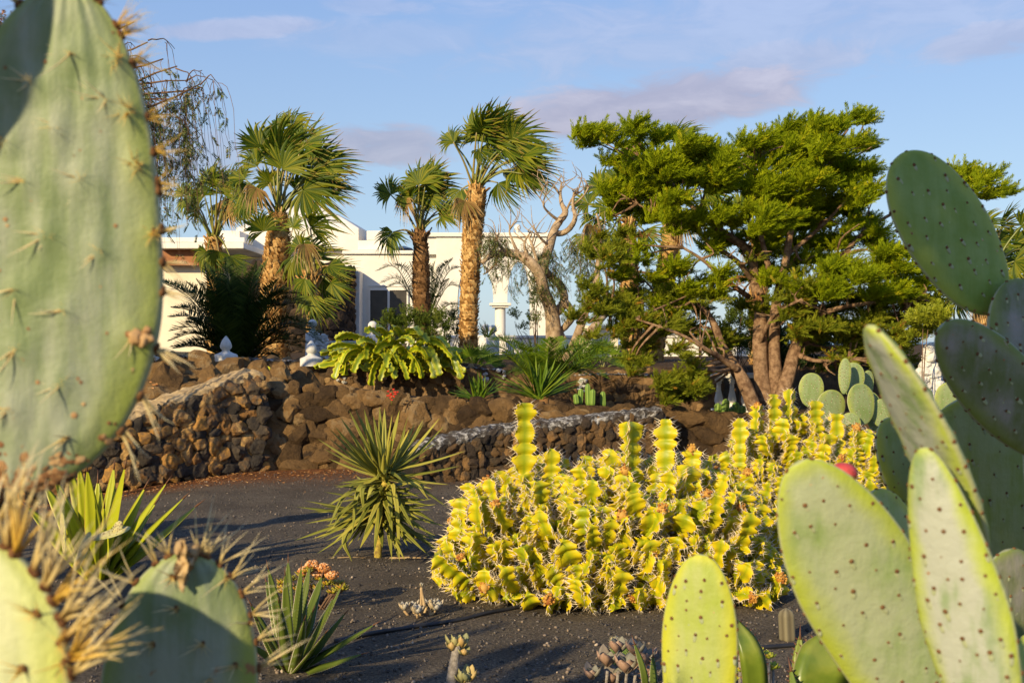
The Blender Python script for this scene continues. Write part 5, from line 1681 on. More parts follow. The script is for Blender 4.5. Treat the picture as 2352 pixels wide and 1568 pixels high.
# ------------------------------------------------------------------ the draping cactus on the terrace wall
hy = thing('climbing_cactus', P(900, 820, 17.9), 'yellow green climbing cactus with wavy ribbed arms draped over the terrace wall', 'cactus')
arms = [((860, 800), (770, 778), 20), ((850, 810), (752, 800), 16), ((830, 810), (768, 870), 24), ((870, 815), (810, 855), 26), ((880, 790), (838, 762), 16), ((900, 790), (865, 752), 12), ((930, 780), (968, 772), 22), ((920, 770), (905, 752), 8),
        ((880, 830), (850, 885), 26), ((900, 830), (872, 875), 22), ((910, 840), (906, 870), 14), ((900, 835), (935, 872), 26), ((930, 825), (970, 868), 28), ((960, 815), (1000, 868), 30), ((970, 810), (1012, 862), 34), ((990, 810), (1048, 850), 34), ((1000, 815), (1062, 870), 40),
        ((950, 800), (1040, 820), 30), ((960, 795), (1030, 800), 22), ((900, 800), (950, 790), 20), ((870, 805), (820, 790), 16), ((920, 800), (860, 810), 20), ((930, 810), (900, 815), 16), ((880, 815), (915, 835), 20), ((940, 815), (985, 822), 20), ((890, 800), (900, 778), 10),
        ((830, 815), (785, 835), 20), ((980, 800), (1010, 790), 18), ((985, 825), (1000, 850), 16), ((850, 800), (840, 825), 16), ((905, 815), (885, 845), 16), ((960, 830), (945, 855), 18), ((870, 795), (905, 765), 8), ((1020, 820), (1060, 835), 20), ((920, 785), (985, 785), 20), ((860, 815), (900, 855), 22)]
for (a, b_, bl) in arms:
    dd = R(-0.35, 0.1)
    A, B = P(a[0], a[1], 17.75), P(b_[0], b_[1], 17.35 + dd * 0.5)
    mid = (A + B) / 2 + np.array([R(-.03, .03), -0.12, S(bl, 17.6)])
    mb = MB()
    ribbed(mb, None, [A, A * 0.7 + B * 0.3 + [0, -0.05, S(bl, 17.6) * 0.8], mid * 0.6 + B * 0.4 + [0, 0, S(bl, 17.6) * 0.25], B], R(0.052, 0.066), seg=0.5, waist=0.9, wave=0.2, pitch=0.085, core=0.28, twist=0.4, ds=0.017)
    mb.build('stem', MAT['hylo'], hy)
mb = MB()
for k in range(70):
    a = P(R(790, 1020), R(820, 835), 18.1)
    ribbed(mb, None, [a, a + [R(-.2, .2), -0.12, R(0.05, 0.22)], a + [R(-.45, .45), -0.45, R(-0.22, 0.16)]], 0.056, seg=0.5, waist=0.9, wave=0.2, pitch=0.085, core=0.28, ds=0.02)
tag(mb.build('inner_stems', MAT['hylo'], hy), kind='stuff')
hy2 = thing('climbing_cactus', P(560, 845, 17.3), 'two yellow green cactus arms lying on the wall beside the whitewashed stones', 'cactus')
for a, b_ in (((578, 832), (628, 862)), ((532, 832), (562, 848))):
    mb = MB()
    A, B = P(a[0], a[1], 17.4), P(b_[0], b_[1], 17.2)
    ribbed(mb, None, [A, (A + B) / 2 + [0, 0, 0.05], B], 0.045, seg=0.5, waist=0.9, wave=0.14, pitch=0.085, core=0.28, ds=0.02)
    mb.build('stem', MAT['hylo'], hy2)

# ------------------------------------------------------------------ leaf plants
def leaf_to(mb, hub, tip, wid, bend=0.0, face=None, kink=None, n=10, prof=None, gutter=0.25, thick=0.1, mat=0):
    hub, tip = np.asarray(hub), np.asarray(tip)
    L = np.linalg.norm(tip - hub)
    mid = (hub + tip) / 2 + np.array([0, 0, bend * L])
    pts = [hub, mid, tip] if kink is None else [hub, kink, tip]
    p = bez(pts, n)
    s = np.linspace(0, 1, n)
    pr = np.interp(s, [0, 0.12, 0.45, 0.8, 0.95, 1], [0.75, 0.8, 1.0, 0.6, 0.2, 0.02]) if prof is None else np.interp(s, *prof)
    if face is None:
        d = tip - hub
        face = np.array([-d[0] * 0.3, -0.5, 1.0])
    blade(mb, p, wid * pr, face, thick, gutter, mat)

YD = 8.4
yb_ = P(868, 1286, YD)
yb_[2] = GZ(yb_[0], YD)
yu = thing('yucca', yb_, 'yucca with stiff olive sword leaves on a yellow stem, alone on the black gravel', 'yucca')
mb = MB()
hubU, hubL = P(885, 1096, YD), P(880, 1150, YD)
tube(mb, bez([yb_ - [0, 0, 0.05], P(868, 1270, YD), P(874, 1200, YD), hubU], 24), np.interp(np.linspace(0, 1, 24), [0, 0.1, 1], [0.034, 0.028, 0.026]), 12, jit=0.12)
mb.build('stem', MAT['yucca_stem'], yu)
def yz(x, y):
    return 551.3 + x * 0.2754, 900.4 + y * 0.2754
up_t = [(650, 390), (740, 380), (750, 310), (790, 285), (830, 200), (910, 150), (955, 125), (1035, 140), (1165, 120), (1205, 130), (1330, 150), (1405, 190), (1530, 230), (1665, 215), (1700, 285), (1880, 490), (1830, 615), (1740, 770), (740, 555),
        (880, 260), (1000, 200), (1110, 190), (1270, 180), (1460, 260), (1590, 320), (1640, 420), (700, 470), (820, 350), (1080, 250), (1380, 300)]
mb = MB()
for x, y in up_t:
    px, py = yz(x, y)
    tip = P(px, py, YD + R(-0.25, 0.25))
    leaf_to(mb, hubU + rng.normal(0, 0.015, 3) + [0, 0, R(-0.05, 0.03)], tip, R(0.038, 0.05), -0.02, gutter=0.3)
for k in range(26):
    th = R(0, 6.28)
    tip = hubU + np.array([math.cos(th) * R(0.1, 0.4), math.sin(th) * 0.4, R(0.1, 0.42)])
    leaf_to(mb, hubU + rng.normal(0, 0.015, 3), tip, R(0.036, 0.048), -0.02)
mb.build('leaf_rosette', MAT['yucca'], yu)
mb = MB()
low_t = [(1040, 1010), (980, 1240), (1260, 1450), (1330, 1450), (1560, 890), (1580, 1440), (1690, 1340), (1640, 1200), (470, 955), (545, 905), (540, 1095), (455, 1235), (720, 1080), (600, 1225), (730, 1165), (1000, 1300), (1120, 1330), (1180, 1250),
         (1500, 1060), (1620, 1080), (1400, 1290), (1590, 980), (1660, 1250), (1480, 1280), (640, 1350), (760, 1390), (900, 1280), (660, 940), (1550, 1340), (860, 1170), (1700, 1390), (1430, 900), (580, 1000)]
for x, y in low_t:
    px, py = yz(x, y)
    tip = P(px, py, YD + R(-0.32, 0.12))
    tip[2] = max(tip[2], 0.02)
    fz = R(0.0, 0.45) if x > 700 else R(0.2, 0.6)
    h = hubL * (1 - fz) + P(869, 1262, YD) * fz + rng.normal(0, 0.012, 3) + [0, 0, 0.06]
    leaf_to(mb, h, tip, R(0.034, 0.046), R(-0.02, 0.04), gutter=0.3)
for k in range(100):
    th = R(0, 6.28)
    fz = R(-0.6, 0.65)
    h = hubL * (1 - fz) + P(869, 1262, YD) * fz + [0, 0, 0.06]
    tip = h + np.array([math.cos(th) * 0.42, math.sin(th) * 0.42, R(-0.22, 0.12) - 0.1 * (fz < 0)]) * R(0.75, 1.15)
    tip[2] = max(tip[2], 0.02)
    leaf_to(mb, h, tip, R(0.034, 0.046), R(-0.01, 0.05), gutter=0.3)
for (kx, ky, x, y) in [(1000, 790, 935, 1180), (1030, 790, 1035, 1010), (900, 840, 740, 1120), (1110, 790, 1055, 900), (1270, 760, 1290, 900), (1440, 750, 1570, 890), (900, 960, 760, 1150), (880, 1180, 932, 1440), (1250, 870, 1265, 1450), (1300, 880, 1330, 1445)]:
    kp, tp = P(*yz(kx, ky), YD - 0.2), P(*yz(x, y), YD - 0.24)
    tp[2] = max(tp[2], 0.015)
    leaf_to(mb, hubL + [0, 0, 0.05], tp, 0.042, kink=kp, gutter=0.2, n=12)
mb.build('lower_leaves', MAT['yucca'], yu)
mb = MB()
for x, y in [(730, 1408), (1560, 1440), (1000, 1385), (1420, 1425)]:
    tip = P(*yz(x, y), YD - 0.1)
    tip[2] = 0.015
    leaf_to(mb, P(868, 1283, YD), tip, 0.03, 0.02)
mb.build('dead_leaves', MAT['straw'], yu)

def agave(name, label, base, tips, wid, mat, cat='agave', prof=None, tipmat=True, gutter=0.35, thick=0.12, facef=None, teeth=False, kinks=None, group=None, curve=0.03):
    root = thing(name, base, label, cat, group)
    for k, tip in enumerate(tips):
        mb = MB()
        tip = np.asarray(tip, float)
        d = tip - base
        h = base + np.array([d[0] * 0.08, d[1] * 0.08, 0]) + rng.normal(0, 0.008, 3)
        w = wid * R(0.85, 1.15)
        leaf_to(mb, h, tip, w, R(-curve, curve), gutter=gutter, thick=thick, n=14, prof=prof, face=None if facef is None else facef(d))
        mt_d = nrm(d)
        tube(mb, [tip - mt_d * w * 0.2, tip + mt_d * w * 0.5], [w * 0.06, 0.0006], 5, 1)
        if teeth:
            p = bez([h, (h + tip) / 2, tip], 30)[3:-2]
            up = ortho(mt_d, np.array([-d[0] * 0.3, -0.5, 1.0]))
            sd_ = np.cross(mt_d, up)
            s = np.linspace(0.1, 0.93, len(p))
            pr = np.interp(s, *(prof or ([0, 0.12, 0.45, 0.8, 0.95, 1], [0.75, 0.8, 1.0, 0.6, 0.2, 0.02])))
            for sg in (-1, 1):
                spikes(mb, p + sd_ * sg * (w * pr * 0.48)[:, None], np.tile(sd_ * sg + mt_d * 0.5, (len(p), 1)), 0.009, 0.002, 1)
        mb.build('leaf', [MAT[mat], MAT['brown_tip']], root)
    return root

AD = 7.6
ab = P(225, 1330, AD)
ab[2] = max(ab[2], 0.0)
tips = [(100, 1108, .1), (125, 1090, -.1), (155, 1062, .1), (180, 1065, 0), (200, 1075, -.1), (262, 1070, .1), (288, 1068, -.1), (335, 1115, .1), (385, 1105, 0), (425, 1140, -.1), (455, 1158, 0), (145, 1140, -.25), (60, 1160, 0), (225, 1100, .2), (240, 1160, -.3), (310, 1160, .2), (360, 1150, .25)]
agave('variegated_agave', 'bright yellow green agave with upright sword leaves before the curved stone wall', ab, [P(x, y, AD + d) for x, y, d in tips], 0.125, 'agave_var',
      prof=([0, 0.2, 0.45, 0.8, 0.95, 1], [0.7, 0.95, 1.0, 0.5, 0.16, 0.02]))
BD = 5.5
bb = P(665, 1562, BD)
bb[2] = 0.0
tips = [(575, 1385, 0), (615, 1300, .1), (655, 1315, -.1), (662, 1285, .1), (692, 1300, 0), (712, 1298, .1), (785, 1345, .1), (768, 1370, -.1), (795, 1405, 0), (862, 1432, -.1), (835, 1500, -.2), (590, 1420, -.2), (560, 1470, -.1), (640, 1380, -.3), (720, 1400, -.3), (750, 1450, -.3), (610, 1330, .3), (740, 1320, .35), (700, 1420, -.4)]
agave('dark_agave', 'dark green agave with thread thin white margins on the black gravel', bb, [P(x, y, BD + d) for x, y, d in tips], 0.068, 'agave_dark', teeth=True,
      prof=([0, 0.2, 0.45, 0.8, 0.95, 1], [0.9, 1.0, 0.95, 0.55, 0.2, 0.02]))
gb = P(1730, 1660, 4.6)
gb[2] = 0.0
broad = ([0, 0.2, 0.5, 0.75, 0.92, 1], [0.8, 0.95, 1.0, 0.75, 0.35, 0.03])
g = agave('broad_agave', 'broad leaved green agave between the small lit pad and the big lit pad', P(1720, 1640, 4.4) * [1, 1, 0], [], 0.1, 'agave_green') if False else None
def broad_agave(label, base, d, leaves, mat='agave_green'):
    b_ = P(base[0], base[1], d)
    root = thing('broad_agave', [b_[0], b_[1], 0.0], label, 'agave', 'agaves between the smooth pads')
    for tx, ty, kx, ky, wpx, dd in leaves:
        mb = MB()
        mt = mb
        tip = P(tx, ty, d + dd)
        hub = P(base[0] + (tx - base[0]) * 0.1, base[1], d + dd * 0.5)
        k = P(kx, ky, d + dd - 0.05)
        n = 16
        p = bez([hub, k, tip], n)
        s = np.linspace(0, 1, n)
        w = S(wpx, d) * np.interp(s, *broad)
        blade(mb, p, w, [R(-0.2, 0.2), -1, 0.4], 0.05, 0.18)
        tube(mt, [p[-2], p[-1] + nrm(p[-1] - p[-2]) * 0.03], [0.004, 0.0006], 5, 1)
        tg = nrm(np.gradient(p, axis=0))
        sdv = nrm(np.cross(tg, [0, -1, 0.2]))
        for sg in (-1, 1):
            spikes(mt, p[3:-1] + sdv[3:-1] * sg * (w[3:-1] * 0.49)[:, None], sdv[3:-1] * sg + tg[3:-1] * 0.6, 0.012, 0.003, 1)
        mb.build('leaf', [MAT[mat], MAT['brown_tip']], root)
broad_agave('green agave whose curved leaf rises beside the small lit pad', (1745, 1700), 3.4, [(1688, 1418, 1730, 1520, 62, 0), (1650, 1560, 1680, 1620, 60, 0.2), (1800, 1600, 1790, 1650, 50, 0.1)])
broad_agave('green agave with a wide leaf half hidden by the big lit pad', (1900, 1760), 3.2, [(1905, 1448, 1890, 1560, 150, 0.0), (1838, 1455, 1840, 1560, 40, 0.25), (1862, 1500, 1850, 1580, 28, 0.1), (1960, 1500, 1950, 1600, 110, 0.2), (1815, 1530, 1835, 1620, 26, -0.05)])
broad_agave('thin leaved green agave far behind the small lit pad', (1490, 1640), 4.8, [(1455, 1470, 1480, 1550, 18, 0), (1500, 1500, 1500, 1570, 22, 0.1), (1470, 1520, 1490, 1580, 20, 0.2)], 'agave_dark')

# grassy rosettes on the terrace edge
def grass_rosette(name, label, bx, by, d, n, lpx, wid, mat, cat, group=None, spread=1.0):
    b_ = P(bx, by, d)
    root = thing(name, b_, label, cat, group)
    mb = MB()
    for k in range(n):
        a_ = math.radians(R(12, 168))
        L = S(lpx, d) * R(0.7, 1.1)
        tip = b_ + np.array([math.cos(a_) * L * spread, R(-0.5, 0.4) * L, math.sin(a_) * L])
        leaf_to(mb, b_ + rng.normal(0, 0.03, 3) * [1, 1, 0.2], tip, wid * R(0.8, 1.2), R(0.0, 0.06), n=7)
    mb.build('leaf_rosette', MAT[mat], root)
grass_rosette('sword_leaf_plant', 'smaller spiky bright green sword leaf plant at the boulder wall top', 1100, 920, 14.9, 46, 66, 0.028, 'pinnate_light', 'plant', 'sword leaf plants on the boulder wall', 1.1)
grass_rosette('sword_leaf_plant', 'larger spiky green sword leaf plant under the young feather palm', 1238, 915, 15.0, 60, 100, 0.034, 'pinnate_light', 'plant', 'sword leaf plants on the boulder wall', 1.25)
grass_rosette('sword_leaf_plant', 'small pointed leaf plant in the shade between porch column and pale palm trunk', 1120, 775, 27, 22, 40, 0.03, 'pinnate', 'plant')

def column_cacti(label, stems, d, mat, rpx, group=None, base_y=None):
    x0 = np.mean([s[0] for s in stems])
    y0 = max(s[2] for s in stems)
    root = thing('column_cactus', P(x0, y0, d), label, 'cactus', group)
    for x, yt, yb in stems:
        mb = MB()
        dd = d + R(-0.15, 0.15)
        a, c = P(x + R(-4, 4), yb + 12, dd), P(x, yt, dd)
        n = 22
        p = bez([a, (a + c) / 2, c], n)
        s = np.linspace(0, 1, n)
        r = S(rpx, d) * np.interp(s, [0, 0.1, 0.8, 0.93, 1], [0.8, 1, 1, 0.75, 0.05])
        th = np.arange(20) / 20 * 2 * math.pi
        t_, u_, w_ = frames(p)
        rr = r[:, None] * (1 + 0.16 * np.cos(5 * th))[None]
        v = p[:, None] + rr[..., None] * (np.cos(th)[None, :, None] * u_[:, None] + np.sin(th)[None, :, None] * w_[:, None])
        i = np.arange(n - 1)[:, None] * 20
        j = np.arange(20)[None]
        j2 = (j + 1) % 20
        av = np.tile(0.5 + 0.5 * np.cos(5 * th), n)
        mb.add(v.reshape(-1, 3), np.stack([i + j, i + j2, i + 20 + j2, i + 20 + j], -1).reshape(-1, 4), 0, av)
        mb.build('stem', MAT[mat], root)
column_cacti('cluster of small green column cacti on the boulder wall beside the sword leaf plants', [(1335, 892, 915), (1350, 880, 918), (1362, 893, 918), (1385, 898, 920), (1322, 904, 915)], 15.0, 'cactus_green', 6)
column_cacti('green column cacti standing below the balustrade', [(1650, 925, 950), (1668, 915, 950), (1690, 922, 950), (1705, 930, 950), (1680, 935, 955)], 16.2, 'cactus_green', 8)
column_cacti('single small brown column cactus on the gravel before the spurge', [(1806, 1395, 1462)], 6.05, 'cactus_grey', 17)

# flat fleshy leaf rosettes
def leaf_cluster(mb, c, n, L, w, up=0.5, th=0.25, droop=0.0):
    """little spoon leaves round a centre"""
    for k in range(n):
        a = k * 2.399 + R(-.2, .2)
        e = up + (1 - k / n) * 0.9
        d = nrm(np.array([math.cos(a), math.sin(a), e - droop]))
        ll = L * R(0.8, 1.1) * (0.55 + 0.45 * (k / n) ** 0.5)
        p = c + d * np.linspace(0.05, 1, 7)[:, None] * ll + np.array([0, 0, 0.12 * ll]) * (np.linspace(0, 1, 7)[:, None] ** 2)
        blade(mb, p, w * np.array([0.35, 0.6, 0.85, 1.0, 0.95, 0.65, 0.08]), np.array([-d[0] * 0.6, -d[1] * 0.6, 1.0]), th, 0.12)

aeb = P(735, 1395, 6.75)
aeb[2] = 0.0
ae = thing('aeonium', aeb, 'domed yellow aeonium clump with orange pink flower heads behind the dark agave', 'succulent')
mb, mf, ms = MB(), MB(), MB()
for x, y, n in [(650, 1345, 3), (668, 1330, 4), (690, 1322, 5), (712, 1318, 5), (735, 1330, 5), (757, 1342, 4), (775, 1345, 3), (680, 1350, 4), (705, 1342, 4), (725, 1350, 4), (785, 1352, 3), (640, 1355, 3), (765, 1365, 3), (660, 1362, 3)]:
    for q in range(2):
        c = P(x + R(-8, 8), y + R(-5, 5), 6.75 + R(-0.12, 0.15))
        mb = MB()
        leaf_cluster(mb, c, 14, 0.05, 0.026, 0.3)
        mb.build('leaf_rosette', MAT['aeonium'], ae)
        tube(ms, bez([aeb + rng.normal(0, 0.03, 3) * [1, 1, 0], (aeb + c) / 2 + rng.normal(0, 0.02, 3), c], 6), 0.006, 5)
for hx, hy, hr in [(700, 1312, 16), (718, 1298, 17), (742, 1306, 18), (762, 1322, 17), (728, 1318, 14)]:
    mf = MB()
    k = 150
    q = nrm(rng.normal(size=(k, 3)))
    q[:, 2] = np.abs(q[:, 2]) * 0.7
    mf.inst(ICO2_V, ICO2_F, rotm(k) * rng.uniform(0.004, 0.0075, (k, 1, 1)), P(hx, hy, 6.72) + q * S(hr, 6.7) * rng.uniform(0.75, 1, (k, 1)))
    mf.inst(ICO2_V, ICO2_F, np.diag([0.8, 0.8, 0.55])[None] * S(hr, 6.7), P(hx, hy, 6.72)[None])
    mf.build('flower_head', MAT['pink_flower'], ae)
ms.build('stem', MAT['twig'], ae)

def rosette(name, label, base, spots, mat, stalks=(), group=None, cat='succulent', ground=True):
    b_ = np.array(base, float)
    root = thing(name, b_, label, cat, group)
    ms = MB()
    for c, n, L, w, up in spots:
        mb = MB()
        leaf_cluster(mb, np.asarray(c), n, L, w, up)
        mb.build('leaf_rosette', MAT[mat], root)
        tube(ms, bez([b_ + (np.asarray(c) - b_) * [0.7, 0.7, 0], np.asarray(c)], 4), 0.008, 6)
    for pts, r in stalks:
        tube(ms, bez(pts, 12), np.linspace(r, r * 0.8, 12), 7, jit=0.08)
    ms.build('stem', MAT['straw'] if stalks else MAT['fleshy_stem'], root)
ED = 6.65
eb = P(962, 1418, ED)
eb[2] = GZ(eb[0], ED)
spots = [(P(928, 1412, ED), 12, 0.065, 0.032, 0.9), (P(958, 1415, ED - 0.08), 12, 0.07, 0.042, 0.7), (P(1000, 1410, ED), 12, 0.08, 0.045, 0.7), (P(948, 1398, ED + .05), 9, 0.06, 0.03, 1.0), (P(993, 1392, ED + .03), 9, 0.055, 0.02, 1.3), (P(968, 1348, ED), 8, 0.03, 0.011, 1.4), (P(980, 1412, ED + .08), 9, 0.06, 0.04, 0.8)]
for s_ in spots:
    s_[0][2] = max(s_[0][2], 0.02)
rosette('grey_rosette', 'pale grey rosette succulent with a curved orange flower stalk beside the black hose', eb, spots, 'echeveria',
        [([P(964, 1410, ED), P(974, 1392, ED), P(971, 1370, ED), P(967, 1350, ED)], 0.0105), ([P(988, 1412, ED), P(990, 1398, ED)], 0.008)])
SD = 4.9
sb = P(1040, 1640, SD)
sb[2] = 0.0
spots = []
root = thing('stem_succulent', [P(1042, 0, SD)[0], SD, 0], 'tall grey stemmed succulent with a tuft of fleshy leaves before the hose', 'succulent')
mb = MB()
tube(mb, bez([[P(1036, 0, SD)[0], SD, -0.02], P(1038, 1560, SD), P(1048, 1495, SD), P(1052, 1478, SD)], 30), np.interp(np.linspace(0, 1, 30), [0, 0.5, 1], [0.026, 0.022, 0.014]), 10, jit=0.1)
tube(mb, [[P(1075, 0, SD)[0], SD, -0.02], P(1080, 1590, SD), P(1075, 1560, SD)], [0.014, 0.013, 0.012], 8)
mb.build('stem', MAT['fleshy_stem'], root)
mb = MB()
for c, n, L in [((1046, 1486), 6, 0.075), ((1062, 1486), 5, 0.07), ((1066, 1504), 5, 0.05), ((1038, 1494), 4, 0.065), ((1075, 1566), 8, 0.08), ((1062, 1568), 5, 0.075)]:
    leaf_cluster(mb, P(*c, SD), n, L, 0.042, 0.9, 0.3)
mb.build('leaves', MAT['fleshy'], root)
KD = 5.1
root = thing('paddle_succulent', [P(1430, 0, KD)[0], KD, 0], 'purple green paddle leaf succulent beside the small lit pad', 'succulent')
mb = MB()
for c, n, L, w in [((1395, 1530), 9, 0.1, 0.065), ((1440, 1545), 9, 0.11, 0.075), ((1480, 1530), 9, 0.1, 0.06), ((1420, 1500), 8, 0.09, 0.06), ((1460, 1505), 8, 0.08, 0.055), ((1360, 1560), 8, 0.08, 0.05), ((1500, 1560), 8, 0.09, 0.06), ((1410, 1570), 9, 0.1, 0.07)]:
    p = P(*c, KD + R(-.1, .2))
    mb = MB()
    leaf_cluster(mb, p, n, L, w, 0.9, 0.18)
    mb.build('leaf_rosette', MAT['kalanchoe'], root)
mb = MB()
for x in (1395, 1440, 1480, 1420, 1460):
    tube(mb, [[P(x, 0, KD)[0], KD + 0.1, -0.02], P(x, 1540, KD + 0.08)], [0.008, 0.007], 7)
mb.build('stem', MAT['fleshy_stem'], root)
root = thing('spiny_cactus', [P(1428, 0, 5.6)[0], 5.6, 0], 'little golden spined cactus poking up behind the purple paddle succulent', 'cactus')
for x, yt in ((1413, 1462), (1434, 1468), (1455, 1476)):
    mb, ms = MB(), MB()
    a, c = np.array([P(x, 0, 5.6)[0], 5.6, -0.02]), P(x, yt, 5.6)
    p = bez([a, c], 12)
    r = 0.024 * np.interp(np.linspace(0, 1, 12), [0, 0.8, 0.93, 1], [1, 1, 0.7, 0.05])
    tube(mb, p, r, 14)
    so_ = mb.build('stem', MAT['cactus_green'], root)
    N = 420
    th, z = rng.uniform(0, 6.28, N), rng.uniform(0.2, 1, N)
    o = np.stack([np.cos(th), np.sin(th), 0.4 + 0 * th], -1)
    spikes(ms, a + (c - a) * z[:, None] + o * [0.02, 0.02, 0] * np.interp(z, [0.9, 1], [1, 0.2])[:, None], o + rng.normal(0, 0.3, (N, 3)), 0.018, 0.0009, 0, rng.uniform(0.3, 1, N))
    ms.build('spines', MAT['yellow_spine'], so_)
root = thing('aeonium', [P(1720, 0, 4.7)[0], 4.7, 0], 'yellow green aeonium rosettes at the bottom between the small lit pad and the broad agave', 'succulent')
mb, ms = MB(), MB()
for x, y in [(1700, 1500), (1725, 1520), (1700, 1540), (1740, 1500), (1765, 1510), (1690, 1560), (1720, 1555), (1750, 1545), (1775, 1535), (1685, 1475), (1710, 1480)]:
    c = P(x, y, 4.7 + R(-.1, .1))
    mb = MB()
    leaf_cluster(mb, c, 16, 0.042, 0.022, 0.25)
    mb.build('leaf_rosette', MAT['aeonium_green'], root)
    tube(ms, [[c[0], c[1], -0.02], c], 0.008, 5)
ms.build('stem', MAT['fleshy_stem'], root)
MAT['dark_red'] = pm('dark_red_leaf', [(0, (0.06, 0.05, 0.015)), (1, (0.14, 0.035, 0.02))], 'island', rough=0.5)
root = thing('aeonium', [P(610, 0, 6.1)[0], 6.1, 0], 'small dark red succulent on the gravel behind the dark agave leaves', 'succulent')
mb = MB()
for x, y in [(628, 1475), (640, 1490), (650, 1478), (660, 1495), (618, 1490)]:
    mb = MB()
    leaf_cluster(mb, P(x, y, 6.1), 12, 0.035, 0.02, 0.5)
    mb.build('leaf_rosette', MAT['dark_red'], root)

# watering hose
def hose(label, pts):
    mb = MB()
    q = []
    for x, y, d in pts:
        c = P(x, y, d)
        q.append([c[0], d, GZ(c[0], d) + 0.012])
    c = bez(q, 60)
    c[:, 2] = np.array([GZ(a, b_) for a, b_ in c[:, :2]]) + 0.012
    tube(mb, c, 0.0125, 8)
    tag(mb.build('hose', MAT['hose'], loc=c[0]), label, 'hose')
def gd(y):
    return EYE * F / (y - CY)
hose('black watering hose running across the gravel past the grey rosette', [(770, 1483, gd(1480)), (860, 1460, gd(1458)), (960, 1440, gd(1438)), (1060, 1424, gd(1422)), (1160, 1404, gd(1402)), (1240, 1390, gd(1389)), (1380, 1370, gd(1372))])
hose('short black hose end in front of the broad agave', [(1690, 1485, gd(1486)), (1760, 1480, gd(1480)), (1840, 1474, gd(1474)), (1950, 1466, gd(1468))])

# flowers
def flower_spot(name, label, x, y, d, n, rpx, mat='red_flower', cat='flower'):
    c = P(x, y, d)
    root = thing(name, c, label, cat)
    mb = MB()
    for k in range(n):
        p = c + rng.normal(0, S(rpx, d) * 0.5, 3)
        leaf_cluster(mb, p, 6, S(5, d), S(3.5, d), 0.8)
    mb.build('petals', MAT[mat], root)
    mb = MB()
    tube(mb, [c + [0, 0.05, -S(rpx * 2, d)], c], 0.008, 5)
    mb.build('stem', MAT['petiole'], root)
flower_spot('red_flower', 'bright red flower on the boulder wall below the draping cactus', 899, 909, 14.1, 16, 11)
flower_spot('pink_flower', 'pinkish flower spike low in the boulder heap beside the big pad edge', 353, 890, 14.0, 8, 10, 'pink_flower')
# ------------------------------------------------------------------ prickly pears
def padmat(name, mid, bloom, edge, scar, bloom_amt=0.5, scar_amt=0.66, rough=0.55, nsc=9.0, rim=0.94, streak=0.6):
    m, t, b = new_mat(name)
    co = t.n('ShaderNodeTexCoord').outputs['Object']
    at = t.n('ShaderNodeAttribute')
    at.attribute_name = 'a'
    a = at.outputs['Fac']
    n1 = t.noise(co, nsc, 5, 0.6)
    n2 = t.noise(co, nsc * 5, 5, 0.7)
    mp_ = t.n('ShaderNodeMapping')
    mp_.inputs['Scale'].default_value = (40, 40, 5)
    t.put(mp_.inputs[0], co)
    n3 = t.noise(mp_.outputs[0], 1.0, 4, 0.6)
    col = t.mix(t.smooth(t.math('ADD', n1, t.math('MULTIPLY', t.math('SUBTRACT', n3, 0.5), streak)), 0.5 - bloom_amt * 0.4, 0.85 - bloom_amt * 0.3), mid, bloom)
    col = t.mix(t.smooth(t.math('ADD', a, t.math('MULTIPLY', t.math('SUBTRACT', n1, 0.5), 0.9)), 0.5, 1.05), col, edge)
    col = t.mix(t.smooth(t.math('ADD', n2, t.math('MULTIPLY', t.math('SUBTRACT', n1, 0.5), 0.5)), scar_amt, scar_amt + 0.05), col, scar)
    col = t.mix(t.math('MULTIPLY', t.smooth(a, rim, 1.0), 0.55), col, (0.42, 0.4, 0.32))
    t.put(b.inputs['Base Color'], col)
    b.inputs['Roughness'].default_value = rough
    b.inputs['Specular IOR Level'].default_value = 0.35
    b.inputs['Subsurface Weight'].default_value = 0.0
    bn = t.n('ShaderNodeBump')
    bn.inputs['Strength'].default_value = 0.5
    bn.inputs['Distance'].default_value = 0.004
    t.put(bn.inputs['Height'], t.math('ADD', n2, t.math('MULTIPLY', n3, 0.9)))
    t.put(b.inputs['Normal'], bn.outputs[0])
    return m

MAT['pad_blue'] = padmat('blue_green_pad', (0.17, 0.225, 0.095), (0.3, 0.33, 0.24), (0.27, 0.32, 0.07), (0.3, 0.15, 0.06), 0.75, 0.66, nsc=8, streak=0.9)
MAT['pad_pale'] = padmat('pale_pad', (0.2, 0.28, 0.09), (0.33, 0.37, 0.23), (0.33, 0.39, 0.04), (0.42, 0.3, 0.13), 0.75, 0.74, nsc=11)
MAT['pad_bloom'] = padmat('bloomy_pad', (0.19, 0.27, 0.11), (0.38, 0.4, 0.33), (0.36, 0.43, 0.04), (0.42, 0.3, 0.13), 0.85, 0.74, nsc=12, streak=1.3)
MAT['pad_cream'] = padmat('cream_pad', (0.36, 0.41, 0.15), (0.5, 0.52, 0.3), (0.46, 0.5, 0.1), (0.42, 0.3, 0.13), 0.75, 0.74, nsc=9)
MAT['wool'] = pm('areole_wool', [(0, (0.3, 0.34, 0.18)), (1, (0.38, 0.4, 0.25))], 'noise', 200, rough=0.9, spec=0.05)
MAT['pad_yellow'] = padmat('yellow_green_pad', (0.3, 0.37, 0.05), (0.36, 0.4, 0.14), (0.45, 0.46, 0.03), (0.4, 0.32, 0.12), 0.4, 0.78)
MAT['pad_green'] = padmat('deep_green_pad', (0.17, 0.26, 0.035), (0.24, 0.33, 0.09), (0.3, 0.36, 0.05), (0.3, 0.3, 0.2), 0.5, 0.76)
MAT['pad_olive'] = padmat('olive_pad', (0.25, 0.31, 0.05), (0.34, 0.38, 0.16), (0.4, 0.4, 0.04), (0.45, 0.34, 0.2), 0.55, 0.73)
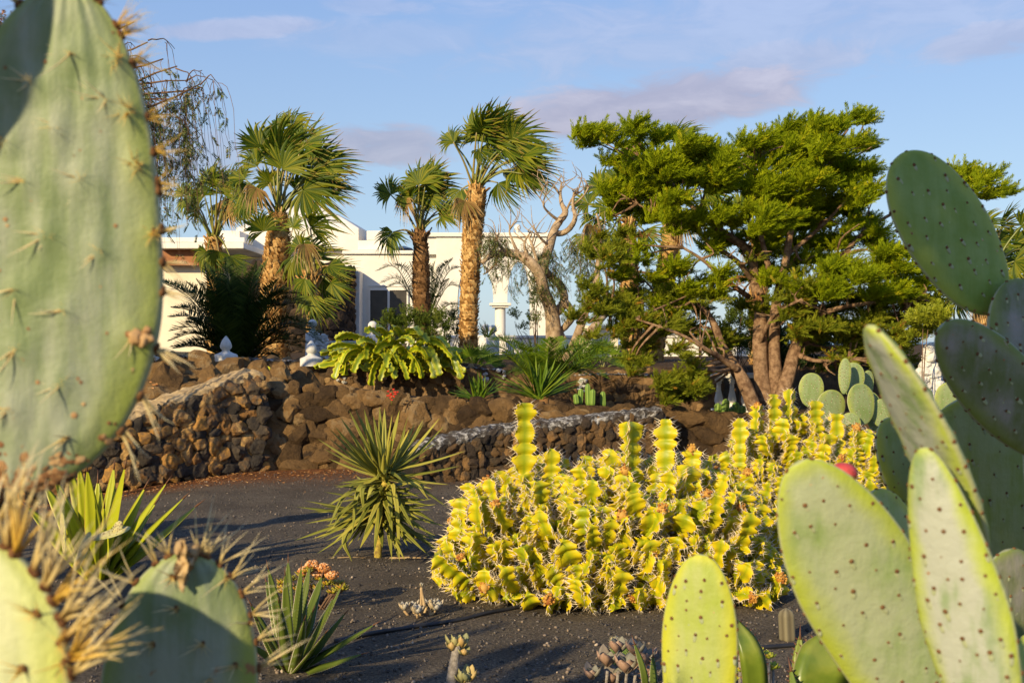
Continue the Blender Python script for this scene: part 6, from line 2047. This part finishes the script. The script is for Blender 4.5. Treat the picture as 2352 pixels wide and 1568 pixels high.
MAT['pad_dark'] = padmat('dark_pad', (0.12, 0.15, 0.045), (0.27, 0.25, 0.21), (0.17, 0.21, 0.04), (0.36, 0.27, 0.22), 0.35, 0.7)
MAT['pad_far'] = padmat('far_pad', (0.16, 0.22, 0.07), (0.22, 0.27, 0.13), (0.27, 0.31, 0.06), (0.36, 0.3, 0.18), 0.5, 0.74, nsc=5)

MAT['cork'] = pm('corky_scar', [(0, (0.17, 0.07, 0.025)), (0.5, (0.3, 0.15, 0.06)), (1, (0.5, 0.32, 0.15))], 'island', 200, 0.4, rough=0.8)

class Pad:
    def __init__(s, base, tip, width, face, thick, c=0.58, plow=1.9, curv=0.0, ptop=2.0):
        s.base, s.tip = np.asarray(base, float), np.asarray(tip, float)
        s.L = np.linalg.norm(s.tip - s.base)
        s.ax = nrm(s.tip - s.base)
        s.face = ortho(s.ax, np.asarray(face, float))
        s.side = np.cross(s.ax, s.face)
        s.W, s.T, s.c, s.pl, s.pt, s.curv = width, thick, c, plow, ptop, curv
    def w(s, t):
        t = np.asarray(t, float)
        lo = 1 - np.clip((s.c - t) / s.c, 0, 1) ** s.pl
        hi_ = 1 - np.clip((t - s.c) / (1 - s.c), 0, 1) ** s.pt
        return s.W * 0.5 * np.sqrt(np.maximum(np.where(t < s.c, lo, hi_), 0)) + 1e-4
    def h(s, t):
        return s.T * 0.5 * np.clip(s.w(t) / (s.W * 0.5), 0, 1) ** 0.55 * (1.25 - 0.4 * np.asarray(t))
    def cen(s, t):
        t = np.asarray(t, float)[..., None]
        return s.base + s.ax * s.L * t + s.face * s.curv * s.L * (1 - (2 * t - 1) ** 2)
    def surf(s, u, t, front=1):
        q = math.sqrt(max(0.0, 1 - u * u))
        w, h = float(s.w(t)), float(s.h(t))
        pos = s.cen(t) + s.side * w * u + s.face * front * h * q
        n = nrm(s.side * u / max(w, 1e-3) + s.face * front * q / max(h, 1e-3) + s.ax * 0.0)
        return pos, n
    def rim(s, t, sg):
        w = float(s.w(t))
        e = 0.01
        dw = float(s.w(min(t + e, 1)) - s.w(max(t - e, 0))) / ((min(t + e, 1) - max(t - e, 0)) * s.L)
        n = nrm(s.side * sg - s.ax * dw)
        return s.cen(t) + s.side * sg * w, n
    def ut(s, px, py):
        ray = np.array([(px - CX) / F, 1.0, -(py - CY) / F])
        o = np.array([0, 0, EYE])
        c = s.cen(0.55) + s.face * s.T * 0.5
        k = np.dot(c - o, s.face) / np.dot(ray, s.face)
        p = o + ray * k - s.base
        t = np.dot(p, s.ax) / s.L
        u = np.dot(p, s.side) / max(float(s.w(np.clip(t, 0.02, 0.98))), 1e-3)
        return float(np.clip(u, -0.97, 0.97)), float(np.clip(t, 0.02, 0.985))
    def mesh(s, mb, nt=40, ns=48, wavy=0.006, bumps=(), seed=0, folds=0.0):
        th = (np.arange(nt) + 0.0) / (nt - 1)
        t = 0.5 - 0.5 * np.cos(th * math.pi)
        t = 0.002 + 0.996 * t
        ph = np.arange(ns) / ns * 2 * math.pi
        w, h = s.w(t), s.h(t)
        co_, si = np.cos(ph), np.sin(ph)
        r_ = np.random.default_rng(seed)
        T_, PH = np.meshgrid(t, ph, indexing='ij')
        nz = sum(np.sin(T_ * r_.uniform(4, 16) + r_.uniform(0, 6) + np.cos(PH) * r_.uniform(2, 7)) for _ in range(5)) / 5
        v = s.cen(t)[:, None] + (w[:, None] * (1 + wavy * 2.0 * nz) * co_[None])[..., None] * s.side + (h[:, None] * si[None] + wavy * s.W * 0.5 * nz * np.sign(si)[None] * np.abs(si)[None] ** 0.5)[..., None] * s.face
        if folds:
            U_ = np.cos(PH)
            fz_ = np.sin(U_ * 17 + T_ * 2.0 + 1.5 * np.sin(T_ * 7)) + 0.7 * np.sin(U_ * 29 - T_ * 3.0 + np.sin(T_ * 11 + 2)) + 0.6 * np.sin(T_ * 13 + U_ * 5)
            v = v + (folds * fz_ * np.abs(si)[None] * np.sign(si)[None])[..., None] * s.face
        for (u0, t0, fr, amp, rad) in bumps:
            c = s.surf(u0, t0, fr)[0]
            d = np.linalg.norm(v - c, axis=-1)
            v = v + (amp * np.exp(-(d / rad) ** 2))[..., None] * s.face * fr
        a = np.maximum(np.abs(co_)[None] * np.ones((nt, 1)), np.clip((t[:, None] - 0.8) / 0.2, 0, 1) ** 2 * np.ones((1, ns)))
        i = np.arange(nt - 1)[:, None] * ns
        j = np.arange(ns)[None]
        j2 = (j + 1) % ns
        mb.add(v.reshape(-1, 3), np.stack([i + j, i + j2, i + ns + j2, i + ns + j], -1).reshape(-1, 4), 0, a.ravel())
        mb.f.setdefault(ns, []).append((np.array([mb.n - ns + np.arange(ns)]), np.array([0])))
        mb.f[ns].append((np.array([mb.n - ns * nt + np.arange(ns)[::-1]]), np.array([0])))

def dot(mb, pos, n, r, mat=1, flat=0.5):
    u = ortho(n, np.array([0.3, 0.1, 0.9]))
    w = np.cross(n, u)
    M_ = np.stack([u * r, w * r, n * r * flat], -1)
    mb.inst(ICO2_V, ICO2_F, M_[None], pos[None], mat)

def areole_grid(pd, rows, cols, jitter=0.075, back=True):
    out = []
    for k in range(rows):
        t = 0.1 + 0.85 * (k + 0.5) / rows
        wr = float(pd.w(t)) / (pd.W * 0.5)
        m_ = max(1, int(round(cols * wr)))
        for q in range(m_):
            u = ((q + 0.5 + 0.5 * (k % 2) - 0.25) / m_) * 2 - 1
            if abs(u) < 0.93:
                out.append((float(np.clip(u + R(-jitter, jitter), -0.93, 0.93)), t + R(-jitter, jitter) * 0.4))
    return out

def smooth_pad(root, bpx, tpx, d0, d1, wpx, face, thick, mat, rows=8, cols=5, c=0.58, plow=1.9, ptop=2.0, curv=0.0, dotr=0.0028, name='pad', wavy=0.011, rim=True):
    base, tip = P(bpx[0], bpx[1], d0), P(tpx[0], tpx[1], d1)
    pd = Pad(base, tip, 1, face, thick, c, plow, curv, ptop)
    fac = max(0.22, math.hypot(pd.side[0], pd.side[2]))
    pd.W = S(wpx, (d0 + d1) / 2) / fac
    mb = MB()
    ar = areole_grid(pd, rows, cols)
    pd.mesh(mb, wavy=wavy, bumps=[(u, t, fr, 0.0018, 0.008) for u, t in ar for fr in (1, -1)], seed=int(abs(bpx[0]) + abs(tpx[1])))
    for u, t in ar:
        for fr in (1, -1):
            p, n = pd.surf(u, t, fr)
            rr_ = dotr * R(0.65, 1.2)
            dot(mb, p + n * 0.0012, n, rr_)
            if fr == 1:
                dn = pd.ax * -1.0 + pd.side * R(-0.3, 0.3)
                M_ = np.stack([nrm(dn) * rr_ * R(1.8, 3.2), np.cross(n, nrm(dn)) * rr_ * 1.05, n * rr_ * 0.2], -1)
                mb.inst(ICO2_V, ICO2_F, M_[None], (p + n * 0.0009 + nrm(dn) * rr_ * 1.5)[None], 2)
    if rim:
        # glochid bristles, corky scars and pale scratches
        for u, t in ar:
            p, n = pd.surf(u, t, 1)
            k = rng.integers(4, 9)
            spikes(mb, np.tile(p + n * 0.001, (k, 1)), n + rng.normal(0, 0.7, (k, 3)), rng.uniform(0.4, 1.2, k) * dotr * 1.6, dotr * 0.09, 2)
        for q in range(rng.integers(14, 26)):
            u, t = R(-0.85, 0.85), R(0.04, 0.95) ** 1.2
            p, n = pd.surf(u, t, 1)
            for z in range(rng.integers(1, 4)):
                dot(mb, p + ortho(n, rng.normal(size=3)) * dotr * R(0, 1.6), n, dotr * R(0.25, 0.8), 3 if rng.uniform() < 0.65 else 2, 0.16)
        for q in range(24):
            p, n = pd.surf(R(-0.95, 0.95), abs(rng.normal(0, 0.03)) + 0.012, 1)
            dot(mb, p, n, dotr * R(0.5, 1.3), 3, 0.25)
        for t in np.linspace(0.3, 0.99, 8):
            for sg in (-1, 1):
                p, n = pd.rim(t, sg)
                dot(mb, p, n, dotr * 1.2)
    o = mb.build(name, [MAT[mat], MAT['areole'], MAT['wool'], MAT['cork']], root)
    return pd, o

# ---- smooth prickly pear on the right
rp = thing('prickly_pear', (1.05, 1.9, 0.0), 'smooth prickly pear of many lit and shaded pads, one bearing a red fruit', 'prickly pear')
smooth_pad(rp, (2296, 712), (2062, 358), 2.05, 2.0, 222, (0.25, -0.97, 0.05), 0.024, 'pad_green', 8, 5, c=0.56, plow=2.1)
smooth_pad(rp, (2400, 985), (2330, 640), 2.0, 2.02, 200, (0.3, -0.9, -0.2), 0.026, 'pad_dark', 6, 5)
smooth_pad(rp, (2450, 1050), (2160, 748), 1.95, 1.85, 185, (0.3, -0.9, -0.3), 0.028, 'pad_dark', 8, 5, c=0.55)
smooth_pad(rp, (2330, 1290), (2190, 922), 2.25, 2.2, 395, (0.3, -0.93, -0.05), 0.03, 'pad_olive', 7, 7, c=0.5, plow=2.2)
smooth_pad(rp, (2130, 1215), (2035, 960), 2.3, 2.3, 125, (0.4, -0.9, 0.0), 0.026, 'pad_olive', 6, 4)
smooth_pad(rp, (2245, 1300), (2000, 748), 1.14, 1.02, 92, (-0.93, -0.36, 0.05), 0.022, 'pad_bloom', 12, 4, c=0.5, dotr=0.0019, curv=-0.02)
smooth_pad(rp, (2302, 1760), (2120, 1026), 1.06, 1.03, 168, (-0.6, -0.78, 0.1), 0.024, 'pad_bloom', 11, 5, c=0.48, ptop=1.3, dotr=0.0021)
p7, o7 = smooth_pad(rp, (2180, 1740), (1832, 1060), 1.32, 1.22, 284, (-0.28, -0.95, 0.25), 0.026, 'pad_pale', 9, 6, c=0.6, plow=1.7, ptop=1.75, dotr=0.0024)
smooth_pad(rp, (1598, 1790), (1612, 1272), 1.58, 1.55, 164, (-0.35, -0.9, 0.25), 0.024, 'pad_yellow', 10, 5, c=0.6, dotr=0.0025)
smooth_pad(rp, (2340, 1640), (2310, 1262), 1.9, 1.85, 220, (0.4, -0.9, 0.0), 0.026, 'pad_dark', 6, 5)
smooth_pad(rp, (2140, 1420), (2000, 1130), 1.75, 1.7, 150, (0.4, -0.9, 0.15), 0.024, 'pad_olive', 6, 4)
smooth_pad(rp, (2120, 1340), (2060, 1170), 1.85, 1.85, 90, (0.2, -0.9, 0.3), 0.022, 'pad_yellow', 4, 3)
# lower pads that carry it, below the picture
for b_, tp_, w in [((1.15, 1.75, -0.02), (1.0, 1.5, 0.62), 0.26), ((0.95, 1.3, -0.02), (0.72, 1.2, 0.6), 0.26), ((0.72, 1.9, -0.02), (0.62, 1.93, 0.86), 0.2), ((1.0, 1.5, 0.55), (0.92, 1.35, 1.02), 0.22), ((1.05, 1.55, 0.55), (1.02, 1.95, 1.12), 0.24),
                   ((0.72, 1.2, 0.5), (0.55, 1.28, 0.95), 0.2), ((1.02, 1.9, 1.05), (0.98, 2.05, 1.5), 0.22), ((0.9, 1.5, 0.6), (0.8, 1.75, 1.15), 0.2)]:
    pd = Pad(np.array(b_), np.array(tp_), w, [0.3, -0.9, 0.1], 0.035)
    mb = MB()
    pd.mesh(mb, 24, 28)
    mb.build('pad', MAT['pad_olive'], rp)
# its red fruit
mb = MB()
fb = P(1936, 1108, 1.24)
fa = nrm(np.array([0.12, 0.15, 1.0]))
n = 14
p = bez([fb, fb + fa * 0.022], n)
r = 0.0148 * np.sqrt(np.maximum(1 - np.linspace(-0.85, 0.98, n) ** 2, 0.02))
tube(mb, p, r, 18)
for k in range(24):
    i_ = rng.integers(2, 13)
    th = R(0, 6.28)
    o = np.array([math.cos(th), math.sin(th), 0.1])
    dot(mb, p[i_] + o * r[i_], o, 0.0007)
fr_ = mb.build('fruit', [MAT['fruit_red'], MAT['areole']], rp)
fr_['label'] = 'red fruit on the rim of the big lit pad'

# ---- far prickly pears
fp = thing('prickly_pear', (P(1920, 0, 10.6)[0], 10.6, 0), 'distant grey green prickly pear between the yellow spurge and the narrow pad', 'prickly pear', 'distant prickly pears')
for bx, by, tx, ty, w, d in [(1860, 935, 1866, 856, 56, 10.7), (1900, 980, 1915, 895, 70, 10.5), (1938, 905, 1942, 822, 28, 10.4), (1955, 910, 1962, 832, 52, 10.6), (1985, 975, 1972, 880, 66, 10.4), (2010, 990, 2000, 900, 40, 10.6), (1930, 1010, 1965, 950, 50, 10.3),
                             (1990, 920, 1995, 850, 30, 10.8), (2020, 980, 2030, 915, 46, 10.5), (1900, 1100, 1900, 960, 80, 10.6), (1950, 1140, 1960, 970, 80, 10.6), (1920, 1185, 1925, 1060, 70, 10.6), (2040, 950, 2052, 890, 30, 10.6)]:
    smooth_pad(fp, (bx, by), (tx, ty), d, d, w, (R(-0.4, 0.2), -0.9, 0.15), 0.028, 'pad_far', 8, 6, dotr=0.004, rim=False)
fp2 = thing('prickly_pear', (P(2210, 0, 11.2)[0], 11.2, 0), 'distant prickly pear with a red flower below the dark shaded pad', 'prickly pear', 'distant prickly pears')
for bx, by, tx, ty, w, d in [(2192, 962, 2182, 876, 78, 11.1), (2235, 965, 2225, 885, 44, 11.2), (2250, 1000, 2245, 900, 40, 11.3), (2200, 1090, 2195, 955, 80, 11.2), (2230, 1160, 2215, 1040, 80, 11.2), (2120, 945, 2128, 890, 44, 11.3)]:
    smooth_pad(fp2, (bx, by), (tx, ty), d, d, w, (R(-0.2, 0.5), -0.9, 0.15), 0.028, 'pad_far', 8, 6, dotr=0.004, rim=False)
mb = MB()
c = P(2206, 874, 11.05)
leaf_cluster(mb, c, 12, S(9, 11), S(6, 11), 0.9)
mb.inst(ICO2_V, ICO2_F, np.eye(3)[None] * S(5, 11), c[None] - [0, 0, S(6, 11)])
mb.build('flower', MAT['red_flower'], fp2)
lf = thing('prickly_pear', (P(215, 0, 7.3)[0], 7.3, 0), 'withered pale prickly pear pads lying among the yellow agave leaves', 'prickly pear')
MAT['pad_withered'] = padmat('withered_pad', (0.46, 0.4, 0.15), (0.52, 0.46, 0.24), (0.36, 0.36, 0.08), (0.2, 0.15, 0.07), 0.5, 0.56, nsc=16)
for bx, by, tx, ty, w, f in [(170, 1310, 208, 1222, 34, (-0.7, -0.6, 0.3)), (148, 1270, 142, 1175, 24, (-0.8, -0.6, 0.2)), (205, 1238, 300, 1212, 16, (0.2, -0.4, 0.9)), (262, 1228, 278, 1196, 22, (0, -1, 0))]:
    smooth_pad(lf, (bx, by), (tx, ty), 7.25, 7.25, w, f, 0.016, 'pad_withered', 5, 4, dotr=0.0035, rim=False)

# ---- spiny prickly pear on the left
sp = thing('spiny_prickly_pear', (-0.45, 0.95, 0.0), 'huge blue green prickly pear armed with long straw spines', 'prickly pear')

def spine_cluster(parent, pos, n, dirs, length, rad, mat='yellow_spine', wool=0.003, fluff=0, tuftmat='gold_spine'):
    mb = MB()
    dot(mb, pos, n, wool, 0, 0.6)
    for k in range(3):
        dot(mb, pos + ortho(n, rng.normal(size=3)) * wool * 0.6, n, wool * R(0.5, 0.8), 0, 0.8)
    spines(mb, np.tile(pos, (len(dirs), 1)) + rng.normal(0, wool * 0.25, (len(dirs), 3)), np.array(dirs), np.array(length), rad, mat=1)
    if fluff:
        k = fluff
        dd = np.array(n) + rng.normal(0, 0.45, (k, 3))
        spikes(mb, np.tile(pos, (k, 1)), dd, rng.uniform(0.3, 1.0, k) * 0.02, 0.0004, 2, rng.uniform(0.3, 0.9, k))
    return mb.build('spine_cluster', [MAT['areole'], MAT[mat], MAT[tuftmat]], parent)

LD = 0.95
base, tip = P(28, 1124, 0.97), P(160, -36, 0.93)
bigp = Pad(base, tip, S(582, LD), (0.10, -0.97, 0.12), 0.036, c=0.38, plow=2.0, ptop=1.5)
mb = MB()
areo = [(160, 120), (70, 190), (240, 228), (120, 290), (60, 418), (185, 412), (8, 320), (110, 540), (230, 574), (36, 665), (148, 712), (45, 800), (145, 880), (28, 935), (152, 1002), (-60, 250), (-70, 480), (-60, 620), (-60, 780), (-70, 900)]
areo2 = [(310, 378), (345, 535), (300, 770), (262, 130), (290, 250)]
bigp.mesh(mb, 90, 110, 0.005, [(*bigp.ut(x, y), 1, 0.003, 0.012) for x, y in areo + areo2], 5, 0.0006)
# small corky scars on the skin
for k in range(150):
    x, y = R(-80, 330), R(60, 1100)
    if y < 850 and rng.uniform() < 0.5:
        continue
    u, t_ = bigp.ut(x, y)
    if abs(u) < 0.92 and 0.05 < t_ < 0.95:
        p, n = bigp.surf(u, t_)
        dot(mb, p, n, R(0.0006, 0.0019) * (1.5 if y > 900 else 1), 1, 0.15)
# corky crust at the joint
for k in range(420):
    t_ = abs(rng.normal(0, 0.04)) + 0.012
    u = R(-0.97, 0.97)
    p, n = bigp.surf(u, t_)
    dot(mb, p, n, R(0.001, 0.0045), 1, 0.1)
bo = mb.build('pad', [MAT['pad_blue'], MAT['cork']], sp)
LEFTY = [np.array([-0.85, -0.45, 0.36]), np.array([-1.0, -0.35, 0.02]), np.array([-0.5, -0.45, -0.65])]
LOWY = [np.array([-0.95, -0.4, -0.3]), np.array([-0.9, -0.5, -0.45]), np.array([-0.4, -0.4, -0.75])]
for (x, y) in areo:
    u, t_ = bigp.ut(x, y)
    p, n = bigp.surf(u, t_)
    base_d = LEFTY if y < 500 else LOWY
    k = rng.integers(2, 4)
    dirs = [d + rng.normal(0, 0.22, 3) for d in base_d[:k]] + [base_d[rng.integers(0, 3)] + rng.normal(0, 0.4, 3)]
    spine_cluster(bo, p, n, dirs, rng.uniform(0.013, 0.036, len(dirs)), 0.00085, wool=0.0034, fluff=5)
for (x, y) in areo2:
    u, t_ = bigp.ut(x, y)
    p, n = bigp.surf(u, t_)
    if y > 700:
        spine_cluster(bo, p, n, [(-0.35, -0.4, -0.8), (0.0, -0.5, -0.8)], [0.026, 0.02], 0.0008, wool=0.004)
        continue
    dirs = [np.array([R(-1, 0.7), -0.6, R(-0.7, 0.7)]) for _ in range(7)] + [np.array([-0.3, -0.5, -0.9])]
    spine_cluster(bo, p, n, dirs, rng.uniform(0.012, 0.026, len(dirs)), 0.0006, 'gold_spine', 0.0045, fluff=26)
# rim clusters, listed along the right edge from the top down
def rim_cluster(pd, parent, x, y, ndir, L, rad, mat, fluff, spread=0.55, down=0.0, wool=0.0045):
    best = None
    for t_ in np.linspace(0.02, 0.995, 120):
        for sg in (-1, 1):
            p, n = pd.rim(t_, sg)
            q = np.array([CX + p[0] / p[1] * F, CY - (p[2] - EYE) / p[1] * F])
            d = np.hypot(q[0] - x, q[1] - y)
            if best is None or d < best[0]:
                best = (d, p, n)
    _, p, n = best
    dirs = [n + ortho(n, [0, -1, 0]) * R(-0.5, 0.7) + np.cross(n, [0, -1, 0]) * R(-spread, spread) + np.array([0, 0, -down]) for _ in range(ndir)]
    spine_cluster(parent, p, n, dirs, rng.uniform(0.6, 1.1, ndir) * L, rad, mat, wool, fluff)
for x, y in [(150, -30), (190, -15), (222, 12), (262, 60), (278, 85), (296, 145)]:
    rim_cluster(bigp, bo, x, y, 13, 0.032, 0.0005, 'gold_spine', 30, 0.8)
for x, y in [(332, 270), (368, 420), (350, 350)]:
    rim_cluster(bigp, bo, x, y, 7, 0.03, 0.0005, 'gold_spine', 16, 0.7)
for x, y, k, L, dn in [(375, 440, 3, 0.03, 0.0), (360, 525, 3, 0.03, 0.2), (368, 600, 4, 0.036, 0.3), (365, 674, 4, 0.032, 0.25), (352, 800, 5, 0.042, 0.25), (299, 895, 5, 0.04, 0.7), (277, 990, 5, 0.04, 0.8), (150, 1085, 3, 0.035, 0.9)]:
    rim_cluster(bigp, bo, x, y, k, L, 0.0009, 'yellow_spine', 6, 0.45, dn)
for x, y in [(20, 90), (-40, 160), (60, 20)]:
    rim_cluster(bigp, bo, x, y, 5, 0.036, 0.0008, 'yellow_spine', 14, 0.5, -0.3)
# withered fruit
mb = MB()
u, t_ = bigp.ut(312, 777)
p, n = bigp.surf(u, t_)
for dx, dz, r in [(0, 0, 0.0062), (0.006, -0.002, 0.0055), (-0.005, 0.003, 0.0045), (0.011, -0.001, 0.004), (0.008, 0.006, 0.0035)]:
    mb.inst(ROCKS[rng.integers(16)], ICO_F, rotm(1) * r * 1.2, (p + [dx, -0.003, dz])[None])
mb.build('withered_fruit', MAT['cork'], bo)
# unseen pads added to shade its corner and the lower pad, plus carrying pads
for b_, tp_, w, f in [((-0.66, 0.95, 1.02), (-0.78, 0.80, 1.46), 0.2, (-0.5, -0.6, 0.2)), ((-0.5, 1.0, -0.02), (-0.55, 0.98, 0.62), 0.26, (0.1, -0.95, 0.1)), ((-0.55, 0.98, 0.56), (-0.42, 0.97, 1.12), 0.24, (0.1, -0.95, 0.1)),
                      ((-0.58, 0.9, 0.5), (-0.66, 0.95, 1.08), 0.24, (-0.3, -0.9, 0.1)), ((-0.56, 0.84, 1.0), (-0.548, 0.78, 1.5), 0.21, (-0.5, -0.8, 0.2)), ((-0.78, 0.80, 1.44), (-0.665, 0.72, 1.82), 0.16, (-0.5, -0.7, 0.3)), ((-0.65, 0.73, 1.805), (-0.60, 0.69, 2.10), 0.155, (-0.53, -0.77, 0.35))]:
    pd = Pad(np.array(b_), np.array(tp_), w, f, 0.035)
    mb = MB()
    pd.mesh(mb, 30, 34)
    mb.build('pad', MAT['pad_blue'], sp)
# pale pad in the bottom corner
b2, t2 = P(-120, 1900, 0.78), P(-62, 1222, 0.76)
pd2 = Pad(b2, t2, S(590, 0.77), (-0.2, -0.93, 0.3), 0.036, c=0.55, ptop=2.0)
mb = MB()
pd2.mesh(mb, 60, 70, 0.006, seed=9, folds=0.0009)
o2 = mb.build('pad', MAT['pad_cream'], sp)
for x, y, k in [(-30, 1225, 14), (20, 1232, 16), (62, 1250, 18), (95, 1290, 12), (128, 1330, 18), (160, 1360, 8), (192, 1400, 16), (212, 1440, 12), (226, 1500, 18), (232, 1540, 14)]:
    rim_cluster(pd2, o2, x, y, int(k * 0.7), 0.064, 0.0012, 'gold_spine' if rng.uniform() < 0.55 else 'yellow_spine', 0, 0.55, -0.6)
for x, y in [(60, 1420), (150, 1500), (40, 1540), (200, 1560)]:
    u, t_ = pd2.ut(x, y)
    p, n = pd2.surf(u, t_)
    dirs = [np.array([R(-0.9, 0.6), -0.6, R(-0.6, 0.7)]) for _ in range(4)]
    spine_cluster(o2, p, n, dirs, rng.uniform(0.015, 0.028, 4), 0.0006, 'gold_spine', 0.003, 8)
# second pad along the bottom, mostly in shade
b3, t3 = P(395, 1940, 1.12), P(432, 1268, 1.1)
pd3 = Pad(b3, t3, S(352, 1.1), (0.2, -0.95, -0.05), 0.034, c=0.52, ptop=2.1)
mb = MB()
pd3.mesh(mb, 48, 56, 0.008, [(*pd3.ut(x, y), 1, 0.002, 0.01) for x, y in [(520, 1335), (405, 1400), (465, 1480), (575, 1420), (480, 1560)]], seed=4, folds=0.0009)
o3 = mb.build('pad', MAT['pad_blue'], sp)
for x, y, k in [(300, 1330, 6), (350, 1290, 7), (395, 1272, 9), (432, 1268, 10), (470, 1275, 9), (505, 1292, 10), (535, 1320, 9), (562, 1360, 9), (582, 1410, 10), (600, 1470, 10), (610, 1530, 10), (280, 1390, 5)]:
    rim_cluster(pd3, o3, x, y, max(4, k - 4), 0.05, 0.0009, 'yellow_spine', 0, 0.7, -0.2)
for x, y in [(520, 1335), (405, 1400), (465, 1480), (575, 1440), (395, 1330), (480, 1560), (350, 1480), (540, 1530)]:
    u, t_ = pd3.ut(x, y)
    p, n = pd3.surf(u, t_)
    dirs = [np.array([R(-0.9, 0.1), -0.6, R(-0.5, 0.7)]) for _ in range(3)]
    spine_cluster(o3, p, n, dirs, rng.uniform(0.018, 0.032, 3), 0.0007, 'yellow_spine', 0.003, 8)
# dry leaf caught on that pad
mb = MB()
c = P(425, 1285, 1.085)
pts = bez([c + [-0.006, 0, -0.024], c + [-0.002, -0.005, 0.0], c + [0.004, 0.001, 0.02]], 12)
wd = 0.026 * np.interp(np.linspace(0, 1, 12), [0, 0.15, 0.5, 0.85, 1], [0.12, 0.65, 1, 0.55, 0.04])
for (dx, dy, dz, sc, fc, gt, crl) in [(0, 0, 0, 0.85, (-0.75, -0.65, 0.2), 0.12, 0.004), (0.005, 0.002, -0.003, 0.7, (0.6, -0.8, 0.1), 0.15, -0.004), (-0.003, 0.004, 0.002, 0.6, (-0.1, -1.0, 0.4), -0.15, 0.006), (0.004, -0.002, -0.012, 0.4, (0.2, -0.9, -0.4), 0.2, -0.003)]:
    q_ = bez(pts, 20)
    s_ = np.linspace(0, 1, 20)[:, None]
    wv_ = np.concatenate([crl * np.sin(s_ * 5), 0.0022 * np.sin(s_ * 17 + dx * 900), 0.001 * np.sin(s_ * 23)], 1)
    blade(mb, c + (q_ - c) * (0.6 + 0.45 * sc) + [dx, dy, dz] + wv_, np.interp(np.linspace(0, 1, 20), np.linspace(0, 1, 12), wd) * sc * (1 + 0.12 * np.sin(s_[:, 0] * 21)), fc, 0.012, gt)
tag(mb.build('dry_leaf', MAT['straw'], loc=c), 'curled tan dry leaf caught on the top spines of the shaded lower pad', 'leaf')

# unseen prickly pears added beyond the left edge to cast shadows across the gravel
def add_shadow_pear(label, x, y, pads, mat='pad_olive'):
    root = thing('prickly_pear', (x, y, 0), label, 'prickly pear', 'prickly pears added beyond the picture edge for shadows')
    for (dx, dy, z, L, w, lean, yaw) in pads:
        b_ = np.array([x + dx, y + dy, z])
        t_ = b_ + np.array([math.sin(lean) * math.cos(yaw), math.sin(lean) * math.sin(yaw), math.cos(lean)]) * L
        pd = Pad(b_, t_, w, [-math.sin(yaw) - 0.3, -math.cos(yaw), 0.1], 0.035)
        mb = MB()
        pd.mesh(mb, 22, 24)
        mb.build('pad', MAT[mat], root)
def rnd_pads(n, h, spread):
    out = []
    for k in range(n):
        z = R(0, h - 0.3)
        out.append((R(-spread, spread), R(-spread, spread), z, R(0.32, 0.48), R(0.2, 0.32), R(-0.5, 0.5), R(0, 3.1)))
    return out

add_shadow_pear('unseen prickly pear added to streak the gravel before the wall with shadow', -4.75, 6.5, rnd_pads(24, 1.8, 0.6))
add_shadow_pear('unseen tall prickly pear added beyond the huge spiny one to shade the bottom gravel', -2.9, 0.2, rnd_pads(64, 2.75, 0.85))
add_shadow_pear('second unseen tall prickly pear added farther out to shade the hose', -4.3, 0.1, rnd_pads(56, 2.7, 0.85))
add_shadow_pear('unseen low prickly pear added beyond the variegated agave to shade the gravel before the yucca', -3.75, 5.3, rnd_pads(16, 1.35, 0.45))

# unseen tree added behind the viewpoint, its bough set to shade the tall pads
bt = thing('added_shade_tree', (-1.5, -1.2, 0), 'small unseen leafy tree added behind the viewpoint so its bough shades the tall pads', 'tree')
mb = MB()
bc = np.array([0.80, 2.03, 1.68]) + 3.0 * TO_SUN
tube(mb, bez([[-1.5, -1.2, -0.05], [-1.45, -1.1, 1.2], [-1.2, -0.8, 2.2], bc], 20), np.linspace(0.09, 0.03, 20), 10, jit=0.06)
mb.build('trunk', MAT['bark'], bt)
mb = MB()
q = nrm(rng.normal(size=(1500, 3))) * rng.uniform(0.2, 1, (1500, 1)) ** 0.5
put_sprays(mb, bc + q * [0.2, 0.2, 0.40], q + rng.normal(0, 0.5, (1500, 3)), rng.uniform(0.08, 0.14, 1500), rng.uniform(0, 1, 1500), TUFTS)
mb.build('crown', MAT['shrub'], bt)
